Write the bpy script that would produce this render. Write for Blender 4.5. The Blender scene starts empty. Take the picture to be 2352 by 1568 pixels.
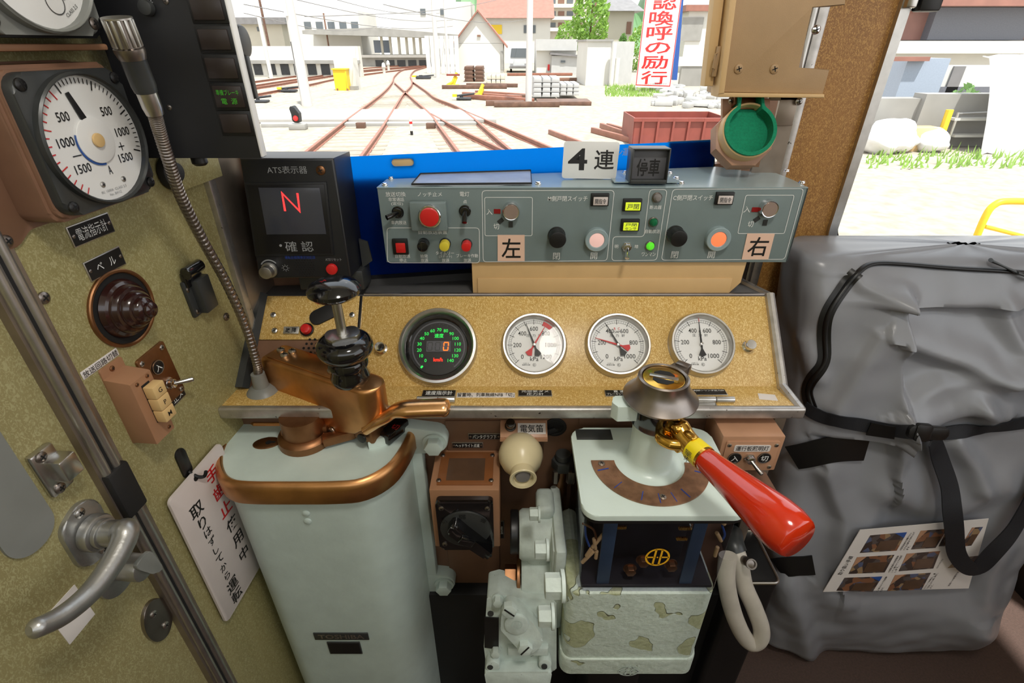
import bpy, bmesh, math, random
from mathutils import Vector, Matrix
from mathutils.bvhtree import BVHTree
random.seed(7)
SC = bpy.context.scene
COL = SC.collection
V = Vector

# ------------------------------------------------------------------ camera
F_PX, CX, CY, EYE = 1170.0, 1176.0, 784.0, 1.4
PITCH = math.atan(1170.0 / 2006.0)
cam = bpy.data.cameras.new('camera')
cam.sensor_width = 36.0
cam.lens = F_PX / 2352.0 * 36.0
cam.clip_start = 0.01
cam.clip_end = 600
cam_o = bpy.data.objects.new('camera', cam)
COL.objects.link(cam_o)
cam_o.location = (0, 0, EYE)
cam_o.rotation_euler = (math.pi / 2 - PITCH, 0, 0)
SC.camera = cam_o

# ------------------------------------------------------------------ sky, sun, exposure
SC.view_settings.view_transform = 'Standard'
SC.view_settings.look = 'None'
SC.view_settings.gamma = 1.0
SC.view_settings.use_curve_mapping = False
SC.view_settings.exposure = 0.88
wd = bpy.data.worlds.new('sky')
SC.world = wd
wd.use_nodes = True
nt = wd.node_tree
bg = nt.nodes['Background']
tc = nt.nodes.new('ShaderNodeTexCoord')
sep = nt.nodes.new('ShaderNodeSeparateXYZ')
rmp = nt.nodes.new('ShaderNodeValToRGB')
nt.links.new(tc.outputs['Generated'], sep.inputs[0])
nt.links.new(sep.outputs['Z'], rmp.inputs[0])
rmp.color_ramp.elements[0].position = 0.0
rmp.color_ramp.elements[0].color = (1.0, 0.985, 0.96, 1)
rmp.color_ramp.elements[1].position = 0.8
rmp.color_ramp.elements[1].color = (0.86, 0.92, 1.0, 1)
nt.links.new(rmp.outputs[0], bg.inputs[0])
bg.inputs[1].default_value = 1.0
sun = bpy.data.lights.new('sun', 'SUN')
sun.energy = 4.5
sun.angle = math.radians(1.5)
sun.color = (1.0, 0.96, 0.9)
sun_o = bpy.data.objects.new('sun', sun)
COL.objects.link(sun_o)
sun_o.rotation_euler = V((-0.18, 0.35, -1.0)).to_track_quat('-Z', 'Y').to_euler()

# ------------------------------------------------------------------ pixel <-> place
cP, sP = math.cos(PITCH), math.sin(PITCH)
EYEV = V((0, 0, EYE))
def ray(u, v):
    a, b = (u - CX) / F_PX, -(v - CY) / F_PX
    return V((a, cP + b * sP, -sP + b * cP))
def W(u, v, X=None, Y=None, Z=None):
    d = ray(u, v)
    t = X / d.x if X is not None else Y / d.y if Y is not None else Z / d.z
    return EYEV + d * t
def FR(o, x, y):
    x = V(x).normalized(); z = x.cross(V(y)).normalized(); y = z.cross(x)
    m = Matrix((x, y, z)).transposed().to_4x4(); m.translation = V(o)
    return m
def T(x, y, z=0): return Matrix.Translation((x, y, z))
def R(a, ax='Z'): return Matrix.Rotation(math.radians(a), 4, ax)
class PL:
    """a flat place (panel, wall): z points to the viewer, p() gives local coordinates"""
    def __init__(s, o, x, y): s.m = FR(o, x, y); s.i = s.m.inverted()
    def p(s, u, v, off=0.0):
        o = s.i @ EYEV; d = s.i.to_3x3() @ ray(u, v)
        q = o + d * ((off - o.z) / d.z)
        return V((q.x, q.y))
    def k(s, u, v):
        a, b, c = s.p(u, v), s.p(u + 1, v), s.p(u, v + 1)
        return (b - a).length, (c - a).length
    def at(s, u, v, off=0.0):
        q = s.p(u, v, off); return s.m @ T(q.x, q.y, off)
    def rect(s, u0, v0, u1, v1):
        um, vm = (u0 + u1) / 2, (v0 + v1) / 2
        w = (s.p(u1, vm) - s.p(u0, vm)).length; h = (s.p(um, v1) - s.p(um, v0)).length
        return s.p(um, vm), w, h

# ------------------------------------------------------------------ materials
def lin(c):
    r = []
    for x in c[:3]:
        x = x / 255.0
        r.append(x / 12.92 if x <= 0.04045 else ((x + 0.055) / 1.055) ** 2.4)
    return tuple(r) + (1.0,)
def scl(c, k): return tuple(min(1, x * k) for x in c[:3]) + (1.0,)
MATS = {}
def base_mat(name):
    m = bpy.data.materials.new(name); m.use_nodes = True
    MATS[name] = m
    n = m.node_tree
    return m, n, n.nodes['Principled BSDF']
def tex(n, kind, scale, vec=None, **kw):
    t = n.nodes.new(kind)
    t.inputs['Scale'].default_value = scale
    for k, v in kw.items(): t.inputs[k].default_value = v
    if vec: n.links.new(vec, t.inputs['Vector'])
    return t
def mixc(n, fac, a, b):
    x = n.nodes.new('ShaderNodeMix'); x.data_type = 'RGBA'
    n.links.new(fac, x.inputs[0])
    for i, c in ((6, a), (7, b)):
        if isinstance(c, tuple): x.inputs[i].default_value = c
        else: n.links.new(c, x.inputs[i])
    return x.outputs[2]
def ramp(n, fac, lo, hi):
    r = n.nodes.new('ShaderNodeMapRange')
    r.inputs['From Min'].default_value = lo; r.inputs['From Max'].default_value = hi
    n.links.new(fac, r.inputs['Value'])
    return r.outputs[0]
def pm(name, rgb, rough=0.5, metal=0.0, var=0.12, vs=25, bump=0.0, bs=250, coat=0.0, chip=None, cs=60, ct=0.66, spec=0.5, rvar=0.0, stretch=None, sheen=0):
    m, n, p = base_mat(name)
    c = lin(rgb)
    co = n.nodes.new('ShaderNodeTexCoord').outputs['Object']
    if stretch:
        mp = n.nodes.new('ShaderNodeMapping'); mp.inputs['Scale'].default_value = stretch
        n.links.new(co, mp.inputs[0]); co = mp.outputs[0]
    nz = tex(n, 'ShaderNodeTexNoise', vs, co, Detail=5.0)
    col = mixc(n, ramp(n, nz.outputs[0], 0.3, 0.7), scl(c, 1 - var), scl(c, 1 + var))
    if chip:
        cz = tex(n, 'ShaderNodeTexNoise', cs, co, Detail=6.0, Roughness=0.6)
        col = mixc(n, ramp(n, cz.outputs[0], ct, ct + 0.02), col, lin(chip))
    n.links.new(col, p.inputs['Base Color'])
    p.inputs['Roughness'].default_value = rough
    if rvar:
        n.links.new(ramp(n, nz.outputs[0], 0.5 - 0.5 * rough / max(rvar, .01), 0.5 + 0.5 * (1 - rough) / max(rvar, .01)), p.inputs['Roughness'])
    p.inputs['Metallic'].default_value = metal
    p.inputs['Specular IOR Level'].default_value = spec
    p.inputs['Coat Weight'].default_value = coat
    p.inputs['Coat Roughness'].default_value = 0.06
    if bump:
        bz = tex(n, 'ShaderNodeTexNoise', bs, co, Detail=4.0)
        b = n.nodes.new('ShaderNodeBump'); b.inputs['Strength'].default_value = bump; b.inputs['Distance'].default_value = 0.002
        n.links.new(bz.outputs[0], b.inputs['Height']); n.links.new(b.outputs[0], p.inputs['Normal'])
    return m
def glow(name, rgb, k):
    m, n, p = base_mat(name)
    c = lin(rgb)
    p.inputs['Base Color'].default_value = c
    p.inputs['Emission Color'].default_value = c; p.inputs['Emission Strength'].default_value = k
    p.inputs['Roughness'].default_value = 0.3
    return m
def veneer(name, base, light, dark, rough=0.4, sc=1.0, streak=7.0):
    """printed laminate: fine light worm lines over broad vertical streaks"""
    m, n, p = base_mat(name)
    co = n.nodes.new('ShaderNodeTexCoord').outputs['Object']
    mp = n.nodes.new('ShaderNodeMapping'); mp.inputs['Scale'].default_value = (1, 0.62, 1)
    n.links.new(co, mp.inputs[0])
    wz = tex(n, 'ShaderNodeTexNoise', 330 * sc, mp.outputs[0], Detail=2.0, Distortion=1.6)
    mp2 = n.nodes.new('ShaderNodeMapping'); mp2.inputs['Scale'].default_value = (1, 0.12, 1)
    n.links.new(co, mp2.inputs[0])
    st = tex(n, 'ShaderNodeTexNoise', streak * 6, mp2.outputs[0], Detail=3.0)
    c = mixc(n, ramp(n, st.outputs[0], 0.3, 0.7), lin(dark), lin(base))
    c = mixc(n, ramp(n, wz.outputs[0], 0.49, 0.60), c, lin(light))
    n.links.new(c, p.inputs['Base Color'])
    p.inputs['Roughness'].default_value = rough
    return m
def glass(name, tint=(1, 1, 1), gl=1.0, rough=0.0, ior=1.45):
    m = bpy.data.materials.new(name); m.use_nodes = True; n = m.node_tree; MATS[name] = m
    n.nodes.remove(n.nodes['Principled BSDF'])
    o = n.nodes['Material Output']
    a = n.nodes.new('ShaderNodeBsdfTransparent'); a.inputs[0].default_value = tint + (1,)
    g = n.nodes.new('ShaderNodeBsdfGlossy'); g.inputs['Roughness'].default_value = rough
    f = n.nodes.new('ShaderNodeFresnel'); f.inputs[0].default_value = ior
    mu = n.nodes.new('ShaderNodeMath'); mu.operation = 'MULTIPLY'; mu.inputs[1].default_value = gl
    x = n.nodes.new('ShaderNodeMixShader')
    ge = n.nodes.new('ShaderNodeNewGeometry'); iv = n.nodes.new('ShaderNodeMath'); iv.operation = 'SUBTRACT'; iv.inputs[0].default_value = 1
    m2 = n.nodes.new('ShaderNodeMath'); m2.operation = 'MULTIPLY'
    n.links.new(ge.outputs['Backfacing'], iv.inputs[1]); n.links.new(f.outputs[0], mu.inputs[0]); n.links.new(mu.outputs[0], m2.inputs[0]); n.links.new(iv.outputs[0], m2.inputs[1]); n.links.new(m2.outputs[0], x.inputs[0])
    n.links.new(a.outputs[0], x.inputs[1]); n.links.new(g.outputs[0], x.inputs[2]); n.links.new(x.outputs[0], o.inputs[0])
    return m
def M(n): return MATS[n]

veneer('panel_veneer', (200, 162, 88), (226, 198, 134), (188, 148, 74), 0.35, 1.3)
veneer('wall_veneer', (150, 141, 94), (166, 159, 116), (138, 130, 84), 0.42, 1.1, 4)
veneer('door_veneer', (150, 142, 98), (166, 160, 118), (142, 132, 90), 0.42, 1.0, 4)
veneer('pillar_veneer', (154, 108, 54), (184, 140, 76), (134, 92, 46), 0.45, 1.1, 6)
veneer('desk_side_veneer', (150, 104, 52), (176, 128, 70), (128, 86, 44), 0.45, 1.0, 5)
pm('brown_paint', (158, 116, 86), 0.42, var=0.06, chip=(92, 56, 34), cs=45, ct=0.70)
pm('brown_dark_and_shaded', (122, 90, 70), 0.45, var=0.12, chip=(70, 46, 34), cs=30, ct=0.69)
pm('pink_tan', (182, 138, 108), 0.35, var=0.06, chip=(96, 56, 42), cs=55, ct=0.68)
pm('tan_cover', (166, 136, 98), 0.5, var=0.05, bump=0.15, bs=900)
pm('cream_board', (206, 172, 122), 0.5, var=0.04)
pm('mint', (195, 210, 203), 0.32, var=0.05, bump=0.12, bs=120, chip=(70, 72, 66), cs=70, ct=0.735)
pm('mint_plate', (213, 228, 221), 0.3, var=0.04, vs=12, bump=0.15, bs=90, chip=(74, 108, 100), cs=34, ct=0.715)
pm('mint_body', (189, 204, 198), 0.4, var=0.05, bump=0.25, bs=60)
pm('mint_dirty', (192, 204, 198), 0.5, var=0.14, vs=40, bump=0.35, bs=110, chip=(70, 70, 62), cs=90, ct=0.70)
pm('bronze', (206, 152, 100), 0.36, 1.0, var=0.2, vs=20, rvar=0.0)
pm('bronze_dark', (150, 108, 76), 0.42, 1.0, var=0.2, vs=40)
pm('bronze_bright', (236, 184, 132), 0.24, 1.0, var=0.1)
pm('copper_plate', (150, 112, 86), 0.42, 0.7, var=0.35, vs=60, bump=0.2, bs=700)
pm('brass', (222, 176, 84), 0.16, 1.0, var=0.1, vs=40)
pm('steel', (196, 194, 190), 0.28, 1.0, var=0.1)
pm('steel_dark', (146, 138, 132), 0.34, 1.0, var=0.15)
pm('chrome', (225, 225, 228), 0.12, 1.0, var=0.03)
pm('alu', (196, 194, 190), 0.36, 1.0, var=0.08, vs=60)
pm('alu_worn', (190, 186, 182), 0.4, 0.85, var=0.15, vs=60, chip=(70, 62, 56), cs=110, ct=0.66)
pm('alu_brown', (148, 136, 124), 0.42, 0.8, var=0.15)
pm('handle_alu', (176, 176, 174), 0.38, 0.9, var=0.1, vs=60, bump=0.1, bs=300)
pm('grey_box', (62, 64, 64), 0.36, 0.3, var=0.06)
pm('black_gloss', (16, 16, 18), 0.12, var=0.05, coat=0.6)
pm('black', (20, 20, 21), 0.4, var=0.1)
pm('black_matt', (14, 14, 15), 0.7, var=0.1)
pm('ats_black', (30, 31, 34), 0.38, var=0.05)
pm('tims_black', (24, 25, 28), 0.42, var=0.08)
pm('tims_key', (44, 36, 33), 0.35, var=0.1)
pm('screen', (66, 68, 76), 0.16, var=0.03)
pm('screen_dark', (24, 24, 27), 0.3, var=0.03)
pm('rubber', (26, 25, 25), 0.65, var=0.15)
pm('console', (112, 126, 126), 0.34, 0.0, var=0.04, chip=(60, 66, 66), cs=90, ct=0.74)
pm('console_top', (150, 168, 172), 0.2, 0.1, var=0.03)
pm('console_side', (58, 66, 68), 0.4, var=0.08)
pm('white_paint', (232, 232, 230), 0.4, var=0.02)
pm('white_ink', (226, 228, 226), 0.5, var=0.0)
pm('black_ink', (18, 17, 17), 0.5, var=0.0)
pm('grey_ink', (150, 152, 154), 0.5, var=0.0)
pm('dark_ink', (70, 70, 70), 0.5, var=0.0)
pm('red_ink', (196, 30, 34), 0.5, var=0.0)
pm('blue_ink', (36, 66, 150), 0.5, var=0.0)
pm('red_button', (206, 34, 34), 0.3, var=0.03, coat=0.3)
pm('yellow_button', (214, 196, 60), 0.35, var=0.03)
pm('red_mark', (140, 20, 24), 0.4, var=0.05)
pm('lens_grey', (130, 126, 124), 0.2, var=0.05)
pm('lens_green', (20, 104, 66), 0.15, var=0.05)
pm('pink_card', (226, 190, 168), 0.45, var=0.02)
pm('cream_plastic', (222, 208, 168), 0.3, var=0.03)
pm('key_cream', (214, 180, 124), 0.4, var=0.04)
pm('dial_white', (226, 226, 224), 0.5, var=0.01)
pm('dial_black', (16, 16, 18), 0.4, var=0.02)
pm('dial_grey', (80, 80, 87), 0.4, var=0.02)
pm('bell', (42, 20, 18), 0.2, var=0.15, coat=0.5)
pm('grey_plastic', (126, 128, 124), 0.4, var=0.05)
pm('green_felt', (8, 128, 92), 0.95, var=0.15, vs=300, bump=0.5, bs=900)
pm('red_lacquer', (204, 46, 14), 0.16, var=0.05, coat=0.8, bump=0.06, bs=60)
pm('yellow_tape', (246, 222, 30), 0.4, var=0.03)
pm('amber_plate', (128, 80, 46), 0.25, var=0.1)
pm('amber_dark', (88, 66, 50), 0.25, var=0.15)
pm('sign_white', (206, 196, 192), 0.45, var=0.03)
pm('paper', (222, 216, 212), 0.5, var=0.02)
pm('bag', (138, 140, 146), 0.3, var=0.04, vs=15, bump=0.08, bs=40)
pm('strap', (22, 24, 30), 0.55, var=0.15, vs=300, bump=0.4, bs=1200)
pm('key_face', (172, 152, 142), 0.35, 0.5, var=0.03)
pm('zip', (12, 12, 14), 0.4, var=0.1)
pm('floor_rubber', (76, 58, 50), 0.65, var=0.2, vs=200, bump=0.5, bs=700)
pm('hose', (196, 190, 178), 0.45, 0.1, var=0.1)
pm('case_frame_blue', (62, 86, 112), 0.4, 0.2, var=0.1)
pm('case_inside', (24, 24, 30), 0.4, var=0.3)
pm('wire_blue', (40, 80, 150), 0.4)
pm('logo_yellow', (236, 176, 30), 0.4, var=0.0)
pm('dark_void', (12, 10, 9), 0.8)
pm('knee_board', (114, 84, 64), 0.5, var=0.18, vs=8, chip=(74, 48, 36), cs=25, ct=0.70)
pm('desk_top_grey', (86, 86, 86), 0.5, var=0.12)
pm('ceiling_paint', (226, 222, 210), 0.6, var=0.02)
glow('led_red', (255, 52, 52), 1.0)
glow('led_green', (40, 220, 84), 0.55)
glow('led_green_dim', (60, 150, 40), 0.12)
glow('led_orange', (255, 100, 26), 1.1)
glow('led_digit_red', (240, 40, 20), 1.0)
glow('lit_yellow', (190, 206, 44), 0.42)
glow('lit_pink', (232, 190, 182), 0.2)
glow('lit_orange', (255, 120, 76), 0.42)
glow('lit_green', (84, 206, 44), 0.35)
glow('red_glow', (200, 20, 16), 0.35)
glass('window_glass', (0.97, 0.98, 0.98), 0.5)
glass('gauge_glass', (1, 1, 1), 0.22)
pm('card_grey', (176, 180, 186), 0.25)
pm('smoke_grey', (88, 88, 92), 0.4)
glass('smoke_plastic', (0.7, 0.7, 0.76), 1.0, 0.02)

# ------------------------------------------------------------------ shapes
def translucent(name, rgb, k=0.5, rgb2=None):
    m = bpy.data.materials.new(name); m.use_nodes = True; n = m.node_tree; MATS[name] = m
    p = n.nodes['Principled BSDF']; o = n.nodes['Material Output']
    p.inputs['Base Color'].default_value = lin(rgb); p.inputs['Roughness'].default_value = 0.35
    t = n.nodes.new('ShaderNodeBsdfTranslucent'); t.inputs[0].default_value = lin(rgb2 or rgb)
    x = n.nodes.new('ShaderNodeMixShader'); x.inputs[0].default_value = k
    n.links.new(p.outputs[0], x.inputs[1]); n.links.new(t.outputs[0], x.inputs[2]); n.links.new(x.outputs[0], o.inputs[0])
translucent('blue_sheet', (2, 44, 130), 0.82, (36, 190, 255))
translucent('leaf', (140, 176, 84), 0.5)
translucent('leaf_dark', (110, 150, 80), 0.5)

_tcache = {}
def text_mesh(s, bold):
    if (s, bold) in _tcache: return _tcache[(s, bold)]
    c = bpy.data.curves.new('t', 'FONT'); c.body = s; c.size = 1; c.resolution_u = 2
    c.align_x = 'CENTER'; c.space_line = 1.0; c.offset = bold
    o = bpy.data.objects.new('t', c); COL.objects.link(o)
    dg = bpy.context.evaluated_depsgraph_get()
    me = bpy.data.meshes.new_from_object(o.evaluated_get(dg))
    bpy.data.objects.remove(o)
    xs = [v.co.x for v in me.vertices]; ys = [v.co.y for v in me.vertices]
    _tcache[(s, bold)] = (me, min(xs), max(xs), min(ys), max(ys))
    return _tcache[(s, bold)]

def rrect(w, h, r, n=5, cx=0, cy=0):
    pts = []
    for (sx, sy, a0) in ((1, 1, 0), (-1, 1, 90), (-1, -1, 180), (1, -1, 270)):
        for i in range(n + 1):
            a = math.radians(a0 + 90 * i / n)
            pts.append((cx + sx * (w / 2 - r) + r * math.cos(a), cy + sy * (h / 2 - r) + r * math.sin(a)))
    return pts
def circ(r, n=32, cx=0, cy=0): return [(cx + r * math.cos(2 * math.pi * i / n), cy + r * math.sin(2 * math.pi * i / n)) for i in range(n)]
def fillet(pts, r, n=4):
    out = []; k = len(pts)
    for i in range(k):
        a, b, c = V(pts[i - 1]), V(pts[i]), V(pts[(i + 1) % k])
        ri = r[i] if isinstance(r, (list, tuple)) else r
        if ri <= 0: out.append(tuple(b)); continue
        p, q = (a - b).normalized(), (c - b).normalized()
        ang = p.angle(q); t = min(ri / max(math.tan(ang / 2), 1e-3), (a - b).length * .49, (c - b).length * .49)
        p0, p1 = b + p * t, b + q * t
        for j in range(n + 1):
            s = j / n
            out.append(tuple(p0 * (1 - s) ** 2 + b * 2 * s * (1 - s) + p1 * s * s))
    return out
def cr(pts, n=8, closed=False):
    """smooth path through points"""
    pts = [V(p) for p in pts]; out = []; k = len(pts)
    rng = range(k if closed else k - 1)
    for i in rng:
        if closed: a, b, c, d = pts[i - 1], pts[i], pts[(i + 1) % k], pts[(i + 2) % k]
        else: a, b, c, d = pts[max(i - 1, 0)], pts[i], pts[i + 1], pts[min(i + 2, k - 1)]
        for j in range(n):
            t = j / n
            out.append(0.5 * ((2 * b) + (c - a) * t + (2 * a - 5 * b + 4 * c - d) * t * t + (3 * b - 3 * c + d - a) * t ** 3))
    if not closed: out.append(pts[-1])
    return out

class B:
    def __init__(s): s.bm = bmesh.new(); s.flat = False
    def merge(s, t, M=None):
        if M is not None: t.transform(M)
        me = bpy.data.meshes.new('tmp'); t.to_mesh(me); t.free(); s.bm.from_mesh(me); bpy.data.meshes.remove(me)
        return s
    def box(s, c, d, bev=0, seg=2, M=None):
        t = bmesh.new(); bmesh.ops.create_cube(t, size=1)
        bmesh.ops.scale(t, vec=d, verts=t.verts); bmesh.ops.translate(t, vec=c, verts=t.verts)
        if bev: bmesh.ops.bevel(t, geom=t.edges[:], offset=min(bev, min(d) * .45), segments=seg, affect='EDGES', profile=.5)
        return s.merge(t, M)
    def prism(s, pts, z0, z1, bev=0, seg=2, M=None, scale1=1.0, both=False):
        t = bmesh.new(); k = len(pts)
        ar = sum(pts[i - 1][0] * pts[i][1] - pts[i][0] * pts[i - 1][1] for i in range(k))
        if ar < 0: pts = pts[::-1]
        cx = sum(p[0] for p in pts) / k; cy = sum(p[1] for p in pts) / k
        lo = [t.verts.new((p[0], p[1], z0)) for p in pts]
        hi = [t.verts.new((cx + (p[0] - cx) * scale1, cy + (p[1] - cy) * scale1, z1)) for p in pts]
        t.faces.new(lo[::-1]); top = t.faces.new(hi)
        for i in range(k): t.faces.new((lo[i], lo[(i + 1) % k], hi[(i + 1) % k], hi[i]))
        if bev:
            es = list(top.edges)
            if both: es += [e for e in t.edges if all(abs(v.co.z - z0) < 1e-9 for v in e.verts)]
            bmesh.ops.bevel(t, geom=es, offset=bev, segments=seg, affect='EDGES', profile=.5, clamp_overlap=True)
        return s.merge(t, M)
    def lathe(s, prof, seg=36, M=None, cap=True):
        t = bmesh.new(); rings = []
        for r, z in prof:
            if r < 1e-6: rings.append([t.verts.new((0, 0, z))])
            else: rings.append([t.verts.new((r * math.cos(2 * math.pi * i / seg), r * math.sin(2 * math.pi * i / seg), z)) for i in range(seg)])
        for a, b in zip(rings, rings[1:]):
            for i in range(seg):
                j = (i + 1) % seg
                if len(a) == 1 and len(b) == 1: continue
                if len(a) == 1: t.faces.new((a[0], b[j], b[i]))
                elif len(b) == 1: t.faces.new((a[i], a[j], b[0]))
                else: t.faces.new((a[i], a[j], b[j], b[i]))
        if cap:
            if len(rings[0]) > 1: t.faces.new(rings[0][::-1])
            if len(rings[-1]) > 1: t.faces.new(rings[-1])
        bmesh.ops.recalc_face_normals(t, faces=t.faces)
        return s.merge(t, M)
    def cyl(s, c, r, h, seg=28, bev=0, M=None, r1=None):
        """upright in z, from c.z to c.z+h"""
        r1 = r if r1 is None else r1
        b = min(bev, r * .4, h * .4) if bev else 0
        pr = [(r, 0), (r1, h)] if not b else [(r - b, 0), (r, b), (r1, h - b), (r1 - b * .35, h - b * .25), (r1 - b, h)]
        m = Matrix.Translation(c)
        return s.lathe([(0, pr[0][1])] + pr + [(0, pr[-1][1])], seg, m if M is None else M @ m)
    def ring(s, ro, ri, z0, z1, seg=40, M=None, bev=0):
        b = bev
        pr = [(ri, z0), (ro, z0), (ro, z1 - b), (ro - b, z1), (ri + b, z1), (ri, z1 - b), (ri, z0)] if b else [(ri, z0), (ro, z0), (ro, z1), (ri, z1), (ri, z0)]
        return s.lathe(pr, seg, M, cap=False)
    def arc(s, ro, ri, a0, a1, z, n=24, z0=None, M=None, cx=0, cy=0):
        pts = [(cx + ro * math.cos(math.radians(a0 + (a1 - a0) * i / n)), cy + ro * math.sin(math.radians(a0 + (a1 - a0) * i / n))) for i in range(n + 1)]
        pts += [(cx + ri * math.cos(math.radians(a1 + (a0 - a1) * i / n)), cy + ri * math.sin(math.radians(a1 + (a0 - a1) * i / n))) for i in range(n + 1)]
        t = bmesh.new(); k = n + 1
        if z0 is None:
            vs = [t.verts.new((p[0], p[1], z)) for p in pts]
            for i in range(n): t.faces.new((vs[i], vs[i + 1], vs[2 * k - 2 - i], vs[2 * k - 1 - i]))
            bmesh.ops.recalc_face_normals(t, faces=t.faces)
            return s.merge(t, M)
        t.free(); return s.prism(pts, z0, z, M=M)
    def tube(s, pts, r, seg=10, M=None, cap=True, closed=False, flat=1.0):
        pts = [V(p) for p in pts]; k = len(pts); t = bmesh.new(); rings = []; up = None
        for i in range(k):
            if closed: d = pts[(i + 1) % k] - pts[i - 1]
            else: d = pts[min(i + 1, k - 1)] - pts[max(i - 1, 0)]
            d.normalize()
            if up is None:
                up = V((0, 0, 1)) if abs(d.z) < .9 else V((0, 1, 0))
            x = up.cross(d).normalized(); up = d.cross(x)
            ri = r[i] if isinstance(r, (list, tuple)) else r
            rings.append([t.verts.new(pts[i] + (x * math.cos(2 * math.pi * j / seg) + up * math.sin(2 * math.pi * j / seg) * flat) * ri) for j in range(seg)])
        prs = list(zip(rings, rings[1:])) + ([(rings[-1], rings[0])] if closed else [])
        for a, b in prs:
            for j in range(seg): t.faces.new((a[j], a[(j + 1) % seg], b[(j + 1) % seg], b[j]))
        if cap and not closed: t.faces.new(rings[0][::-1]); t.faces.new(rings[-1])
        bmesh.ops.recalc_face_normals(t, faces=t.faces)
        return s.merge(t, M)
    def sheet(s, rows, th=0.0, M=None, nrm=None):
        """grid of points; with th it gets a back side th behind its front"""
        t = bmesh.new(); rows = [[V(p) for p in r] for r in rows]; a = len(rows); b = len(rows[0])
        fr = [[t.verts.new(p) for p in r] for r in rows]
        for i in range(a - 1):
            for j in range(b - 1): t.faces.new((fr[i][j], fr[i][j + 1], fr[i + 1][j + 1], fr[i + 1][j]))
        t.normal_update()
        if th:
            bk = [[t.verts.new(fr[i][j].co - (nrm if nrm is not None else fr[i][j].normal) * th) for j in range(b)] for i in range(a)]
            for i in range(a - 1):
                for j in range(b - 1): t.faces.new((bk[i][j], bk[i + 1][j], bk[i + 1][j + 1], bk[i][j + 1]))
            ed = [(0, j) for j in range(b)] + [(i, b - 1) for i in range(1, a)] + [(a - 1, j) for j in range(b - 2, -1, -1)] + [(i, 0) for i in range(a - 2, 0, -1)]
            for q in range(len(ed)):
                (i, j), (k, l) = ed[q], ed[(q + 1) % len(ed)]
                t.faces.new((fr[i][j], bk[i][j], bk[k][l], fr[k][l]))
            bmesh.ops.recalc_face_normals(t, faces=t.faces)
        return s.merge(t, M)
    def text(s, st, cx, cy, w=None, h=None, z=0.0, bold=0.0, rot=0, M=None, slant=0):
        me, x0, x1, y0, y1 = text_mesh(st, bold)
        sx = w / (x1 - x0) if w else None; sy = h / (y1 - y0) if h else None
        sx = sx or sy; sy = sy or sx
        t = bmesh.new(); t.from_mesh(me)
        m = T(cx, cy, z) @ R(rot) @ Matrix.Diagonal((sx, sy, 1, 1)) @ T(-(x0 + x1) / 2, -(y0 + y1) / 2)
        t.transform(m)
        return s.merge(t, M)
    def line(s, pts, w, z=0.0, M=None, closed=False):
        pts = [V(p) for p in pts]; k = len(pts); t = bmesh.new(); L = []
        for i in range(k):
            a = pts[i - 1] if (i or closed) else None; c = pts[(i + 1) % k] if (i < k - 1 or closed) else None
            d = ((c - pts[i]).normalized() if c is not None else V((0, 0))) + ((pts[i] - a).normalized() if a is not None else V((0, 0)))
            d.normalize(); n = V((-d.y, d.x)); e = d if a is None else d
            f = (c - pts[i]).normalized() if c is not None else (pts[i] - a).normalized()
            kk = 1 / max(abs(n.dot(V((-f.y, f.x)))), .5)
            L.append((t.verts.new((pts[i] + n * w / 2 * kk).to_3d() + V((0, 0, z))), t.verts.new((pts[i] - n * w / 2 * kk).to_3d() + V((0, 0, z)))))
        for i in range(k if closed else k - 1):
            a, b = L[i], L[(i + 1) % k]; t.faces.new((a[1], b[1], b[0], a[0]))
        return s.merge(t, M)
    def screw(s, x, y, r, z=0.0, M=None, h=None):
        m = T(x, y, z); m = m if M is None else M @ m
        h = h or r * .5
        s.lathe([(0, 0), (r, 0), (r * .95, h * .5), (r * .6, h * .92), (r * .2, h)], 14, m)
        return s

def obj(name, b, mat, parent=None, m=None, smooth=35):
    me = bpy.data.meshes.new(name); b.bm.to_mesh(me); b.bm.free()
    if smooth and len(me.polygons):
        me.shade_smooth(); me.set_sharp_from_angle(angle=math.radians(smooth))
    for x in (mat if isinstance(mat, list) else [mat]): me.materials.append(MATS[x] if isinstance(x, str) else x)
    o = bpy.data.objects.new(name, me); COL.objects.link(o)
    if parent is not None: o.parent = parent
    if m is not None: o.matrix_local = m
    return o
def tag(o, label=None, cat=None, group=None, kind=None):
    if label: o['label'] = label
    if cat: o['category'] = cat
    if group: o['group'] = group
    if kind: o['kind'] = kind
    return o
def thing(name, label, cat, m=None, group=None, kind=None):
    o = bpy.data.objects.new(name, None); COL.objects.link(o); o.empty_display_size = .02
    if m is not None: o.matrix_world = m
    return tag(o, label, cat, group, kind)
def clone(o, parent=None, label=None):
    c = o.copy(); COL.objects.link(c)
    if parent is not None: c.parent = parent
    for ch in [x for x in KIDS(o)]: clone(ch, c)
    if label: c['label'] = label
    return c
def KIDS(o): return [x for x in COL.objects if x.parent == o]
def cross(b, x, y, r, z, M=None, rot=20):
    """the cross slot of a screw head"""
    for a in (rot, rot + 90): b.box((0, 0, 0), (r * 1.1, r * .22, r * .12), M=(M or Matrix()) @ T(x, y, z) @ R(a))
def screws(pts, r, parent, mat='steel_dark', z=0.0, m=None, name='screw'):
    for (x, y) in pts:
        b = B(); b.screw(0, 0, r); o = obj(name, b, mat, parent, (m or Matrix()) @ T(x, y, z))
        c = B(); cross(c, 0, 0, r, r * .47); obj('slot', c, 'black_matt', o)
def bolt(name, m, r, h, mat, parent):
    b = B(); b.cyl((0, 0, 0), r * 1.25, h * .18, 24).prism(circ(r, 6), h * .18, h, bev=r * .15)
    return obj(name, b, mat, parent, m)

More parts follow.
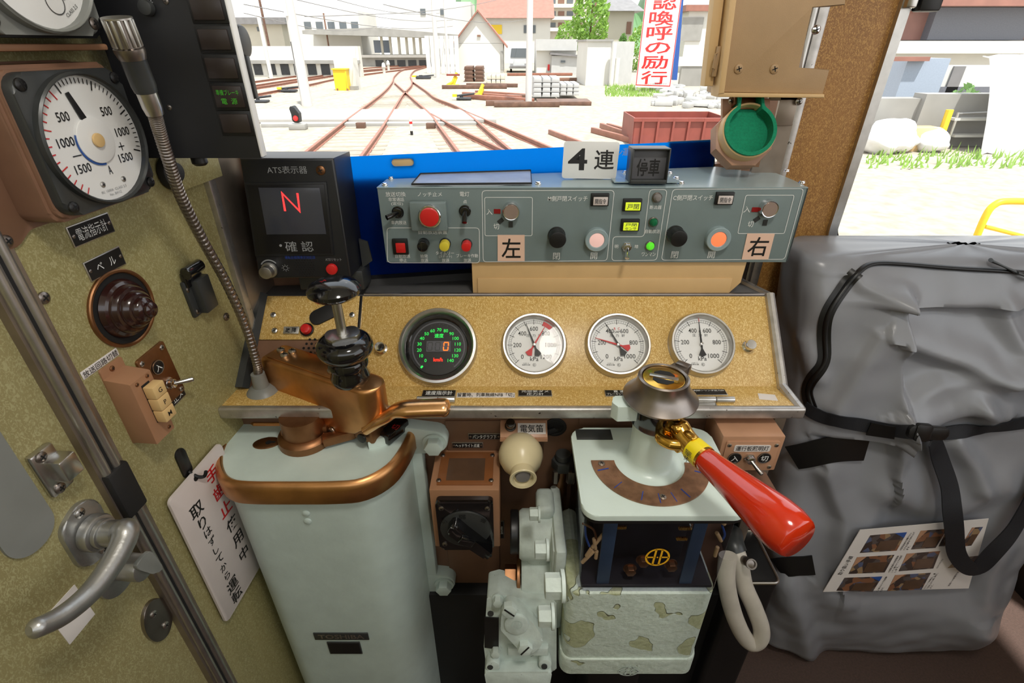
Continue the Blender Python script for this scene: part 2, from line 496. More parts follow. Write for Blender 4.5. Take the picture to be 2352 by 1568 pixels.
# ================================================================== THE CAB SHELL
def struct(name, b, mat, m=None, parent=None, smooth=30):
    o = obj(name, b, mat, parent, m, smooth)
    if parent is None: o['kind'] = 'structure'
    return o
LW = PL((-.511, 0, EYE), (.0915, 1, 0), (0, 0, 1))          # left side wall
def windY(x): return .887 + .17 * (x + .21)                  # driver's windscreen, seen from above
FLO, CEI = 0.0, 2.25
b = B(); b.box((0.35, -.1, -.02), (2.6, 2.6, .04)); struct('floor', b, 'floor_rubber')
b = B(); b.box((0.55, .06, CEI + .02), (2.4, 2.4, .04)); struct('ceiling', b, 'ceiling_paint')
b = B(); b.box((0.55, -1.05, .8), (2.4, .04, 1.6)); struct('wall_back', b, 'door_veneer')
lmp = thing('ceiling_lamp', 'round cab ceiling lamp above the driver', 'lamp', T(.22, .02, CEI))
b = B(); b.lathe([(0, 0), (.13, 0), (.13, -.02), (.12, -.03), (0, -.03)], 40); obj('base', b, 'white_paint', lmp)
b = B(); b.lathe([(.115, -.03), (.11, -.045), (.08, -.06), (0, -.066)], 40, cap=False); obj('diffuser', b, glow('lamp_glow', (255, 246, 230), 2.5), lmp)
ll = bpy.data.lights.new('lamp_light', 'AREA'); ll.shape = 'DISK'; ll.size = .2; ll.energy = 4; ll.color = (1, .95, .87)
lo = bpy.data.objects.new('lamp_light', ll); COL.objects.link(lo); lo.parent = lmp; lo.location = (0, 0, -.075)
# left wall, with a round hole's rim added by the bell
b = B(); b.box(((.458 + .90) / 2, (CEI - EYE - 1.4) / 2 , -.02), (.90 - .458, CEI, .04)); struct('wall_left', b, 'wall_veneer', LW.m)
wl = COL.objects['wall_left']
screws([tuple(LW.p(99, 684)), tuple(LW.p(519, 727))], .0065, wl, 'steel_dark', .0)
# door with its handle
b = B(); b.box(((-.9 + .424) / 2, (CEI - EYE - 1.4) / 2, -.027), (.424 + .9, CEI, .04)); dr = struct('door_1', b, 'door_veneer', LW.m)
b = B(); b.box((.441, (CEI - EYE - 1.4) / 2, -.017), (.034, CEI, .04)); jm = struct('trim_1', b, 'alu_brown', LW.m)
b = B(); b.cyl((0, 0, 0), .0055, CEI, 12, M=T(.4325, -1.4, .004) @ R(-90, 'X'))
b.cyl((0, 0, 0), .0055, CEI, 12, M=T(.4465, -1.4, .004) @ R(-90, 'X')); obj('bead', b, 'alu', jm)
b = B(); q0 = LW.p(290, 1110); b.box((.441, q0.y, .006), (.03, .07, .012), .003); obj('seal_block', b, 'rubber', jm)
b = B(); b.box((.4395, (CEI - EYE - 1.4) / 2, .0045), (.006, CEI, .003)); obj('gap_seal', b, 'black_matt', jm)
# grey round-cornered plate at the picture's edge of the door
q = LW.p(-25, 1075); r = (LW.p(40, 1075) - q).length
b = B(); b.prism(rrect(2 * r, .22, r * .95, 10, q.x, q.y), -.008, -.004, .001); obj('pull_recess', b, 'grey_plastic', dr)
def lp(u, v, o=0.0):
    q = LW.p(u, v, o); return V((q.x, q.y, o))
# catch block
hb = B(); c0 = LW.p(122, 1080); hb.box((c0.x, c0.y, -.003), (.026, .056, .008), .003); hb.box((c0.x + .005, c0.y + .002, .008), (.02, .026, .02), .002)
cb = obj('latch_keeper', hb, 'steel', dr); screws([(c0.x - .004, c0.y + .022), (c0.x - .004, c0.y - .021)], .006, cb, 'steel_dark', .001)
# lever handle
hc = lp(208, 1225)
b = B(); b.prism(fillet([(hc.x - .024, hc.y + .03), (hc.x + .006, hc.y + .042), (hc.x + .026, hc.y + .03), (hc.x + .022, hc.y - .03), (hc.x - .004, hc.y - .042), (hc.x - .026, hc.y - .028)], .02), -.007, -.001, .002)
b.cyl((hc.x + .002, hc.y, -.002), .021, .014, 32, .003); b.cyl((hc.x + .002, hc.y, .012), .0165, .006, 32, .001)
rose = obj('handle_rose', b, 'handle_alu', dr); screws([(hc.x + .002, hc.y + .031), (hc.x + .004, hc.y - .031)], .006, rose, 'steel', -.001)
hp = [lp(212, 1225, .015), lp(262, 1214, .034), lp(288, 1218, .047), lp(284, 1242, .052), lp(255, 1297, .055), lp(205, 1362, .056), lp(140, 1415, .056), lp(66, 1449, .054)]
hp = [hc + V((.002, 0, .012)), hc + V((.004, 0, .034))] + hp[2:]
pth = cr(hp, 8)
rad = [.0145 if i < 12 else max(.0135 - .0048 * (i - 12) / (len(pth) - 12), .0082) for i in range(len(pth))]
rad[-1] = .004; rad[-2] = .007
b = B(); b.tube(pth, rad, 20); obj('door_handle', b, 'handle_alu', dr)
kc = lp(270, 1300)
b = B(); b.cyl((kc.x - .004, kc.y - .012, -.006), .026, .005, 30, .001); b.cyl((kc.x + .002, kc.y - .002, -.002), .016, .034, 24, .002)
ky = obj('lock_barrel', b, 'handle_alu', dr)
b = B(); b.prism(fillet([(kc.x - .012, kc.y + .018), (kc.x + .016, kc.y + .014), (kc.x + .02, kc.y - .03), (kc.x + .004, kc.y - .016)], .008), .031, .036, .001); obj('thumb_turn', b, 'grey_plastic', ky)
oc = lp(368, 1424)
b = B(); b.prism([(oc.x + .021 * math.cos(a / 16 * math.pi), oc.y + .036 * math.sin(a / 16 * math.pi)) for a in range(32)], -.007, -.002, .001); op = obj('cover_plate', b, 'steel_dark', dr)
screws([(oc.x - .002, oc.y + .017), (oc.x + .004, oc.y - .018)], .005, op, 'steel', -.002)
sc_ = [LW.p(*p) for p in ((150, 1452), (180, 1430), (222, 1350), (195, 1378))]
tq = LW.p(178, 1412)
b = B(); b.box((tq.x, tq.y, -.0065), (.035, .055, .0008)); st = obj('sticker', b, 'paper', dr, T(0, 0, 0))
b = B(); b.text('引く', tq.x + .008, tq.y - .0, h=.012, z=-.0055); obj('lettering', b, 'dark_ink', st)
# left corner: metal strip, pale upright and the brown return towards the windscreen
b = B(); b.box((.757, .0, .003), (.016, 1.7, .012), .002); t2 = struct('trim_2', b, 'alu_worn', LW.m)
b = B(); b.prism([(.770, 0.002), (.79, .008), (.83, .008), (.86, .002)], -.9, .8, M=Matrix(((1, 0, 0, 0), (0, 0, 1, 0), (0, 1, 0, 0), (0, 0, 0, 1)))); struct('trim_3', b, 'alu_brown', LW.m)

# ---------------------------------------------------------------- front wall: windscreen, pillar, gangway door window
xl, xr = -.44, .475
def wp(x, z, off=0): return V((x, windY(x) + off, z))
sill = EYE - .206
b = B(); b.sheet([[wp(xl, 0), wp(xr, 0)], [wp(xl, sill), wp(xr, sill)]], .05, nrm=V((0, -1, 0))); struct('wall_front', b, 'brown_dark_and_shaded')
b = B(); b.sheet([[wp(xl, 2.02), wp(xr, 2.02)], [wp(xl, CEI), wp(xr, CEI)]], .05, nrm=V((0, -1, 0))); struct('wall_front_upper', b, 'ceiling_paint')
wm = PL(wp(xl, sill), wp(xr, 0) - wp(xl, 0), (0, 0, 1))
wlen = (wp(xr, 0) - wp(xl, 0)).length; wh = 2.02 - sill
def frame_ring(b, outer, inner, z0, z1):
    """flat ring between two outlines with the same number of points"""
    t = bmesh.new(); k = len(outer)
    vs = [[t.verts.new((p[0], p[1], z)) for p in o] for o, z in ((outer, z0), (outer, z1), (inner, z1), (inner, z0))]
    for a in range(4):
        A, C = vs[a], vs[(a + 1) % 4]
        for i in range(k): t.faces.new((A[i], A[(i + 1) % k], C[(i + 1) % k], C[i]))
    bmesh.ops.recalc_face_normals(t, faces=t.faces)
    b.merge(t)
b = B(); cxm, cym = wlen / 2, wh / 2
frame_ring(b, rrect(wlen + .0, wh, .03, 6, cxm, cym), rrect(wlen - .05, wh - .03, .03, 6, cxm, cym), -.012, .008)
w1 = thing('window_1', None, None, wm.m, kind='structure')
obj('window_frame', b, 'brown_paint', w1)
b = B(); b.box((cxm, cym, -.03), (wlen - .02, wh - .02, .004)); obj('glass', b, 'window_glass', w1)

# front right: veneered pillar with the rounded window of the gangway door
DY = 1.02
DF = PL((0, DY, EYE), (1, 0, 0), (0, 0, 1))
jb = DF.p(1908, 545); jt = DF.p(2097, 0)
wx0 = (jb.x + jt.x) / 2 - .004; wz0 = -.375; wx1, wz1 = wx0 + .62, .58
outer_l = .43
b = B()
win = rrect(wx1 - wx0, wz1 - wz0, .055, 8, (wx0 + wx1) / 2, (wz0 + wz1) / 2)
t = bmesh.new()
fr_ = [(outer_l, -EYE), (1.7, -EYE), (1.7, CEI - EYE), (outer_l, CEI - EYE)]
ov = [t.verts.new((p[0], p[1], 0)) for p in fr_]; iv = [t.verts.new((p[0], p[1], 0)) for p in win]
es = [t.edges.new((ov[i - 1], ov[i])) for i in range(4)] + [t.edges.new((iv[i - 1], iv[i])) for i in range(len(iv))]
bmesh.ops.triangle_fill(t, edges=es, use_beauty=True)
g = bmesh.ops.extrude_face_region(t, geom=t.faces[:])
bmesh.ops.translate(t, vec=(0, 0, -.04), verts=[e for e in g['geom'] if isinstance(e, bmesh.types.BMVert)])
bmesh.ops.recalc_face_normals(t, faces=t.faces)
b.merge(t); struct('wall_front_right', b, 'pillar_veneer', DF.m, smooth=0)
w2 = thing('window_2', None, None, DF.m, kind='structure')
b = B(); c2 = ((wx0 + wx1) / 2, (wz0 + wz1) / 2)
frame_ring(b, rrect(wx1 - wx0 + .028, wz1 - wz0 + .028, .066, 8, *c2), rrect(wx1 - wx0 - .006, wz1 - wz0 - .006, .05, 8, *c2), -.01, .01); obj('window_frame', b, 'alu', w2)
b = B(); frame_ring(b, rrect(wx1 - wx0 - .006, wz1 - wz0 - .006, .05, 8, *c2), rrect(wx1 - wx0 - .022, wz1 - wz0 - .022, .045, 8, *c2), -.03, -.004); obj('window_seal', b, 'black', w2)
b = B(); b.box((c2[0], c2[1], -.02), (wx1 - wx0, wz1 - wz0, .004)); obj('glass', b, 'window_glass', w2)
lk = DF.p(2118, 12)
b = B(); b.box((lk.x, lk.y + .02, .012), (.035, .06, .024), .004); obj('window_catch', b, 'black', w2)
b = B(); b.box((lk.x - .03, lk.y + .03, .012), (.018, .07, .018), .003); obj('catch_bracket', b, 'steel', w2)
# aluminium channel between the windscreen and the pillar
for nm, u0, u1, mt in (('trim_4', 1744, 1784, 'alu'), ('trim_5', 1790, 1812, 'alu_worn')):
    pc = DF.p((u0 + u1) / 2, 400, .03); wd_ = DF.k(u0, 400)[0] * (u1 - u0)
    b = B(); b.box((pc.x, -.2, .012), (wd_, 2.3, .022), .004)
    if nm == 'trim_4': b.cyl((0, 0, 0), .007, 2.3, 12, M=T(pc.x + wd_ * .3, -1.35, .026) @ R(-90, 'X'))
    struct(nm, b, mt, DF.m)
b = B(); pc = DF.p(1640, 330, .0); b.box((.405, 0, .02), (.03, 1.7, .03), .004); struct('trim_6', b, 'brown_dark_and_shaded', DF.m)
b = B(); b.box((.424, 0, .022), (.008, 1.7, .03), .001); struct('trim_7', b, 'alu_worn', DF.m)
# right-hand end of the cab (outside the picture's right edge)
b = B(); b.box((1.68, 0, .5), (.04, 2.1, 1.0)); b.box((1.68, .75, 1.1), (.04, .5, 2.25)); struct('wall_right', b, 'desk_side_veneer')

# ================================================================== LEFT WALL EQUIPMENT
# --- ammeter
def round_meter(m, r):
    pass
AO = .052
ac = LW.p(225, 322, AO); ar = (LW.p(172, 178, AO) - LW.p(262, 468, AO)).length / 2
am = thing('ammeter', 'round white current meter reading 500 to 1500 in a brown housing on the left wall', 'meter', LW.m @ T(ac.x, ac.y, 0))
A_ = ar
b = B(); sq = A_ * 1.075
b.prism(fillet([(-sq * 1.55, sq * 1.10), (sq * 1.02, sq * 1.10), (sq * 1.02, -sq * 1.16), (-sq * 1.0, -sq * 1.16), (-sq * 1.3, -sq * 1.35), (-sq * 1.6, -sq * 1.3)], .014), 0, .003, .001)
b.prism(rrect(sq * 2.12, sq * 2.14, .012), .003, AO - .018, .004)
b.prism(rrect(sq * 2.02, sq * 2.04, .012), AO - .02, AO - .014, .003)
hs = obj('housing', b, 'brown_dark_and_shaded', am)  # shade on the housing is put into its colour, a darker brown
screws([(-sq * 1.42, -sq * 1.2), (-sq * 1.4, sq * .98)], .006, hs, 'steel_dark', .003)
b = B(); b.prism(rrect(sq * 1.96, sq * 1.98, .016), AO - .015, AO - .004, .004); b.ring(A_ * 1.045, A_ * .985, AO - .006, AO + .004, 48, bev=.002); bz = obj('bezel', b, 'grey_box', am)
screws([(sq * .84 * i, sq * .84 * j) for i in (-1, 1) for j in (-1, 1)], .0055, bz, 'black', AO - .004)
b = B(); b.cyl((0, 0, AO - .005), A_ * .985, .002, 48); obj('dial', b, 'dial_white', am)
def al(u, v): q = LW.p(u, v, AO) - ac; return q
b = B(); d = B()
for i in range(28):
    a = math.radians(112 - 132 * i / 27); L = .80 if i % 9 == 0 else .87
    b.line([(A_ * .95 * math.cos(a), A_ * .95 * math.sin(a)), (A_ * L * math.cos(a), A_ * L * math.sin(a))], .0009 if i % 9 else .0014, AO - .0024)
for i in range(15):
    a = math.radians(122 + 112 * i / 14); L = .84 if i % 5 else .78
    d.line([(A_ * .95 * math.cos(a), A_ * .95 * math.sin(a)), (A_ * L * math.cos(a), A_ * L * math.sin(a))], .0011, AO - .0024)
for s_, u, v, hh in (('500', 249, 255, 25), ('1000', 286, 302, 24), ('1500', 294, 361, 24), ('1000', 157, 327, 24), ('1500', 197, 387, 24), ('500', 150, 268, 24), ('A', 258, 390, 20)):
    q = al(u, v); b.text(s_, q.x, q.y, w=.0046 * len(s_), h=.0084, z=AO - .0024, bold=.008)
q = al(284, 336); b.line([(q.x - .004, q.y), (q.x + .004, q.y)], .001, AO - .0024); b.line([(q.x, q.y - .004), (q.x, q.y + .004)], .001, AO - .0024)
q = al(183, 358); b.line([(q.x - .005, q.y), (q.x + .005, q.y)], .001, AO - .0024)
obj('scale', b, 'black_ink', am); obj('negative_scale', d, 'red_ink', am)
b = B()
for k_, s_ in enumerate(('IN. 1500A  CLASS 2.5', 'No. 84112')):
    b.text(s_, 0, -A_ * (.82 + .07 * k_), h=.0026, z=AO - .0024)
obj('small_print', b, 'grey_ink', am)
b = B(); b.arc(A_ * .405, A_ * .36, 160, 275, AO - .002, 20); obj('hub_shadow_arc', b, 'wire_blue', am)  # the hub disc's shadow on the dial, painted as a blue arc
b = B(); b.cyl((0, 0, AO - .003), A_ * .37, .002, 40, .0005); obj('hub_disc', b, 'dial_white', am)
b = B(); b.cyl((0, 0, AO - .001), A_ * .115, .003, 24, .001); obj('hub_cap', b, 'key_cream', am)
b = B(); a = math.radians(105); b.prism([(A_ * .36 * math.cos(a - .18), A_ * .36 * math.sin(a - .18)), (A_ * .78 * math.cos(a - .03), A_ * .78 * math.sin(a - .03)), (A_ * .78 * math.cos(a + .06), A_ * .78 * math.sin(a + .06)), (A_ * .36 * math.cos(a + .14), A_ * .36 * math.sin(a + .14))], AO - .002, AO - .001); obj('needle', b, 'black', am)
screws([tuple(al(242, 424)), tuple(al(289, 411))], .003, am, 'alu', AO - .003)
b = B(); b.cyl((0, 0, AO + .001), A_ * 1.0, .0012, 48); obj('glass', b, 'gauge_glass', am)

# --- the meter above, cut by the picture's top
uc = LW.p(150, 74, AO); uc = V((uc.x - .01, uc.y + A_ * 1.02))
um = thing('voltmeter', 'round white meter on a grey square plate just above the brown ledge strip, cut off', 'meter', LW.m @ T(uc.x, uc.y, 0))
b = B(); b.prism(rrect(sq * 2.3, sq * 2.04, .01), 0, AO - .014, .004); obj('housing', b, 'black', um)
b = B(); b.prism(rrect(sq * 1.96, sq * 1.98, .016), AO - .015, AO - .004, .004); b.ring(A_ * 1.045, A_ * .985, AO - .006, AO + .006, 48, bev=.002); bz = obj('bezel', b, 'grey_plastic', um)
screws([(sq * .82 * i, -sq * .82) for i in (-1, 1)], .0055, bz, 'steel_dark', AO - .004)
b = B(); b.cyl((0, 0, AO - .005), A_ * .985, .002, 48); obj('dial', b, 'dial_white', um)
b = B(); b.text('V', -.004, -A_ * .38, h=.012, z=AO - .0024); b.line([(-.006, -A_ * .56), (.006, -A_ * .56)], .0012, AO - .0024); b.text('CLASS 2.5', A_ * .5, -A_ * .72, h=.003, z=AO - .0024, rot=30)
b.arc(A_ * .17, A_ * .155, 0, 360, AO - .0024, 24, cx=A_ * .24, cy=-A_ * .62)
obj('scale', b, 'dark_ink', um)
screws([(-A_ * .42, -A_ * .45), (A_ * .42, -A_ * .52)], .0035, um, 'alu', AO - .003)
b = B(); b.cyl((0, 0, AO + .001), A_ * 1.0, .0012, 48); obj('glass', b, 'gauge_glass', um)
# --- brown ledge between the two meters
q0, q1 = LW.p(0, 108, .03), LW.p(245, 108, .03)
b = B(); b.box(((q0.x + q1.x) / 2 - .02, q1.y, .016), (q1.x - q0.x + .04, .006, .032), .002)
tag(obj('ledge', b, 'brown_paint', m=LW.m), 'narrow brown ledge strip between the two round meters on the left wall', 'ledge')

# --- name plates on the left wall
def plate(P, u, v, w, h, txt, label, rot=0, mat='black', ink='white_ink', bold=.0, edge='alu', off=0.0, tw=.72, th=.5, group=None, rivets=True, name='name_plate', cat='nameplate', thick=.0016, lines=None):
    q = P.p(u, v, off); m = P.m @ T(q.x, q.y, off) @ R(rot)
    b = B(); b.box((0, 0, thick / 2), (w, h, thick), .0004)
    o = obj(name, b, edge or mat, m=m); tag(o, label, cat, group)
    if edge:
        b = B(); b.box((0, 0, thick), (w - .0024, h - .0024, .0006)); obj('plate_face', b, mat, o)
    if rivets:
        b = B()
        for s in (-1, 1): b.screw(s * (w / 2 - .004), 0, .0021, thick)
        obj('rivet', b, 'steel_dark', o)
    b = B()
    if lines:
        n = len(lines)
        for i, (s, ww) in enumerate(lines): b.text(s, 0, h * (.5 - (i + .5) / n) * .86, w=w * ww, h=h * .36, z=thick + .0006, bold=bold)
    else: b.text(txt, 0, 0, w=w * tw, h=h * th, z=thick + .0006, bold=bold)
    obj('lettering', b, ink, o)
    return o
c1, w_, h_ = LW.rect(162, 545, 257, 512)
plate(LW, 208, 527, .056, .0225, '電流指示計', 'black name plate with white characters just below the ammeter', tw=.72, th=.6)
plate(LW, 240, 605, .052, .0225, 'ベ   ル', 'black name plate reading two katakana above the bell recess', tw=.52, th=.42, rot=1)
# --- bell push in its round recess
bc = LW.p(281, 708); br = (LW.p(258, 622) - LW.p(297, 798)).length / 2
bl = thing('bell', 'dark red-brown ribbed bell push in a round recess on the left wall', 'bell', LW.m @ T(bc.x, bc.y, 0))
b = B(); b.ring(br * 1.0, br * .90, 0, .004, 48, bev=.0012); obj('recess_rim', b, 'bronze_dark', bl)
b = B(); b.cyl((0, 0, .0004), br * .91, .0012, 48); obj('recess', b, 'dark_void', bl)
pr = [(r_, z_ * .74) for r_, z_ in [(br * .74, .001), (br * .76, .004), (br * .70, .011), (br * .63, .013), (br * .62, .018), (br * .56, .023), (br * .48, .024), (br * .47, .029), (br * .40, .034), (br * .33, .035), (br * .32, .039), (br * .27, .043), (br * .19, .045), (br * .19, .051), (br * .12, .054), (0, .055)]]
b = B(); b.lathe(pr, 44); obj('bell_cone', b, 'bell', bl)
# --- dark latch box
q = LW.p(438, 655)
lt = thing('latch', 'dark metal latch box with a folded tongue, right of the bell', 'latch', LW.m @ T(q.x, q.y - .006, 0) @ R(2) @ Matrix.Diagonal((.9, 1.1, 1, 1)))
b = B(); b.box((0.002, -.008, .003), (.046, .05, .006), .002); b.box((.006, -.008, .010), (.03, .046, .016), .002); obj('latch_body', b, 'grey_box', lt)
b = B(); b.cyl((0, 0, 0), .008, .036, 20, .001, M=T(-.018, .028, .012) @ R(90, 'Y')); b.box((0, .018, .006), (.036, .02, .006), .001); obj('tongue', b, 'black_gloss', lt)
screws([(-.017, .006), (-.014, -.026)], .0035, lt, 'steel_dark', .006)
# --- paper label over the selector box
plate(LW, 230, 834, .052, .0098, '放送回路切替', 'white paper label with six black characters above the cream-keyed selector box', rot=1, mat='paper', ink='black_ink', edge=None, rivets=False, tw=.95, th=.78, name='paper_label', cat='label', thick=.0006)
# --- switch plate with round 'on' badge and toggle
q = LW.p(352, 838)
swp = thing('switch_plate', 'tilted brown metal plate with a round badge and a chrome toggle, right of the bell', 'switch', LW.m @ T(q.x, q.y, 0) @ R(3))
b = B(); b.prism(rrect(.050, .082, .004, 4, 0.002, -.020), 0, .003, .001); pl_ = obj('plate', b, 'bronze_dark', swp)
screws([(-.017, .014), (.020, .014), (.021, -.055)], .0036, pl_, 'steel', .003)
b = B(); b.cyl((0, 0, .003), .0095, .0018, 32, .0004, M=T(.001, -.004)); bd = obj('badge', b, 'black', swp)
b = B(); b.ring(.0095, .0086, .0044, .0052, 32, M=T(.001, -.004)); obj('badge_rim', b, 'alu', bd)
b = B(); b.text('入', .001, -.004, h=.0095, z=.0053, bold=.01); obj('lettering', b, 'white_ink', bd)
def toggle(m, parent, s=1.0, tilt=(0, 35), mat='chrome'):
    o = bpy.data.objects.new('toggle', None); COL.objects.link(o)
    b = B(); b.prism(circ(.0078 * s, 6), 0, .003 * s, .0006); b.cyl((0, 0, .003 * s), .0058 * s, .005 * s, 20, .001); nut = obj('toggle_switch', b, mat, parent, m)
    b = B(); b.lathe([(0, 0), (.0021 * s, 0), (.0032 * s, .018 * s), (.0030 * s, .021 * s), (0, .0225 * s)], 16, T(0, 0, .006 * s) @ R(tilt[0], 'X') @ R(tilt[1], 'Y')); obj('lever', b, mat, nut)
    bpy.data.objects.remove(o)
    return nut
toggle(T(.006, -.034, .003), swp, 1.1, (10, 42))
plate(LW, 405, 910, .03, .017, '止メ', 'small black plate reading two characters, partly behind the cream-keyed selector box', rot=2, tw=.62, th=.6, rivets=False)
# --- selector box with three cream keys
sb = thing('selector_box', 'tan sloping box with three cream piano keys on the left wall', 'switch box', LW.m @ T(.4965, -.376, 0))
b = B(); b.prism(fillet([(-.0155, -.05), (.0175, -.05), (.0175, .058), (-.0155, .058)], .003), 0, .002, .0005)
mm = Matrix(((0, 0, 1, 0), (1, 0, 0, 0), (0, 1, 0, 0), (0, 0, 0, 1)))   # local (a,b,c) -> x=c, y=a, z=b
b.prism([(-.047, .002), (.046, .002), (.042, .030), (.041, .033), (-.047, .033)], -.0165, .0165, .0012, both=True, M=mm)
bx = obj('box', b, 'brown_paint', sb)
screws([(0.0, .0515)], .0034, bx, 'bronze_dark', .002)
screws([(-.008, .036), (.009, .037), (.009, -.040)], .0026, bx, 'bronze_dark', .033)
b = B(); b.box((.002, .004, .0332), (.012, .054, .0012)); obj('key_slot', b, 'black_matt', bx)
for i, s_ in enumerate('GPM'):
    b = B(); b.box((.0045, .021 - .0172 * i, .0405), (.0185, .0165, .013), .0012); k_ = obj('key', b, 'key_cream', sb)
    b = B(); b.text(s_, .0045, .021 - .0172 * i, h=.0062, z=.0472, bold=.01); obj('lettering', b, 'black_ink', k_)
# --- hanging sign
sx0, sx1, sy0, sy1 = .481, .600, -.802, -.526
sg = thing('hanging_sign', 'white plastic sign with red and black vertical writing hanging on the left wall', 'sign', LW.m @ T((sx0 + sx1) / 2, (sy0 + sy1) / 2, .006))
b = B(); b.prism(rrect(sx1 - sx0, sy1 - sy0, .008), 0, .004, .001); obj('board', b, 'sign_white', sg)
def vtext(b, chars, x, y0, dy, h, z, bold=.012, w=None):
    for i, ch in enumerate(chars):
        if ch != ' ': b.text(ch, x, y0 - dy * i, w=w, h=h * (1 if ch not in 'りしかっ' else .9), z=z, bold=bold)
b = B(); vtext(b, '手歯止', .022, .108, .036, .026, .0045, .015); obj('red_lettering', b, 'red_ink', sg)
b = B(); vtext(b, '使用中', .022, .000, .036, .025, .0045); vtext(b, '取り', -.026, .085, .027, .024, .0045); vtext(b, 'はずしてから', -.024, .036, .0205, .015, .0045); vtext(b, '運転', -.022, -.093, .026, .024, .0045); obj('lettering', b, 'black_ink', sg)
b = B(); b.cyl((-.006, .128, .0035), .0045, .0012, 16); obj('hole', b, 'black_matt', sg)
q = LW.p(418, 1058)
b = B(); b.prism(rrect(.018, .05, .009, 6, q.x, q.y - .004), 0, .003, .001); hk = tag(obj('hook', b, 'black', m=LW.m), 'dark metal wall hook holding the white hanging sign', 'hook')
b = B(); b.tube(cr([(q.x, q.y - .02, .003), (q.x + .001, q.y - .03, .012), (q.x + .006, q.y - .034, .018), (q.x + .008, q.y - .026, .022)], 6), .0025, 10); obj('hook_tip', b, 'black', hk)
# --- pale veneered bracket and black rubber bush behind the microphone
q = LW.p(440, 400, .01)
b = B(); b.box((q.x + .01, q.y + .01, .012), (.10, .05, .004), .001)
tag(obj('bracket_board', b, 'wall_veneer', m=LW.m), 'small pale board bracket right of the ammeter under the black monitor', 'bracket')
q = LW.p(385, 395)
b = B(); b.cyl((q.x, q.y, 0), .022, .012, 32, .003); b.cyl((q.x, q.y, .012), .012, .003, 24, .001)
tag(obj('cable_bush', b, 'rubber', m=LW.m), 'black rubber bush on the left wall beside the ammeter', 'bush')

# ================================================================== MONITOR, MICROPHONE, ATS DISPLAY
TY = .62
TF = PL((0, TY, EYE), (1, 0, 0), (0, 0, 1))
e0 = TF.p(600, 363)
mt = thing('monitor_panel', 'big black monitor box with a column of brown keys at the top left', 'monitor', TF.m)
x0, x1, y0, y1 = -.43, e0.x, e0.y, .12
b = B(); b.prism([(x0, 0), (x1, 0), (x1, -.014), (x1 - .07, -.03), (x1 - .10, -.08), (x0, -.08)], y0, y1, .002, M=Matrix(((1, 0, 0, 0), (0, 0, 1, 0), (0, 1, 0, 0), (0, 0, 0, 1)))); bmesh.ops.recalc_face_normals(b.bm, faces=b.bm.faces); obj('case', b, 'tims_black', mt)
b = B(); b.box((x1 + .001, (y0 + y1) / 2, -.006), (.003, y1 - y0 - .002, .012), .001); obj('edge_strip', b, 'white_paint', mt)
for i, (u0, u1, v0, v1) in enumerate(((443, 514, 0, 46), (461, 529, 68, 114), (477, 545, 134, 180), (495, 561, 198, 246), (511, 575, 262, 304))):
    c, w, h = TF.rect(u0, v0, u1, v1)
    b = B(); b.box((c.x, c.y, .0005), (w + .006, h + .006, .002), .0008); ks = obj('key_surround', b, 'black', mt)
    b = B(); b.box((c.x, c.y, .002), (w, h, .003), .001); k_ = obj('key', b, 'tims_key', ks)
    if i == 3:
        b = B(); b.text('準備ブレーキ', c.x, c.y + h * .2, w=w * .78, h=h * .26, z=.0037); b.text('電  源', c.x, c.y - h * .2, w=w * .55, h=h * .28, z=.0037); obj('lettering', b, 'led_green_dim', ks)
q = TF.p(342, 8); b = B(); b.text('暗', q.x, q.y, h=.010, z=.0006); obj('lettering', b, 'grey_ink', mt)
q = TF.p(342, 18); b = B(); b.cyl((q.x + .0, q.y - .0, 0), .007, .008, 20, .001); obj('dimmer_knob', b, 'grey_box', mt)
screws([tuple(TF.p(381, 3)), tuple(TF.p(389, 247))], .003, mt, 'steel_dark', 0)
q = TF.p(548, 95); b = B(); b.cyl((0, 0, 0), .016, .012, 28, .003, M=T(x1 - .012, q.y, -.028) @ R(90, 'Y')); obj('side_knob', b, 'black', mt)
q = TF.p(575, 180); b = B(); b.box((x1 + .002, q.y, -.016), (.005, .042, .008), .001); obj('side_hinge', b, 'black', mt)
q = TF.p(437, 375); b = B(); b.cyl((0, 0, 0), .009, .014, 18, .003, M=T(q.x, y0 - .012, -.02) @ R(-90, 'X')); obj('clamp_screw', b, 'black', mt)

mc = thing('microphone', 'gooseneck microphone with a slotted metal grille on a ribbed flexible stem', 'microphone')
gp = [W(593, 862, Y=.675), W(590, 835, Y=.675), W(566, 755, Y=.672), W(520, 650, Y=.655), W(462, 545, Y=.63), W(415, 450, Y=.60), W(388, 370, Y=.575), W(366, 300, Y=.56), W(354, 256, Y=.548)]
gpath = cr(gp, 42)
rr = [.0056 + (0, .0009, .0011, .0009)[i % 4] for i in range(len(gpath))]
b = B(); b.tube(gpath, rr, 14); obj('gooseneck', b, 'steel_dark', mc, smooth=20)
g0, g1 = gp[-1], W(268, 42, Y=.535)
ax = (g1 - g0).normalized(); L = (g1 - g0).length
gm = ax.to_track_quat('Z', 'Y').to_matrix().to_4x4(); gm.translation = g0
b = B(); b.lathe([(0, -.004), (.0078, -.003), (.009, .004), (.009, L * .22), (.0072, L * .23), (0, L * .23)], 24, gm); obj('collar', b, 'steel', mc)
b = B(); b.lathe([(0, L * .22), (.0098, L * .225), (.0108, L * .3), (.0108, L * .58), (.0112, L * .59), (0, L * .59)], 24, gm); obj('grip', b, 'grey_box', mc)
b = B(); b.lathe([(0, L * .58), (.0112, L * .585), (.0128, L * .66), (.0128, L * .70), (.0108, L * .71), (.0108, L), (0, L)], 24, gm); hd = obj('head', b, 'steel_dark', mc)
b = B()
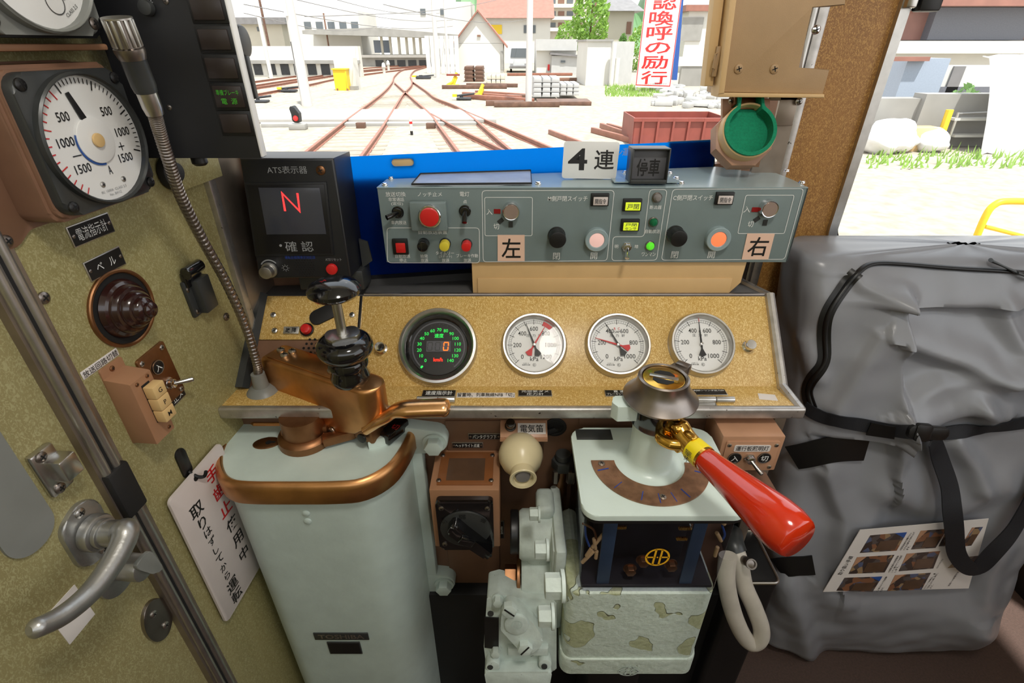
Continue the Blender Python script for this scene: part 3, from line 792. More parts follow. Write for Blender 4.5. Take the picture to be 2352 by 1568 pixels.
for i in range(14):
    a = 2 * math.pi * i / 14
    b.box((0, 0, 0), (.0028, .003, L * .28), .0008, M=gm @ R(math.degrees(a)) @ T(0, .0112, L * .855))
b.lathe([(.0095, L * .99), (.0125, L * .992), (.0125, L * 1.01), (.0, L * 1.012)], 24, gm)
obj('grille', b, 'alu', hd)
b = B(); b.lathe([(0, 0), (.026, 0), (.026, .004), (.02, .012), (.012, .016), (.0105, .04), (0, .042)], 28, Matrix.Translation(W(593, 862, Y=.675) - V((0, 0, .036)))); obj('base', b, 'grey_plastic', mc)

# --- ATS display
AF = PL(W(702, 640, Y=.762), (1, 0, 0), (0, .06, 1))
at_ = thing('warning_display', 'black display box with a red letter N lit on its screen', 'display', AF.m)
def box_from(P, tl, tr, br, bl): return [tuple(P.p(*q)) for q in (bl, br, tr, tl)]
oo = box_from(AF, (549, 363), (766, 363), (806, 637), (594, 641))
b = B(); b.prism(oo, -.082, 0, .004, 3); cs = obj('casing', b, 'ats_black', at_)
so = box_from(AF, (569, 424), (746, 422), (763, 580), (592, 583))
b = B(); k = [V(p) for p in so]; c4 = sum(k, V((0, 0))) / 4
b.prism([tuple(c4 + (p - c4) * 1.06) for p in k], 0, .003, .0015); b2 = obj('bezel', b, 'ats_black', cs)
b = B(); b.prism(so, .0025, .0036, .0004); obj('bezel_inset', b, 'screen_dark', b2)
sc2 = box_from(AF, (596, 430), (736, 430), (751, 536), (615, 537))
b = B(); b.prism(sc2, .003, .0046, .0004); obj('screen', b, 'screen', at_)
b = B()
q = [AF.p(*p) for p in ((658, 482), (653, 442), (691, 482), (687, 442))]
q = [AF.p(*p) for p in ((658, 483), (651, 442), (691, 483), (686, 442))]
b.line(q, .0032, .0052); obj('lit_letter', b, 'led_red', at_)
def ptext(b, P, s, u, v, wpx=None, hpx=None, z=.0005, bold=0.0):
    q = P.p(u, v, z); kx, ky = P.k(u, v)
    b.text(s, q.x, q.y, w=wpx * kx if wpx else None, h=hpx * ky if hpx else None, z=z, bold=bold)
b = B(); ptext(b, AF, 'ATS表示器', 659, 390, 92, 17); ptext(b, AF, '確 認', 687, 566, 64, 23, .004); ptext(b, AF, 'ATSリセット', 766, 596, 37, 6.5)
b.arc(.0155, .0135, 40, 150, .0006, cx=AF.p(621, 617).x, cy=AF.p(621, 617).y)
q = AF.p(656, 615)
b.arc(.0036, .0030, 0, 360, .0006, cx=q.x, cy=q.y)
for i in range(8):
    a = math.pi / 4 * i; b.line([(q.x + .0045 * math.cos(a), q.y + .0045 * math.sin(a)), (q.x + .0062 * math.cos(a), q.y + .0062 * math.sin(a))], .0006, .0006)
obj('lettering', b, 'grey_ink', at_)
b = B(); ptext(b, AF, '運転台故障表示対応済', 689, 591, 70, 7.5); obj('blue_lettering', b, 'blue_ink', at_)
q = AF.p(621, 618); b = B(); b.cyl((q.x, q.y, 0), .0125, .006, 32, .001); b.cyl((q.x, q.y, .006), .0098, .014, 36, .001); obj('knob', b, 'alu', at_)
q = AF.p(764, 616); b = B(); b.cyl((q.x, q.y, 0), .0088, .008, 32, .002); obj('button', b, 'red_button', at_)
b = B(); q = AF.p(700, 613)
for i in range(-4, 5):
    for j in range(-4, 5):
        x, y = (i + (j % 2) * .5) * .0042, j * .0038
        if math.hypot(x, y) < .0165: b.cyl((q.x + x, q.y + y, -.0002), .0012, .0006, 8)
obj('speaker_holes', b, 'dark_void', at_)
screws([tuple(AF.p(737, 391))], .007, at_, 'bronze_dark', 0); q = AF.p(647, 562); b = B(); b.cyl((q.x, q.y, .0036), .002, .001, 12); obj('indicator', b, 'grey_ink', at_)
# side flange and stay
q = AF.p(806, 600)
b = B(); b.prism([(q.x, -.0), (q.x + .018, .012), (q.x + .014, .045), (q.x, .05)], -.06, -.056, 0); b.box((q.x - .05, -.016, -.06), (.11, .034, .05), .003)
obj('stay', b, 'grey_box', at_)

# ================================================================== BLUE SUN SHEET ON THE WINDSCREEN LEDGE
def bs(x, z): return V((x, .872 + .17 * (x + .21), z))
bl = bs(-.30, 0); 
x0 = W(797, 360, Y=.86).x; x1 = W(1642, 322, Y=.985).x
zt0, zt1 = W(797, 360, Y=bs(x0, 0).y).z, W(1642, 322, Y=bs(x1, 0).y).z
BF = PL(bs(x0, EYE - .375), bs(x1, 0) - bs(x0, 0), (0, 0, 1))
Lb = (bs(x1, 0) - bs(x0, 0)).length; Hb0 = zt0 - (EYE - .375); Hb1 = zt1 - (EYE - .375)
cq = BF.p(925, 373)
b = B()
t = bmesh.new(); ot = [(0, 0), (Lb, 0), (Lb, Hb1), (0, Hb0)]; hole = rrect(.036, .012, .0058, 5, cq.x, cq.y)
ov = [t.verts.new((p[0], p[1], 0)) for p in ot]; iv = [t.verts.new((p[0], p[1], 0)) for p in hole]
es = [t.edges.new((ov[i - 1], ov[i])) for i in range(4)] + [t.edges.new((iv[i - 1], iv[i])) for i in range(len(iv))]
bmesh.ops.triangle_fill(t, edges=es, use_beauty=True)
g = bmesh.ops.extrude_face_region(t, geom=t.faces[:]); bmesh.ops.translate(t, vec=(0, 0, -.0015), verts=[e for e in g['geom'] if isinstance(e, bmesh.types.BMVert)])
bmesh.ops.recalc_face_normals(t, faces=t.faces); b.merge(t)
sh = thing('sun_sheet', 'blue plastic sheet standing behind the grey switch console along the windscreen', 'sheet', BF.m)
obj('sheet', b, 'blue_sheet', sh, smooth=0)
b = B(); ptext(b, BF, 'ワンマン運転', 1418, 349, 74, 18, .0008); obj('lettering', b, 'grey_ink', sh)
c, w, h = BF.rect(1540, 324, 1640, 395)
b = B(); b.prism([tuple(BF.p(1537, 390)), tuple(BF.p(1643, 390)), tuple(BF.p(1643, 321)), tuple(BF.p(1537, 326))], -.006, -.0016); obj('backing_tag', b, 'strap', sh)
b = B(); b.box((cq.x, cq.y, -.004), (.036, .014, .003), .001); obj('grip_insert', b, 'key_cream', sh)
b = B(); zl = EYE - .368
b.sheet([[bs(-.26, zl - .014) + V((0, -.03, 0)), bs(.44, zl - .014) + V((0, -.03, 0))], [bs(-.26, zl + .004) + V((0, -.02, 0)), bs(.44, zl + .004) + V((0, -.02, 0))], [bs(-.26, zl + .004) + V((0, .06, 0)), bs(.44, zl + .004) + V((0, .06, 0))]], .008)
struct('trim_8', b, 'rubber')

# ================================================================== GREY SWITCH CONSOLE
CF = PL((0, .80, EYE - .3135), (1, 0, 0), (0, 0, 1))
cs = thing('switch_console', 'long grey switch console with lit buttons and lettering in front of the windscreen', 'control console', CF.m)
H = .1229; XL, XR = -.2085, .4565
def cpt(u, v, z=.0): return CF.p(u, v, z)
b = B()
def topd(x): return -(.055 + .17 * (x + .206))                    # depth of the back edge, in console z
b2 = [(XL, 0), (XR, 0), (XR - .0, -.045), (.452, -.1), (.40, -.12), (.37, topd(.37)), (XL + .004, topd(XL))]
mz = Matrix(((1, 0, 0, 0), (0, 0, 1, 0), (0, 1, 0, 0), (0, 0, 0, 1)))
b.prism(b2, 0, H - .0016, .001, M=mz); t = b.bm; bmesh.ops.recalc_face_normals(t, faces=t.faces)
obj('body', b, 'console', cs)
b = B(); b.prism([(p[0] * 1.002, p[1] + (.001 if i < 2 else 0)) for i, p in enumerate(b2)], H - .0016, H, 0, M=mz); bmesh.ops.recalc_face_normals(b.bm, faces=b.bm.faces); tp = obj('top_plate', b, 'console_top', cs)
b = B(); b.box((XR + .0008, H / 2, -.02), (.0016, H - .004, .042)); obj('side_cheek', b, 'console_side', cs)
for (u, v) in ((898, 410), (884, 425), (1236, 422), (1806, 393), (1841, 420), (1436, 396), (1538, 398), (1553, 410), (1564, 421)):
    q = W(u, v, Z=-.1906)
    b = B(); b.screw(0, 0, .0052, 0); b.cyl((0, 0, 0), .0042, .004, 16, .0012)
    obj('screw', b, 'chrome', tp, T(q.x, H, -(q.y - .80)) @ R(-90, 'X'))
# lettering and lines
b = B(); Z_ = .0006
for s, u, v, w_, h_ in (('放送切換', 908.6, 446, 46, 11), ('非常通話', 910, 458, 36, 9), ('(定位)', 912, 468, 27, 8.5), ('車内放送', 916, 511, 35, 9), ('ノッチ止メ', 987, 446, 56, 10.5), ('電灯', 1067, 445.5, 22, 11), ('点', 1068, 463, 9, 8.5), ('滅', 1069, 509, 9, 8.5),
        ('自動放送装置', 994, 532.5, 66, 10.5), ('自動放送', 925, 588, 34, 8.5), ('停止', 926, 597.5, 17, 8.5), ('始発', 974, 588, 17, 8.5), ('放送', 975, 597.5, 17, 8.5), ('タイムリー', 1022, 581, 42, 8), ('(スポット)', 1023, 589, 30, 7.5), ('放送', 1023.5, 597.5, 17, 8.5), ('ブレーキ作動', 1073, 587, 50, 8.5), ('放送', 1073.5, 597.5, 17, 8.5),
        ('入', 1124, 486.6, 14, 13), ('切', 1140, 520, 13, 13), ('M側戸閉スイッチ', 1304, 456, 91, 12.5), ('閉', 1278, 588, 15.5, 15.5), ('開', 1364, 587.5, 15.5, 15.5),
        ('断流器', 1506, 476, 27, 9), ('自動放送', 1499, 531, 34, 9), ('ワンマン', 1490, 584, 32, 8.5), ('明', 1416, 566, 8, 8), ('暗', 1462, 566, 8, 8),
        ('C側戸閉スイッチ', 1592, 454, 91, 12.5), ('入', 1716, 481, 15, 14), ('切', 1724, 514.6, 13, 13), ('閉', 1549.7, 585, 16, 15.5), ('開', 1634, 585, 16, 15.5)):
    ptext(b, CF, s, u, v, w_, h_, Z_, .004)
def outline(b, pts, r=.006, w=.0009):
    q = [tuple(cpt(*p)) for p in pts]
    b.line([V(p) for p in fillet(q, r, 4)], w, Z_, closed=True)
outline(b, ((889, 523), (1101, 523), (1101.5, 603), (890.5, 603)))
outline(b, ((1107, 437.5), (1411, 437), (1394, 598), (1110, 601)))
outline(b, ((1113, 453), (1223, 453), (1222, 541), (1114, 541)), .003)
outline(b, ((1492, 435), (1532, 435), (1508, 597), (1405, 598), (1408, 543), (1479, 543)))
outline(b, ((1545, 434.5), (1846, 433), (1802, 595), (1519, 597)))
outline(b, ((1713, 448), (1824, 448), (1801, 536), (1694, 536)), .003)
obj('lettering', b, 'white_ink', cs)
def at_c(u, v, z=0.0): q = cpt(u, v, z); return T(q.x, q.y, z)
kx = CF.k(1360, 520)[0]
def push(name, u, v, rpx, h, mat, ring=None, ringmat='grey_box', bev=.0015, base_h=.004, extra=None):
    m = at_c(u, v, h * .6)
    m = T(cpt(u, v, h).x, cpt(u, v, h).y, 0)
    r = rpx * kx
    parent = cs
    b = B(); b.ring((ring or rpx + 3) * kx, r * .9, 0, base_h, 32, bev=.001)
    parent = obj(name, b, ringmat, cs, m)
    b = B(); b.cyl((0, 0, 0), r, h, 32, bev); obj('button_cap', b, mat, parent)
    return parent
# notch button on a raised plate
c, w, h = CF.rect(945, 456, 1029, 522)
b = B(); b.box((c.x, c.y - .002, .008), (w, h, .016), .003); nb = obj('button_plate', b, 'console', cs)
p_ = push('stop_button', 985.6, 500, 21, .030, 'red_button', 25, 'chrome', .002, .027)
push('announce_button', 970, 567, 12.5, .018, 'black_gloss', 13, 'black', .0012)
push('announce_button', 1020, 567, 11.5, .018, 'yellow_button', 13, 'black', .0012)
push('announce_button', 1070.5, 568, 11, .018, 'red_button', 12.5, 'black', .0012)
c, w, h = CF.rect(903, 547, 938, 582)
b = B(); b.box((c.x, c.y, .003), (w, h, .006), .001); sq_ = obj('lamp_button', b, 'black', cs)
b = B(); b.box((c.x + .001, c.y - .001, .006), (w * .62, h * .62, .005), .001); obj('lens', b, 'red_button', sq_)
def ltoggle(u, v, lx, ly):
    m = at_c(u, v)
    b = B(); b.ring(.0095, .004, 0, .003, 28, bev=.001); b.cyl((0, 0, 0), .0075, .006, 24, .001); o = obj('selector_switch', b, 'black_gloss', cs, m)
    b = B(); b.tube([(0, 0, .004), (lx * .5, ly * .5, .014), (lx, ly, .02)], [.0034, .004, .0042], 12); obj('lever', b, 'black_gloss', o)
ltoggle(914, 487, -.014, -.003); ltoggle(1068, 484, 0, -.013)
# key switches
for (u, v, mk, s1, s2, mt_) in ((1174, 487, (1142, 485), (1150, 507), (1173, 515), 'lens_grey'), (1769, 481, (1734, 481), (1738, 503), (1757, 511), 'lens_grey')):
    m = T(cpt(u, v, .012).x, cpt(u, v, .012).y, 0); r = 18.5 * kx
    b = B(); b.lathe([(0, 0), (r * 1.06, 0), (r * 1.06, .008), (r, .012), (r * .97, .013), (r * .88, .0125), (0, .0125)], 36, m); o = obj('key_switch', b, 'chrome', cs)
    b = B(); b.cyl((0, 0, .0122), r * .86, .0006, 32, M=m); obj('key_face', b, 'key_face', o)
    b = B(); q = cpt(*mk); b.box((q.x, q.y, .0005), (.0105, .0072, .0008)); obj('position_mark', b, 'red_mark', cs)
    b = B()
    for (p, a) in ((s1, 40), (s2, 90)):
        q = cpt(*p); b.box((0, 0, .0005), (.0095, .0068, .0008), M=T(q.x, q.y) @ R(a))
    obj('worn_marks', b, 'grey_box', cs)
# stickers
for (s, pts) in (('左', ((1143, 539), (1205, 539), (1205, 599), (1143, 599))), ('右', ((1716, 535.5), (1779, 536), (1764, 595), (1703, 595)))):
    q = [V(cpt(*p)) for p in pts]; c4 = sum(q, V((0, 0))) / 4
    b = B(); b.prism([tuple(p) for p in q], 0.0005, .0012); o = obj('side_sticker', b, 'pink_card', cs)
    b = B(); b.text(s, c4.x, c4.y, w=(q[1] - q[0]).length * .72, h=(q[0] - q[3]).length * .74, z=.0014, bold=.012); obj('lettering', b, 'black_ink', o)
for (u, v, s, gl_, w_, h_) in ((1377, 457, '開指令', 'sign_white', 40, 28), (1662, 454, '開指令', 'sign_white', 40, 28), (1451, 469, '戸閉', 'lit_yellow', 42, 28), (1446, 515, '戸閉\nセンサ', 'lit_yellow', 42, 28)):
    q = cpt(u, v); w_, h_ = w_ * kx, h_ * kx
    b = B(); b.box((q.x, q.y, .003), (w_, h_, .006), .001); o = obj('indicator', b, 'black', cs)
    b = B(); b.box((q.x + .0008, q.y - .0016, .006), (w_ * .80, h_ * .64, .003), .0006); l_ = obj('lens', b, gl_, o)
    b = B()
    for i, r_ in enumerate(s.split('\n')):
        n = len(s.split('\n')); b.text(r_, q.x + .0008, q.y - .0016 + (h_ * .16 * (1 - 2 * i) if n > 1 else 0), w=w_ * .62, h=h_ * (.42 if n == 1 else .26), z=.0078, bold=.01)
    obj('lettering', b, 'dark_ink', o)
for (u, v) in ((1281, 552), (1560, 549)):
    push('close_button', u, v, 19.5, .026, 'black', 20.5, 'black_gloss', .002)
push('open_button', 1371, 552, 19, .010, 'lit_pink', 27, 'console_top', .003, .011); push('open_button', 1651, 550, 19.5, .010, 'lit_orange', 28, 'console_top', .003, .011)
for (u, v, m_) in ((1510.8, 455, 'lens_grey'), (1502, 511.5, 'lens_green'), (1494.4, 566, 'lit_green')):
    q = cpt(u, v, .006)
    b = B(); b.ring(.0078, .0062, 0, .004, 24, M=T(q.x, q.y), bev=.0008); o = obj('pilot_lamp', b, 'steel_dark', cs)
    b = B(); b.lathe([(.0066, 0), (.0066, .004), (.0058, .0075), (.0036, .0098), (0, .0105)], 24, T(q.x, q.y)); obj('lens', b, m_, o)
toggle(at_c(1439, 566), cs, 1.1, (25, -8))
for x in (-.17, .05, .40): pass
# --- things lying on the console
def on_top(x, y): return V((x, y, EYE - .1906))
q = [W(u, v, Z=-.1906) for u, v in ((946, 428), (1221, 426), (1219, 396), (966, 404))]
b = B(); rows = []
for i in range(3):
    t_ = i / 2; rows.append([(q[0].lerp(q[1], s / 10)).lerp(q[3].lerp(q[2], s / 10), t_) + V((0, 0, .003 + .0012 * math.sin(s * .9) * (1 - t_))) for s in range(11)])
b.sheet(rows, .003)
cl_ = tag(obj('card_holder', b, 'card_grey'), 'flat grey card holder with a black rim lying on the left of the console top', 'card holder')
b = B(); b.tube([p + V((0, 0, .0035)) for p in q], .0016, 8, closed=True); obj('rim', b, 'rubber', cl_)
NF = PL(W(1355, 410, Z=-.1895), (1, 0, 0), (0, .12, 1))
cc = [NF.p(*p) for p in ((1290, 409), (1414, 411), (1424, 326), (1296, 324))]
cd = thing('number_card', 'white card with black 4 and a character standing on the console', 'card', NF.m)
b = B(); b.prism(fillet([tuple(p) for p in cc], .005), -.0015, .0015, .0004); obj('card', b, 'white_paint', cd)
b = B(); ptext(b, NF, '4', 1327, 366, 44, 50, .0018, .02); ptext(b, NF, '連', 1388, 367, 46, 45, .0018, .012); obj('lettering', b, 'black_ink', cd)
b = B(); b.box((0, .006, -.012), (.05, .004, .02)); obj('foot', b, 'white_paint', cd)
SF = PL(W(1488, 424, Z=-.1895), (1, 0, 0), (0, .04, 1))
ss = [SF.p(*p) for p in ((1446, 420), (1530, 424), (1540, 341), (1453, 339))]
sd = thing('stop_indicator', 'small dark grey hooded indicator with two black characters on the console', 'indicator', SF.m)
b = B(); cmid = sum(ss, V((0, 0))) / 4; w_ = (ss[1] - ss[0]).length; h_ = (ss[3] - ss[0]).length
x_, y_ = cmid.x, cmid.y
for (bx_, by_, bw, bh) in ((x_ - w_ / 2 + .001, y_, .0022, h_), (x_ + w_ / 2 - .001, y_, .0022, h_), (x_, y_ + h_ / 2 - .001, w_, .0022), (x_, y_ - h_ / 2 + .003, w_, .006)): b.box((bx_, by_, -.014), (bw, bh, .036), .0006)
obj('hood', b, 'grey_box', sd)
b = B(); b.box((x_, y_, -.018), (w_ - .003, h_ - .004, .02), .001); bd = obj('inner_face', b, 'smoke_grey', sd)
b = B(); b.box((x_, y_ - .012, -.008), (w_ * .7, .026, .0016)); b.text('停車', x_, y_ - .006, w=w_ * .62, h=.024, z=-.0068, bold=.01)
b.bm.faces.ensure_lookup_table(); obj('lettering', b, 'black_ink', bd) if False else None
b = B(); b.text('停車', x_, y_ - .003, w=w_ * .62, h=.026, z=-.0074, bold=.012); obj('lettering', b, 'black_ink', bd)
b = B(); b.box((x_ - .0, y_ - h_ / 2 + .001, -.02), (w_ + .045, .0015, .03)); obj('mounting_plate', b, 'console_top', sd)
# cream board carrying the console
q0, q1 = W(1086, 677, Y=.805), W(1702, 672, Y=.805)
b = B(); zb = EYE - .3755; zc = EYE - .3139
b.prism([(q0.x, zb), (q1.x - .022, zb), (q1.x - .004, zb + .022), (q1.x - .002, zc), (q0.x, zc)], -.06, 0, .0015, M=Matrix(((1, 0, 0, 0), (0, 0, -1, .806), (0, 1, 0, 0), (0, 0, 0, 1))))
sup = tag(obj('console_support', b, 'cream_board'), 'cream painted support box under the grey switch console', 'support box')
b = B(); b.box(((q0.x + q1.x) / 2 - .006, .8055, zb + .016), (q1.x - q0.x - .03, .004, .03), .001); obj('lower_lip', b, 'cream_board', sup)

# ================================================================== COVER BOX, WATCH HOLDER
KF = PL((0, .86, EYE), (1, 0, 0), (0, 0, 1))
cbx = thing('cover_box', 'tan painted metal cover box with a notched plate, directly above the green watch holder', 'cover', KF.m)
pp = [tuple(KF.p(*p)) for p in ((1648, 216), (1893, 221), (1909, 160), (1836, 157), (1868, 14), (1945, 11), (1949, -60), (1684, -60))]
b = B(); b.prism(pp, -.05, -.012, .001); obj('back_plate', b, 'tan_cover', cbx)
pi = [tuple(KF.p(*p)) for p in ((1662, 212), (1893, 216), (1909, 160), (1836, 157), (1868, 14), (1945, 11), (1949, -60), (1698, -60))]
b = B(); b.prism(pi, -.013, -.004, .001); obj('front_plate', b, 'tan_cover', cbx)
pl2 = [tuple(KF.p(*p)) for p in ((1648, 216), (1662, 214), (1698, -60), (1682, -60))]
b = B(); b.prism(pl2, -.03, .004, .002); b.prism([tuple(KF.p(*p)) for p in ((1648, 223), (1893, 225), (1893, 216), (1662, 213), (1648, 213))], -.03, .002, .002); obj('edge_flange', b, 'cream_board', cbx)
screws([tuple(KF.p(1696, 158, -.004)), tuple(KF.p(1778, 158, -.004))], .0068, cbx, 'tan_cover', -.004)
b = B(); pl3 = [tuple(KF.p(*p)) for p in ((1625, 200), (1646, 200), (1680, -60), (1655, -60))]
b.prism(pl3, -.035, -.015, .002); ha = obj('blind_rail', b, 'cream_board', cbx)
b = B(); q = KF.p(1651, 142); b.box((q.x, q.y, -.012), (.006, .04, .008), .001); b.tube([(q.x - .002, q.y + .012, -.006), (q.x - .006, q.y + .010, -.003), (q.x - .006, q.y - .008, -.003), (q.x - .002, q.y - .010, -.006)], .001, 8); obj('catch', b, 'tan_cover', ha)
b = B(); pk = [tuple(KF.p(*p)) for p in ((1834, 162), (1880, 160), (1900, 10), (1868, 10))]; b.prism(pk, -.06, -.05); kp = obj('notch_plate', b, 'alu_brown', cbx)
screws([tuple(KF.p(1874, 68, -.05))], .0068, kp, 'chrome', -.05)

HF = PL((0, .885, EYE), (1, 0, 0), (0, 0, 1))
wh_ = thing('watch_holder', 'green felt lined round watch holder on an octagonal tan bracket under the cover box', 'holder', HF.m)
hc_ = HF.p(1710, 322, .02)
b = B(); pb = [tuple(HF.p(*p)) for p in ((1662, 228), (1772, 228), (1766, 300), (1746, 385), (1660, 382))]
b.prism(pb, -.012, -.004, .001); br_ = obj('back_plate', b, 'brown_paint', wh_)
b = B(); b.box((hc_.x + .062, hc_.y + .075, -.012), (.05, .04, .006), .001); b.box((hc_.x + .07, hc_.y + .04, -.012), (.03, .045, .006), .001); b.box((hc_.x + .065, hc_.y - .03, -.022), (.05, .10, .008)); obj('side_brackets', b, 'alu_brown', br_)
screws([tuple(HF.p(1680, 232, -.004)), tuple(HF.p(1836, 233, -.004))], .006, br_, 'steel', -.006)
tl = T(hc_.x, hc_.y, .0) @ R(-28, 'X')
b = B(); b.prism(circ(.049, 8), -.004, .018, .002, M=T(hc_.x, hc_.y - .004, .0) @ R(-28, 'X') @ R(22.5)); obj('octagon_bracket', b, 'brown_paint', wh_)
ro = .0405
b = B(); b.ring(ro + .002, ro - .001, .012, .036, 48, M=tl, bev=.001); cup = obj('cup', b, 'cream_board', wh_)
b = B()
# felt: open ring with a throat at the top, and a felt floor
n = 40
op_ = 62; outer = [(ro * math.cos(math.radians(op_ + 56 + (360 - 56) * i / n)), ro * math.sin(math.radians(op_ + 56 + (360 - 56) * i / n))) for i in range(n + 1)]
inner = [(p[0] * .86, p[1] * .86) for p in outer]
outl = outer + [(.019, ro * 1.42), (.0135, ro * 1.42)] + inner[::-1] + [(-.0135, ro * 1.42), (-.019, ro * 1.42)]
b.prism(outl, .018, .040, .0016, M=tl); b.cyl((0, 0, .018), ro * .95, .003, 40, M=tl); obj('felt_lining', b, 'green_felt', wh_)
b = B(); b.box((0, ro * 1.22, .022), (.028, .024, .003), M=tl); b.box((.021, ro * 1.3, .022), (.003, .022, .02), M=tl); b.box((-.021, ro * 1.3, .022), (.003, .022, .02), M=tl); obj('throat_plate', b, 'bronze_dark', wh_)

# ================================================================== DRIVER'S DESK
PF = PL((0, .684, EYE - .49), (1, 0, 0), (0, .1157, .115))
pt_ = lambda u, v, z=0.0: PF.p(u, v, z)
PLEN = .163
XD0, XD1 = -.452, .4385
dk = thing('driver_desk', 'driver desk with a sloping yellow veneered instrument panel and aluminium edges', 'desk')
iy = .115 / PLEN
b = B(); xs0 = pt_(829, 760).x
b.box(((xs0 + XD1) / 2, PLEN / 2 + .0006, -.009), (XD1 - xs0, PLEN - .0026, .018), .0008); obj('instrument_panel', b, 'panel_veneer', dk, PF.m)
b = B(); b.box(((XD0 + xs0) / 2 + .006, PLEN * .76, -.009), (xs0 - XD0 - .012, PLEN * .48, .018), .0008); lp_ = obj('side_panel', b, 'panel_veneer', dk, PF.m)
b = B(); b.box((xs0 - .004, PLEN / 2, -.002), (.005, PLEN, .006), .001); obj('panel_divider', b, 'black', dk, PF.m)
b = B(); b.box(((XD0 + xs0) / 2 + .006, PLEN * .26, -.007), (xs0 - XD0 - .014, PLEN * .50, .018), .001); sp_ = obj('speaker_plate', b, 'brown_dark_and_shaded', dk, PF.m)
q = pt_(745, 722); b = B(); b.prism(rrect(.05, .026, .012, 6), 0, .004, .001, M=T(q.x, q.y) @ R(28)); obj('cable_gland', b, 'rubber', lp_)
screws([tuple(pt_(*p)) for p in ((628, 723), (809, 723))], .005, lp_, 'steel', 0)
screws([tuple(pt_(*p, .002)) for p in ((631, 759), )], .005, sp_, 'steel', .002)
q = pt_(669, 758, .003); b = B(); b.box((q.x, q.y, .003), (.026, .0125, .002), .0005); lb = obj('fault_label', b, 'alu', sp_)
b = B(); b.text('故 障', q.x, q.y, w=.018, h=.0085, z=.0046, bold=.01); obj('lettering', b, 'black_ink', lb)
q = pt_(705, 757, .003); b = B(); b.ring(.0115, .009, .002, .006, 28, T(q.x, q.y), .001); lr = obj('fault_lamp', b, 'black', sp_)
b = B(); b.lathe([(.009, .002), (.009, .008), (.0075, .012), (0, .0145)], 28, T(q.x, q.y)); obj('lens', b, 'red_button', lr)
b = B(); q = pt_(722, 800)
for i in range(-2, 3):
    for j in range(-2, 3):
        if abs(i) + abs(j) < 4: b.cyl((q.x + i * .0085 + (j % 2) * .004, q.y + j * .0075, .0018), .0022, .0006, 10)
obj('speaker_holes', b, 'dark_void', sp_)
# flat top behind the panel, ledge in front, body below
ztop = EYE - .375
b = B(); t = [(XD0, .80), (XD1 + .006, .80), (.40, .90), (XD0 + .02, .842)]
b.prism(t, ztop - .02, ztop, .001); obj('desk_top', b, 'desk_top_grey', dk)
zl = EYE - .4865
b = B(); b.box(((XD0 + XD1) / 2 + .004, .662, zl - .009), (XD1 - XD0 + .01, .056, .018), .001); ld = obj('front_ledge', b, 'panel_veneer', dk)
b = B(); b.prism([(0, 0), (.028, -.004), (.03, .012), (.004, .016)], 0, .0004, M=T(W(1735, 904, Z=-.4865).x, W(1735, 910, Z=-.4865).y - .008, zl)); obj('tape_patch', b, 'paper', ld)
b = B(); xe0, xe1 = -.455, .4545
b.box(((xe0 + xe1) / 2, .630, zl - .008), (xe1 - xe0, .012, .02), .004, 3); obj('front_edge_trim', b, 'alu_worn', dk)
b = B()
b.tube([(xe1 - .006, .63, zl - .006), (XD1 + .004, .684, zl + .001)], .009, 10); b.tube([(XD1 + .006, .684, zl - .002), (XD1 + .006, .802, ztop + .002), ], .0085, 10); b.tube([(XD1 + .006, .802, ztop), (.405, .885, ztop + .002)], .006, 8)
obj('side_edge_trim', b, 'alu_worn', dk)
b = B(); b.tube([(XD0 + .01, .682, zl + .0), (XD0 + .018, .802, ztop + .002)], .012, 6); obj('left_edge_trim', b, 'grey_box', dk)
b = B(); b.tube([(xs0, .803, ztop + .001), (XD1, .803, ztop + .001)], .003, 8); obj('top_edge_strip', b, 'steel_dark', dk)
KY = .668
b = B(); b.box(((XD0 + XD1) / 2, KY + .01, (zl - .02) / 2), (XD1 - XD0, .02, zl - .02)); kn = obj('knee_board', b, 'knee_board', dk)
b = B(); b.box((XD1 - .008, KY + .11, (zl - .02) / 2), (.016, .22, zl - .03)); b.prism([(.684, zl - .02), (.86, zl - .02), (.86, ztop - .01), (.795, ztop - .01)], XD1 - .018, XD1 + .001, M=Matrix(((0, 0, 1, 0), (1, 0, 0, 0), (0, 1, 0, 0), (0, 0, 0, 1)))); obj('side_board', b, 'desk_side_veneer', dk)
b = B(); b.box((XD1 + .004, KY - .002, (zl - .02) / 2), (.02, .012, zl - .02), .002); obj('corner_angle', b, 'alu_brown', dk)
NF_ = PL((0, KY, EYE), (1, 0, 0), (0, 0, 1))
c, w, h = NF_.rect(1026, 965, 1250, 1040)
b = B(); b.box((c.x, c.y, .0015), (w, h, .003), .001); obj('access_plate', b, 'knee_board', kn, NF_.m)
c, w, h = NF_.rect(1060, 1165, 1188, 1455)
b = B(); b.box((c.x - .03, c.y, .0015), (w * .9, h, .003), .001); obj('access_plate', b, 'knee_board', kn, NF_.m)
c, w, h = NF_.rect(1330, 950, 1625, 975)
b = B(); b.box((c.x, c.y, .001), (w, h, .002), .0008); obj('access_plate', b, 'knee_board', kn, NF_.m)
q = NF_.p(1275, 980); b = B(); b.ring(.019, .013, 0, .003, 28, bev=.001); b.cyl((0, 0, 0), .013, .001); obj('cable_hole', b, 'rubber', kn, NF_.m @ T(q.x, q.y))
b = B(); b.box((.06, KY - .016, .22), (.75, .03, .42), .004); hb_ = tag(obj('heater_box', b, 'black_matt'), 'black heater box in the dark knee space at the bottom', 'heater')

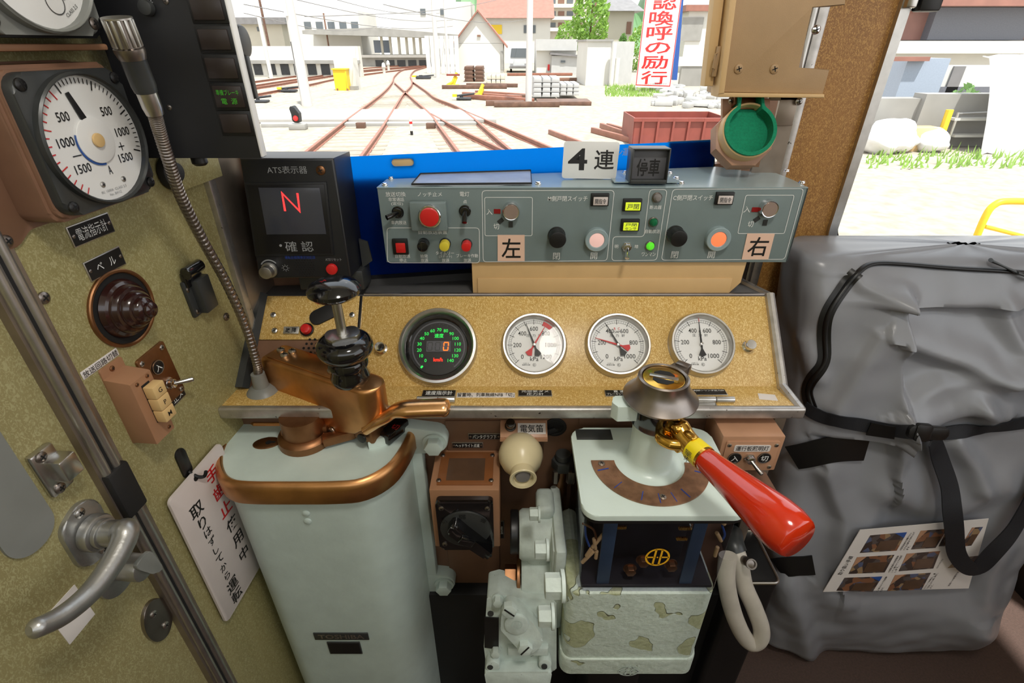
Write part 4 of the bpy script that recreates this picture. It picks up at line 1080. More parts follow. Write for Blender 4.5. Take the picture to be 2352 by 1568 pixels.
# ---------------------------------------------------------------- gauges on the panel
def ga(v): return math.radians(v)
def pressure_gauge(u, v, top, step, label, needles, mark=None, words='', face_words=()):
    q = pt_(u, v, .006); m = PF.m @ T(q.x, q.y, 0); r = .0535
    g = thing('pressure_gauge', label, 'gauge', m, 'pressure gauges on the instrument panel')
    b = B(); b.lathe([(r * .86, .002), (r * .88, .012), (r * .92, .0145), (r * .97, .0145), (r * 1.0, .012), (r * 1.01, .004), (r * 1.04, .002), (r * 1.04, 0), (r * .86, 0), (r * .86, .002)], 56, cap=False); obj('bezel', b, 'alu', g)
    b = B(); b.cyl((0, 0, .0004), r * .885, .002, 56); obj('dial', b, 'dial_white', g)
    R_ = r * .86; z = .0028
    b = B(); n = int(top / step)
    A = lambda p: 225 - 270 * p / top
    big = top / (12 if top == 1200 else 10)
    for i in range(int(top / 20) + 1):
        p = i * 20; a = ga(A(p)); lg = (p % big == 0)
        b.line([(R_ * (.97 if lg else .93) * math.cos(a), R_ * (.97 if lg else .93) * math.sin(a)), (R_ * (.78 if lg else .84) * math.cos(a), R_ * (.78 if lg else .84) * math.sin(a))], .0009 if lg else .00035, z)
    for k in (.93, .84): b.arc(R_ * k + .0002, R_ * k - .0002, -45, 225, z, 48)
    for i in range(0, int(top) + 1, 200):
        a = ga(A(i)); s = str(i); kk = .60 if top == 1200 else .575
        b.text(s, R_ * kk * math.cos(a) * (1.02 if abs(math.cos(a)) > .3 else 1), R_ * (kk + .02) * math.sin(a), h=.0078, z=z, bold=.004, w=.0046 * len(s))
    b.text('kPa', 0, -R_ * .52, h=.0072, z=z, bold=.004); b.text('圧  力  計', 0, R_ * .36, w=R_ * .56, h=.0052, z=z)
    b.arc(.0028, .0024, 0, 360, z, 16, cx=0, cy=-R_ * .74); b.text('K', 0, -R_ * .74, h=.003, z=z); b.text('長野計器', -R_ * .3, -R_ * .74, w=R_ * .3, h=.0024, z=z); b.text('CLASS 1.6', -R_ * .3, -R_ * .68, w=R_ * .22, h=.0016, z=z)
    if words: b.text(words, 0, R_ * .50, h=.0042, z=z)
    obj('scale', b, 'black_ink', g)
    for s, y_ in face_words:
        b = B(); b.text(s, 0, R_ * y_, h=.0042, z=z); obj('red_lettering', b, 'red_ink', g)
    if mark:
        b = B(); b.arc(R_ * .96, R_ * .80, A(mark[0]), A(mark[1]), .0032, 8) if mark[1] - mark[0] > 40 else b.line([(R_ * 1.0 * math.cos(ga(A(mark[0]))), R_ * math.sin(ga(A(mark[0])))), (R_ * .82 * math.cos(ga(A(mark[0]))), R_ * .82 * math.sin(ga(A(mark[0]))))], .001, .0032); obj('limit_mark', b, 'red_ink', g)
    for i, (p, c_) in enumerate(needles):
        a = A(p); b = B(); z0 = .0045 + .0016 * i
        b.prism([(R_ * .86, -.0003), (R_ * .86, .0003), (0, .0016), (-R_ * .16, .0012), (-R_ * .40, .0062), (-R_ * .46, .0), (-R_ * .40, -.0062), (-R_ * .16, -.0012), (0, -.0016)], z0, z0 + .0008, M=R(a)); obj('needle', b, c_, g)
    b = B(); b.cyl((0, 0, .003), .0028, .006, 20, .0008); obj('hub', b, 'steel', g)
    b = B(); b.cyl((0, 0, .0105), r * .9, .001, 48); obj('glass', b, 'gauge_glass', g)
pressure_gauge(1227, 791, 1200, 200, 'pressure gauge scaled to 1200 with crossed black and red needles, next to the speedometer', ((735, 'red_ink'), (510, 'black_ink')), (700, 800))
pressure_gauge(1420, 791, 1000, 200, 'middle pressure gauge with its red needle near 240 and black needle at 400', ((232, 'red_ink'), (398, 'black_ink')), None, 'SAP', (('B  C', .62),))
pressure_gauge(1612, 790, 1000, 200, 'rightmost pressure gauge with a single black needle pointing near 500', ((496, 'black_ink'),), (500, 510), 'C')
q = pt_(1007, 796, .004)
sg_ = thing('speedometer', 'black digital speedometer with green numbers and an orange zero', 'speedometer', PF.m @ T(q.x, q.y, 0)); r = .0655
b = B(); b.lathe([(r * .84, .001), (r * .86, .014), (r * .91, .018), (r * .97, .017), (r, .013), (r * 1.0, 0), (r * .84, 0), (r * .84, .001)], 60, cap=False); obj('bezel', b, 'alu', sg_)
b = B(); b.ring(r * .87, r * .74, .0005, .006, 56, bev=.0015); obj('inner_ring', b, 'black_gloss', sg_)
b = B(); b.cyl((0, 0, .0005), r * .86, .001, 56); obj('dial', b, 'dial_black', sg_)
A = lambda s: 230 - 2.0 * s
b = B(); b.arc(r * .68, r * .645, -52, 232, .002, 64)
for s in range(0, 141, 5):
    a = ga(A(s)); b.line([(r * .62 * math.cos(a), r * .62 * math.sin(a)), (r * (.585 if s % 10 == 0 else .60) * math.cos(a), r * (.585 if s % 10 == 0 else .60) * math.sin(a))], .0005, .002)
obj('scale', b, 'dial_grey', sg_)
b = B()
for s in range(0, 141, 10):
    a = ga(A(s)); b.text(str(s), r * .50 * math.cos(a), r * .46 * math.sin(a), h=.0056, z=.002)
b.text('速度', 0, r * .30, w=.0155, h=.0075, z=.002, bold=.006)
b.box((0, 0, .0022), (.0045, .003, .0006), M=T(r * .66 * math.cos(ga(232)), r * .66 * math.sin(ga(232))) @ R(52)); obj('green_numbers', b, 'led_green', sg_)
b = B(); b.box((0, .001, .002), (r * .62, r * .28, .001)); dw = obj('digit_window', b, 'dial_grey', sg_)
def seg8(b, x, y, w, h, t_, z):
    for (cx_, cy_, sw, sh_) in ((0, h / 2, w, t_), (0, -h / 2, w, t_), (-w / 2, h / 4, t_, h / 2 - t_), (w / 2, h / 4, t_, h / 2 - t_), (-w / 2, -h / 4, t_, h / 2 - t_), (w / 2, -h / 4, t_, h / 2 - t_)): b.box((x + cx_ + cy_ * .08, y + cy_, z), (sw, sh_, .0004))
b = B(); seg8(b, r * .19, .001, .0075, .0135, .0016, .0028); obj('lit_zero', b, 'led_orange', sg_)
b = B(); seg8(b, -r * .02, .001, .0075, .0135, .0014, .0027); seg8(b, -r * .22, .001, .0075, .0135, .0014, .0027); obj('unlit_digits', b, 'grey_box', sg_)
b = B(); b.text('km/h', 0, -r * .33, w=.0155, h=.0065, z=.002, bold=.02); obj('unit', b, 'led_digit_red', sg_)
b = B(); b.cyl((0, 0, .0105), r * .87, .001, 48); obj('glass', b, 'gauge_glass', sg_)
for (u, v, s_) in ((873, 797, 'left of the speedometer'), (1724, 792, 'at the right end of the instrument panel')):
    q = pt_(u, v, .012)
    b = B(); b.lathe([(0, 0), (.0095, 0), (.0095, .002), (.0065, .004), (.0062, .009), (.0088, .0105), (.009, .0145), (.0078, .0168), (0, .0175)], 30)
    tag(obj('panel_knob', b, 'chrome', m=PF.m @ T(q.x, q.y, 0)), 'small round chrome knob ' + s_, 'knob')
# plates and hinges on the ledge
LF = PL((0, .662, zl), (1, 0, 0), (0, 1, 0))
def lplate(u0, u1, v0, v1, label, **kw):
    c, w, h = LF.rect(u0, v0, u1, v1)
    um, vm = (u0 + u1) / 2, (v0 + v1) / 2
    return plate(LF, um, vm, w, h, kw.pop('txt', ''), label, **kw)
lplate(970, 1047, 897, 912, 'black name plate with five white characters under the speedometer', txt='速度指示計', rivets=False, tw=.8, th=.62, bold=.01)
lplate(1049, 1183, 902, 913, 'white paper strip with black writing on the ledge below the first two round gauges', txt='留置時、列車無線NFB「切」', mat='paper', ink='black_ink', edge=None, rivets=False, tw=.97, th=.8, bold=.006, name='paper_label', cat='label', thick=.0006)
lplate(1190, 1268, 897, 911, 'black name plate on the ledge under the gauge scaled to 1200', lines=(('元空気ダメ', .8), ('圧力計', .5)), rivets=False, bold=.008)
lplate(1389, 1470, 897, 911, 'black name plate on the ledge just left of the brake handle hub', lines=(('直 通 管', .5), ('ブレーキシリンダ圧力計', .9)), rivets=False, bold=.008)
lplate(1590, 1668, 895, 908, 'black name plate on the ledge under the rightmost gauge', txt='制御シリンダ圧力計', rivets=False, tw=.9, th=.6, bold=.008)
for (u0, u1, s_) in ((957, 1045, 'under the speedometer'), (1590, 1686, 'right of the brake handle hub')):
    a, c = W(u0, 916, Z=-.480), W(u1, 914, Z=-.480); a.y = c.y = (a.y + c.y) / 2
    L_ = c.x - a.x; hg = thing('hinge', 'steel barrel hinge on the ledge ' + s_, 'hinge', T(a.x, a.y, zl + .0045))
    for i, (p0, p1) in enumerate(((0, .55), (.56, 1.0))):
        b = B(); b.cyl((0, 0, 0), .0055, L_ * (p1 - p0), 16, .0008, M=T(L_ * p0, 0, 0) @ R(90, 'Y')); b.box((L_ * (p0 + p1) / 2, .006 * (1 if i else -1), -.0035), (L_ * (p1 - p0), .012, .0016)); obj('knuckle', b, 'steel', hg)

# ---------------------------------------------------------------- on the knee board
N = NF_
plate(N, 1113, 1001, .056, .0135, 'パンタグラフ下', 'black plate reading seven katakana, left of the cream lamp', off=.0032, tw=.72, th=.66, bold=.01)
plate(N, 1074, 1021, .054, .0125, 'ヘッドライト点滅', 'black plate with white writing, lower left neighbour of the katakana plate', off=.0032, tw=.76, th=.62, bold=.01)
ho = W(1203, 985, Y=.655)
hp_ = thing('horn_button', 'small tan bracket with a black push button and a white three-character label', 'switch', T(ho.x, ho.y, ho.z))
b = B(); b.box((0, .0, .0), (.078, .03, .003), .0008, M=R(32, 'X')); b.box((0, .012, -.012), (.078, .003, .03)); b.box((0, -.0135, -.011), (.078, .003, .006)); obj('bracket', b, 'pink_tan', hp_)
mm_ = R(58, 'X')
b = B(); b.cyl((-.022, .004, .0015), .0095, .005, 26, .001, M=R(32, 'X')); b.cyl((-.022, .004, .006), .0075, .016, 26, .002, M=R(32, 'X')); obj('push_button', b, 'black_gloss', hp_)
b = B(); b.box((.013, .0, .002), (.046, .0185, .001), M=R(32, 'X')); lb_ = obj('label', b, 'paper', hp_)
b = B(); b.text('電気笛', .013, .0, w=.038, h=.0135, z=.0028, bold=.008, M=R(32, 'X')); obj('lettering', b, 'black_ink', lb_)
b = B(); b.tube(cr([(.035, .005, -.012), (.055, .012, -.01), W(1282, 978, Y=KY - .002) - ho], 6), .006, 10); obj('cable', b, 'rubber', hp_)
la = W(1196, 1043, Y=.630); lb2 = W(1200, 1084, Y=.592)
lm = thing('map_lamp', 'cream ball-shaped swivel lamp with a short snout under the white three-character label', 'lamp')
ax_ = (lb2 - la).normalized(); mL = ax_.to_track_quat('Z', 'Y').to_matrix().to_4x4(); mL.translation = la
b = B(); b.lathe([(0, -.036), (.02, -.03), (.032, -.018), (.0365, -.002), (.036, .008), (.031, .021), (.022, .032), (.0185, .036), (.0195, .044), (.0215, .052), (.0205, .0535), (.0165, .052), (.0155, .044), (0, .044)], 44, mL); obj('shade', b, 'cream_plastic', lm)
b = B(); b.lathe([(0.0125, .0445), (.011, .049), (0, .0505)], 28, mL); obj('bulb', b, 'lens_grey', lm)
b = B(); b.cyl((0, 0, 0), .018, .02, 28, .002, M=Matrix.Translation(V((la.x, KY, la.z - .004))) @ R(90, 'X')); obj('wall_rose', b, 'cream_plastic', lm)
# heater / dimmer switch box
q0, q1 = W(985, 1125, Y=.575), W(1150, 1250, Y=.575)
sw = thing('rotary_switch_box', 'tan box with an amber top plate and a big black rotary switch', 'switch box')
xa, xb = q0.x, W(1147, 1125, Y=.575).x; za = W(985, 1125, Y=.575).z; zb_ = W(1000, 1255, Y=.575).z
b = B(); b.box(((xa + xb) / 2, (.575 + KY) / 2, (za + zb_) / 2), (xb - xa, KY - .575, za - zb_), .002); bo = obj('box', b, 'brown_paint', sw)
b = B(); b.box(((xa + xb) / 2, .622, za + .001), (xb - xa - .022, .075, .003), .001); tpz = obj('top_plate', b, 'amber_plate', bo)
b = B(); b.box(((xa + xb) / 2, .618, za + .0026), (xb - xa - .05, .05, .001)); obj('plate_inset', b, 'amber_dark', tpz)
screws([((xa + xb) / 2 + i * .042, .622 + j * .029) for i in (-1, 1) for j in (-1, 1)], .004, tpz, 'steel_dark', za + .0025)
XF = PL(((xa + xb) / 2, .575, (za + zb_) / 2 - .003), (1, 0, 0), (0, 0, 1)); bw, bh = xb - xa - .02, za - zb_ - .02
b = B(); b.prism(rrect(bw, bh, .008), 0, .012, .004); fc = obj('switch_face', b, 'black_gloss', bo, XF.m)
screws([(bw * .40 * i, bh * .37 * j) for i in (-1, 1) for j in (-1, 1)], .0045, fc, 'steel_dark', .012)
b = B(); b.cyl((0, -.004, .010), bw * .45, .005, 48, .001); dl = obj('disc', b, 'smoke_grey' if 0 else 'grey_box', fc)
b = B(); b.text('弱', -.004, bw * .29, h=.011, z=.0153); b.text('切', -.034, bw * .17, h=.009, z=.0153, rot=40); b.text('強', .030, bw * .2, h=.010, z=.0153, rot=-35); obj('lettering', b, 'black_ink', dl)
b = B(); b.prism(fillet([(-.042, .008), (-.036, .013), (-.01, .011), (.050, .009), (.054, 0), (.050, -.009), (-.01, -.011), (-.036, -.011)], .006), .014, .034, .006, 3, M=T(.004, -.010) @ R(-48)); b.box((.006, -.004, .036), (.024, .016, .006), .002, M=R(-30)); obj('rotary_knob', b, 'black_gloss', dl)
plate(N, 1150, 1215, .014, .05, '換気', 'small dark upright plate half hidden behind the rotary switch box', tw=.6, th=.5, rivets=False)
# toggle switch box on the right
Y2 = .60
q0, q1 = W(1662, 1002, Y=Y2), W(1806, 1002, Y=Y2); zt = q0.z; zb2 = W(1730, 1080, Y=Y2).z
tb = thing('toggle_switch_box', 'chipped pink-tan box with a toggle switch and two round badges beside the red grip', 'switch box')
b = B(); cx_ = (q0.x + q1.x) / 2; b.box((cx_, (Y2 + KY) / 2, (zt + zb2) / 2), (q1.x - q0.x, KY - Y2, zt - zb2), .002); bo = obj('box', b, 'pink_tan', tb)
GF = PL((cx_, Y2, (zt + zb2) / 2 - .003), (1, 0, 0), (0, 0, 1))
b = B(); b.prism(rrect((q1.x - q0.x) * .86, (zt - zb2) * .84, .003), 0, .0022, .0006); fp = obj('face_plate', b, 'pink_tan', bo, GF.m)
W_ = (q1.x - q0.x) * .86; H_ = (zt - zb2) * .84
screws([(W_ * .44 * i, H_ * .38 * j) for i in (-1, 1) for j in (-1, 1)], .0034, fp, 'steel', .0022)
b = B(); b.prism(rrect(W_ * .68, H_ * .22, .003), .0022, .003); l3 = obj('label', b, 'paper', fp, T(0, H_ * .28, 0)); b = B(); b.text('運行板照明灯', 0, 0, w=W_ * .62, h=H_ * .17, z=.0032, bold=.012); obj('lettering', b, 'black_ink', l3)
for s_, x in (('入', -W_ * .28), ('切', W_ * .28)):
    b = B(); b.cyl((x, -H_ * .05, .0022), .0105, .0014, 28, .0003); bd = obj('badge', b, 'black', fp); b = B(); b.ring(.0105, .0097, .0036, .0042, 28, T(x, -H_ * .05)); obj('badge_rim', b, 'alu', bd)
    b = B(); b.text(s_, x, -H_ * .05, h=.011, z=.0043, bold=.012); obj('lettering', b, 'white_ink', bd)
toggle(T(0, -H_ * .05, .0022), fp, 1.15, (28, 28))
b = B(); a = W(1740, 1120, Y=.62); b.box((a.x - .005, .64, a.z - .03), (.075, .055, .055), .003); tag(obj('junction_box', b, 'brown_dark_and_shaded'), 'dull brown box below the chipped toggle switch box', 'box')
# dark pipe union left of the brake valve
a = W(1292, 1065, Y=.645)
pu = thing('pipe_union', 'dark steel hexagonal pipe union left of the brake valve cover', 'pipe fitting', Matrix.Translation(a))
b = B(); b.prism(circ(.019, 6), -.008, .012, .002, both=True); b.cyl((0, 0, .012), .013, .012, 20, .002); obj('hex_nut', b, 'grey_box', pu)
b = B(); b.cyl((0, 0, -.40), .0105, .395, 18); obj('pipe', b, 'bronze_dark', pu)
for s in (-1, 1):
    b = B(); b.prism(circ(.006, 6), -.03, -.004, .001, M=T(.012 * s, -.012, 0)); obj('stud', b, 'steel_dark', pu)

# ================================================================== MASTER CONTROLLER (left pedestal)
def offs(pts, d):
    k = len(pts); out = []
    for i in range(k):
        a, p, c = V(pts[i - 1]), V(pts[i]), V(pts[(i + 1) % k])
        n1 = V((p - a)); n1 = V((n1.y, -n1.x)).normalized(); n2 = V((c - p)); n2 = V((n2.y, -n2.x)).normalized()
        n = (n1 + n2).normalized(); out.append(tuple(p + n * (d / max(n.dot(n1), .5))))
    return out
def ccw(p):
    return p if sum(p[i - 1][0] * p[i][1] - p[i][0] * p[i - 1][1] for i in range(len(p))) > 0 else p[::-1]
ZC = -.55
cpx = [(600, 950), (560, 965), (525, 1015), (514, 1048), (517, 1077), (534, 1098), (571, 1105), (670, 1106), (769, 1105), (831, 1098), (885, 1069), (918, 1027), (938, 985), (945, 958)]
co_ = [W(u, v, Z=ZC) for u, v in cpx]
out_ = [(p.x, p.y) for p in co_]
xm = out_[0][0]; out_[0] = (out_[0][0], KY - .006); out_[-1] = (out_[-1][0] - .002, KY - .006)
cp3 = cr([(p[0], p[1], 0) for p in out_[1:-1]], 4)
out_ = ccw([out_[0]] + [(p.x, p.y) for p in cp3] + [out_[-1]])
mcx = sum(p[0] for p in out_) / len(out_); zt = EYE + ZC
ms = thing('master_controller', 'tall pale mint controller pedestal with a bronze rimmed top on the left', 'controller')
b = B(); b.prism(offs(out_, .004), .03, zt - .03, 0); obj('pedestal', b, 'mint_body', ms)
b = B(); b.prism(offs(out_, .001), zt - .012, zt, .0015); obj('top_plate', b, 'mint', ms)
rim_o = offs(out_, .0135); b = B()
t = bmesh.new(); k = len(out_)
prof = [(.001, -.004), (.0015, .0025), (.004, .0045), (.008, .0035), (.0118, -.001), (.0135, -.007), (.0135, -.031), (.012, -.034), (.004, -.034)]
rows = [[V((*p, zt + z)) for p in offs(out_, d)] for d, z in prof]
i0 = max(range(k), key=lambda i: (out_[i][1], 0)); 
t.free(); b.sheet([r + [r[0]] for r in rows]); obj('rim', b, 'bronze', ms, smooth=50)
b = B(); b.prism(offs(out_, .012), .0, .04, .006); obj('foot_flange', b, 'mint_body', ms)
xr_ = max(p[0] for p in out_)
b = B(); b.box((xr_ + .006, KY - .012, zt / 2 - .01), (.03, .022, zt - .04), .004); fl = obj('back_flange', b, 'mint_body', ms)
for v_ in (1005, 1328):
    e = W(1000 if v_ < 1100 else 1022, v_, Y=KY - .012)
    b = B(); b.prism([(-.06, -.03)] + [(.022 * math.cos(math.radians(a)), .024 * math.sin(math.radians(a))) for a in range(-80, 81, 16)] + [(-.06, .034)], -.012, .012, .004, M=FR(e, (1, 0, 0), (0, 0, 1)))
    ea = obj('ear', b, 'mint_body', fl); bolt('bolt', FR(e + V((0, -.012, 0)), (1, 0, 0), (0, 0, 1)), .0155, .018, 'mint_body', fl)
yf = min(p[1] for p in out_) - .0042
EF = PL((0, yf, EYE), (1, 0, 0), (0, 0, 1))
c, w, h = EF.rect(722, 1452, 847, 1467)
b = B(); b.box((c.x, c.y, .001), (w, h, .002), .0005); em = obj('emblem', b, 'grey_box', ms, EF.m); b = B(); b.text('TOSHIBA', c.x, c.y, w=w * .84, h=h * .62, z=.0022, bold=.02); obj('lettering', b, 'alu', em)
c, w, h = EF.rect(755, 1473, 830, 1499)
b = B(); b.box((c.x, c.y, .001), (w, h, .002), .0004); dp = obj('data_plate', b, 'grey_box', ms, EF.m); b = B(); b.box((c.x, c.y, .002), (w - .004, h - .004, .0006)); obj('plate_face', b, 'black', dp)
for v_ in (1178, 1196):
    q = EF.p(703 if v_ < 1190 else 707, v_); b = B(); b.screw(0, 0, .006, 0); obj('rivet', b, 'mint_body', ms, EF.m @ T(q.x, q.y))
kh = W(613, 1018, Z=ZC)
b = B(); b.prism([(.021 * math.cos(i / 12 * math.pi), .0135 * math.sin(i / 12 * math.pi)) for i in range(24)], 0, .002, .0006, M=Matrix.Translation((kh.x, kh.y, zt)) @ R(10)); ko = obj('keyhole_plate', b, 'bronze_dark', ms)
b = B(); b.cyl((kh.x + .003, kh.y, zt + .0018), .0045, .0006, 20); b.box((kh.x + .009, kh.y + .001, zt + .002), (.009, .004, .0006)); obj('keyhole', b, 'dark_void', ko)
q = W(905, 988, Z=ZC + .012)
b = B(); b.box((0, 0, 0), (.05, .022, .02), .003, M=Matrix.Translation(q) @ R(60)); ib = obj('direction_plate', b, 'black_gloss', ms)
b = B(); b.text('切', 0, 0, h=.012, z=0, M=Matrix.Translation(q + V((.004, -.004, .0106))) @ R(-20)); obj('lettering', b, 'red_ink', ib)
q = W(878, 1012, Z=ZC + .005); b = B(); b.prism([(-.022, -.008), (.012, -.008), (.016, .004), (.004, .012)], -.005, .012, .003, M=Matrix.Translation(q) @ R(20)); obj('stop_block', b, 'mint_plate', ms)

# --- removable bronze control handle standing on the pedestal
ch = thing('control_handle', 'bronze controller handle with a black mushroom knob and thumb lever on the mint pedestal', 'handle')
pb_ = W(705, 1008, Z=ZC)
b = B(); b.lathe([(0, 0), (.042, 0), (.042, .012), (.039, .016), (.033, .018), (.032, .05), (0, .05)], 36, Matrix.Translation((pb_.x, pb_.y, zt + .0005))); obj('boss', b, 'bronze_dark', ch)
for (u, v, r_, s_) in ((672, 996, -10, (.026, .024, .028)), (778, 1002, 25, (.05, .018, .016)), (745, 985, 0, (.02, .03, .03))):
    q = W(u, v, Z=ZC + .014); b = B(); b.box((0, 0, 0), s_, .003, M=Matrix.Translation(q) @ R(r_)); obj('lug', b, 'bronze_dark', ch)
HP = PL(W(598, 822, Z=-.43), (.892, -.45, 0), (0, 0, 1))
op = [(598, 824), (606, 862), (621, 902), (640, 932), (662, 955), (688, 976), (745, 990), (768, 996), (812, 1000), (838, 991), (862, 962), (858, 930), (850, 892), (847, 880), (813, 880), (770, 884), (735, 872), (690, 856), (640, 840)]
op = [HP.p(*p) for p in op]
ztop_ = max(p.y for p in op)
low = [(p.x, p.y) for p in op[:12]]
def lowz(x):
    for (xa, ya), (xb, yb) in zip(low, low[1:]):
        if xa <= x <= xb: return ya + (yb - ya) * (x - xa) / max(xb - xa, 1e-6)
    return low[-1][1]
b = B(); th_ = .05; xe = low[-2][0] - .004; rows = []; ns = 56
for i in range(ns + 1):
    x = xe * (1 - (1 - i / ns) ** 1.35) if i else 0.0
    top = 0.0; bot = min(lowz(x), -.004); rr_ = .026
    hw = th_ / 2 if x < xe - rr_ else th_ / 2 * math.sqrt(max(0.004, 1 - ((x - xe + rr_) / rr_) ** 2))
    if i == ns: hw = .002
    cz_, hz = (top + bot) / 2, (top - bot) / 2
    rows.append([V((x, cz_ + p[1], -th_ / 2 + p[0])) for p in rrect(hw * 2, hz * 2, min(.007, hw * .6, hz * .6), 4)])
b.sheet([r + r[:1] for r in rows], M=HP.m)
t = bmesh.new(); t.faces.new([t.verts.new(p) for p in rows[0]]); t.faces.new([t.verts.new(p) for p in rows[-1]][::-1]); b.merge(t, HP.m)
bmesh.ops.remove_doubles(b.bm, verts=b.bm.verts, dist=1e-6); bmesh.ops.recalc_face_normals(b.bm, faces=b.bm.faces)
obj('casting', b, 'bronze', ch, smooth=50)
b = B()
lid = [W(607, 817, Z=-.4285), W(659, 797, Z=-.4285), W(680, 800, Z=-.4285), W(800, 846, Z=-.4285), W(790, 858, Z=-.4285), W(760, 866, Z=-.4285)]
xl0 = HP.i @ W(612, 818, Z=-.43); xl1 = HP.i @ W(775, 862, Z=-.43)
b.prism(fillet([(xl0.x, -.006), (xl1.x, -.006), (xl1.x, -.044), (xl0.x, -.044)], .006), .0, .003, .001, M=HP.m @ Matrix(((1, 0, 0, 0), (0, 0, 1, 0), (0, 1, 0, 0), (0, 0, 0, 1)))); bmesh.ops.recalc_face_normals(b.bm, faces=b.bm.faces); ld_ = obj('lid', b, 'bronze', ch)
for (u, v) in ((645, 803), (671, 806), (653, 815), (761, 850)):
    q = W(u, v, Z=-.424); b = B(); b.screw(0, 0, .0065, 0); b.cyl((0, 0, -.004), .006, .004, 16); s_ = obj('screw', b, 'steel', ld_, Matrix.Translation(q)); c_ = B(); cross(c_, 0, 0, .006, .0032); obj('slot', c_, 'black_matt', s_)
q = HP.p(640, 920); b = B(); b.prism(rrect(.042, .018, .009, 5), 0, .002, .0006, M=T(q.x, q.y) @ R(-38)); sdp_ = obj('side_plate', b, 'bronze_dark', ch, HP.m); screws([(q.x + .011, q.y - .009)], .0048, sdp_, 'steel', .002)
q = HP.p(764, 992); screws([(q.x, q.y + .004)], .006, ch, 'steel', .001, HP.m)
kx_, ky_ = W(806, 868, Z=-.43).x, W(806, 868, Z=-.43).y
KM = Matrix.Translation((kx_, ky_, EYE - .43))
b = B(); b.lathe([(0, -.004), (.026, -.004), (.028, 0), (.029, .006), (.026, .013), (.0255, .02), (.029, .024), (.0295, .030), (.027, .035), (.031, .039), (.038, .046), (.0405, .054), (.039, .062), (.034, .068), (.027, .071), (.026, .071), (0, .071)], 56, KM); obj('spool_grip', b, 'black_gloss', ch)
b = B(); b.prism([(p[0], max(-.017, min(.017, p[1]))) for p in circ(.024, 40)], .071, .077, .001, M=KM @ R(25)); b.cyl((0, 0, .077), .009, .001, 20, M=KM); obj('collar', b, 'steel', ch)
b = B(); b.cyl((0, 0, .075), .0068, .065, 20, M=KM); obj('stem', b, 'steel', ch)
b = B(); b.lathe([(0, .134), (.02, .133), (.031, .136), (.0355, .141), (.0355, .146), (.031, .152), (.02, .1575), (.009, .1595), (0, .16)], 56, KM); obj('mushroom_knob', b, 'black_gloss', ch)
# thumb lever
pts = [W(842, 984, Y=.603), W(866, 968, Y=.60), W(886, 958, Y=.60), W(912, 942, Y=.60), W(955, 938, Y=.60), W(1005, 936, Y=.60), W(1034, 936, Y=.60)]
pth = cr(pts, 6); n = len(pth)
rad = [.012 if i / n < .42 else .012 + .005 * min(1, (i / n - .42) / .15) for i in range(n)]
rad[-1] = .007; rad[-2] = .0125; rad[-3] = .0155
b = B(); b.tube(pth, rad, 18, flat=.75); obj('thumb_lever', b, 'bronze_bright', ch, smooth=60)
q = W(846, 985, Z=-.525); b = B(); b.box((0, 0, 0), (.04, .03, .03), .005, M=Matrix.Translation(q) @ R(-26)); hg = obj('lever_hinge', b, 'bronze_dark', ch)
b = B(); b.cyl((0, 0, 0), .008, .004, 20, .001, M=FR(q + V((-.004, -.02, 0)), (.9, -.4, 0), (0, 0, 1))); obj('hinge_pin', b, 'black', hg)

# ================================================================== BRAKE VALVE (right pedestal)
ZB = -.53; zb = EYE + ZB
bv = thing('brake_valve', 'flaking pale mint brake valve with a see-through case under its cover plate', 'brake valve')
px_ = [(1312, 983), (1636, 981), (1712, 1184), (1336, 1186)]
po = [W(u, v, Z=ZB) for u, v in px_]; po[0].y = po[1].y = (po[0].y + po[1].y) / 2; po[2].y = po[3].y = (po[2].y + po[3].y) / 2
xl_ = (po[0].x + po[3].x) / 2; xr_ = (po[1].x + po[2].x) / 2; yb_, yf_ = po[0].y, po[2].y
pc_ = ((xl_ + xr_) / 2, (yf_ + yb_) / 2); pw, pd = xr_ - xl_, yb_ - yf_
b = B(); b.prism(rrect(pw, pd, .022, 6, *pc_), zb - .009, zb, .0025); cvp = obj('cover_plate', b, 'mint_plate', bv)
b = B(); b.prism(rrect(pw - .003, pd - .003, .02, 6, *pc_), zb - .016, zb - .009, .001); obj('gasket', b, 'black', bv)
q = W(1364, 998, Z=ZB); b = B(); b.box((q.x, q.y, zb + .0004), (.056, .024, .0012), .0003); obj('data_plate', b, 'grey_box', cvp)
kxc, kyc = .201, .5585
KC = Matrix.Translation((kxc, kyc, zb))
b = B(); b.lathe([(0, 0), (.047, 0), (.041, .0012), (.036, .0032), (.0325, .007), (.0312, .013), (.0305, .03), (.0305, .078), (0, .078)], 44, KC); obj('column', b, 'mint_plate', cvp, smooth=50)
b = B(); b.arc(.085, .051, 180, 355, .0025, 48, 0.0003, KC); dpl = obj('quadrant_plate', b, 'copper_plate', cvp)
b = B()
for a in (195, 222, 250, 268, 284, 299, 340):
    b.line([(.064 * math.cos(ga(a)), .064 * math.sin(ga(a))), (.081 * math.cos(ga(a)), .081 * math.sin(ga(a)))], .0022 if a in (195, 299, 340) else .0012, .0027, M=KC)
obj('blue_marks', b, 'blue_ink', dpl)
screws([(.071 * math.cos(ga(a)) + kxc, .071 * math.sin(ga(a)) + kyc) for a in (186, 272, 350)], .005, dpl, 'alu_brown', zb + .0025)
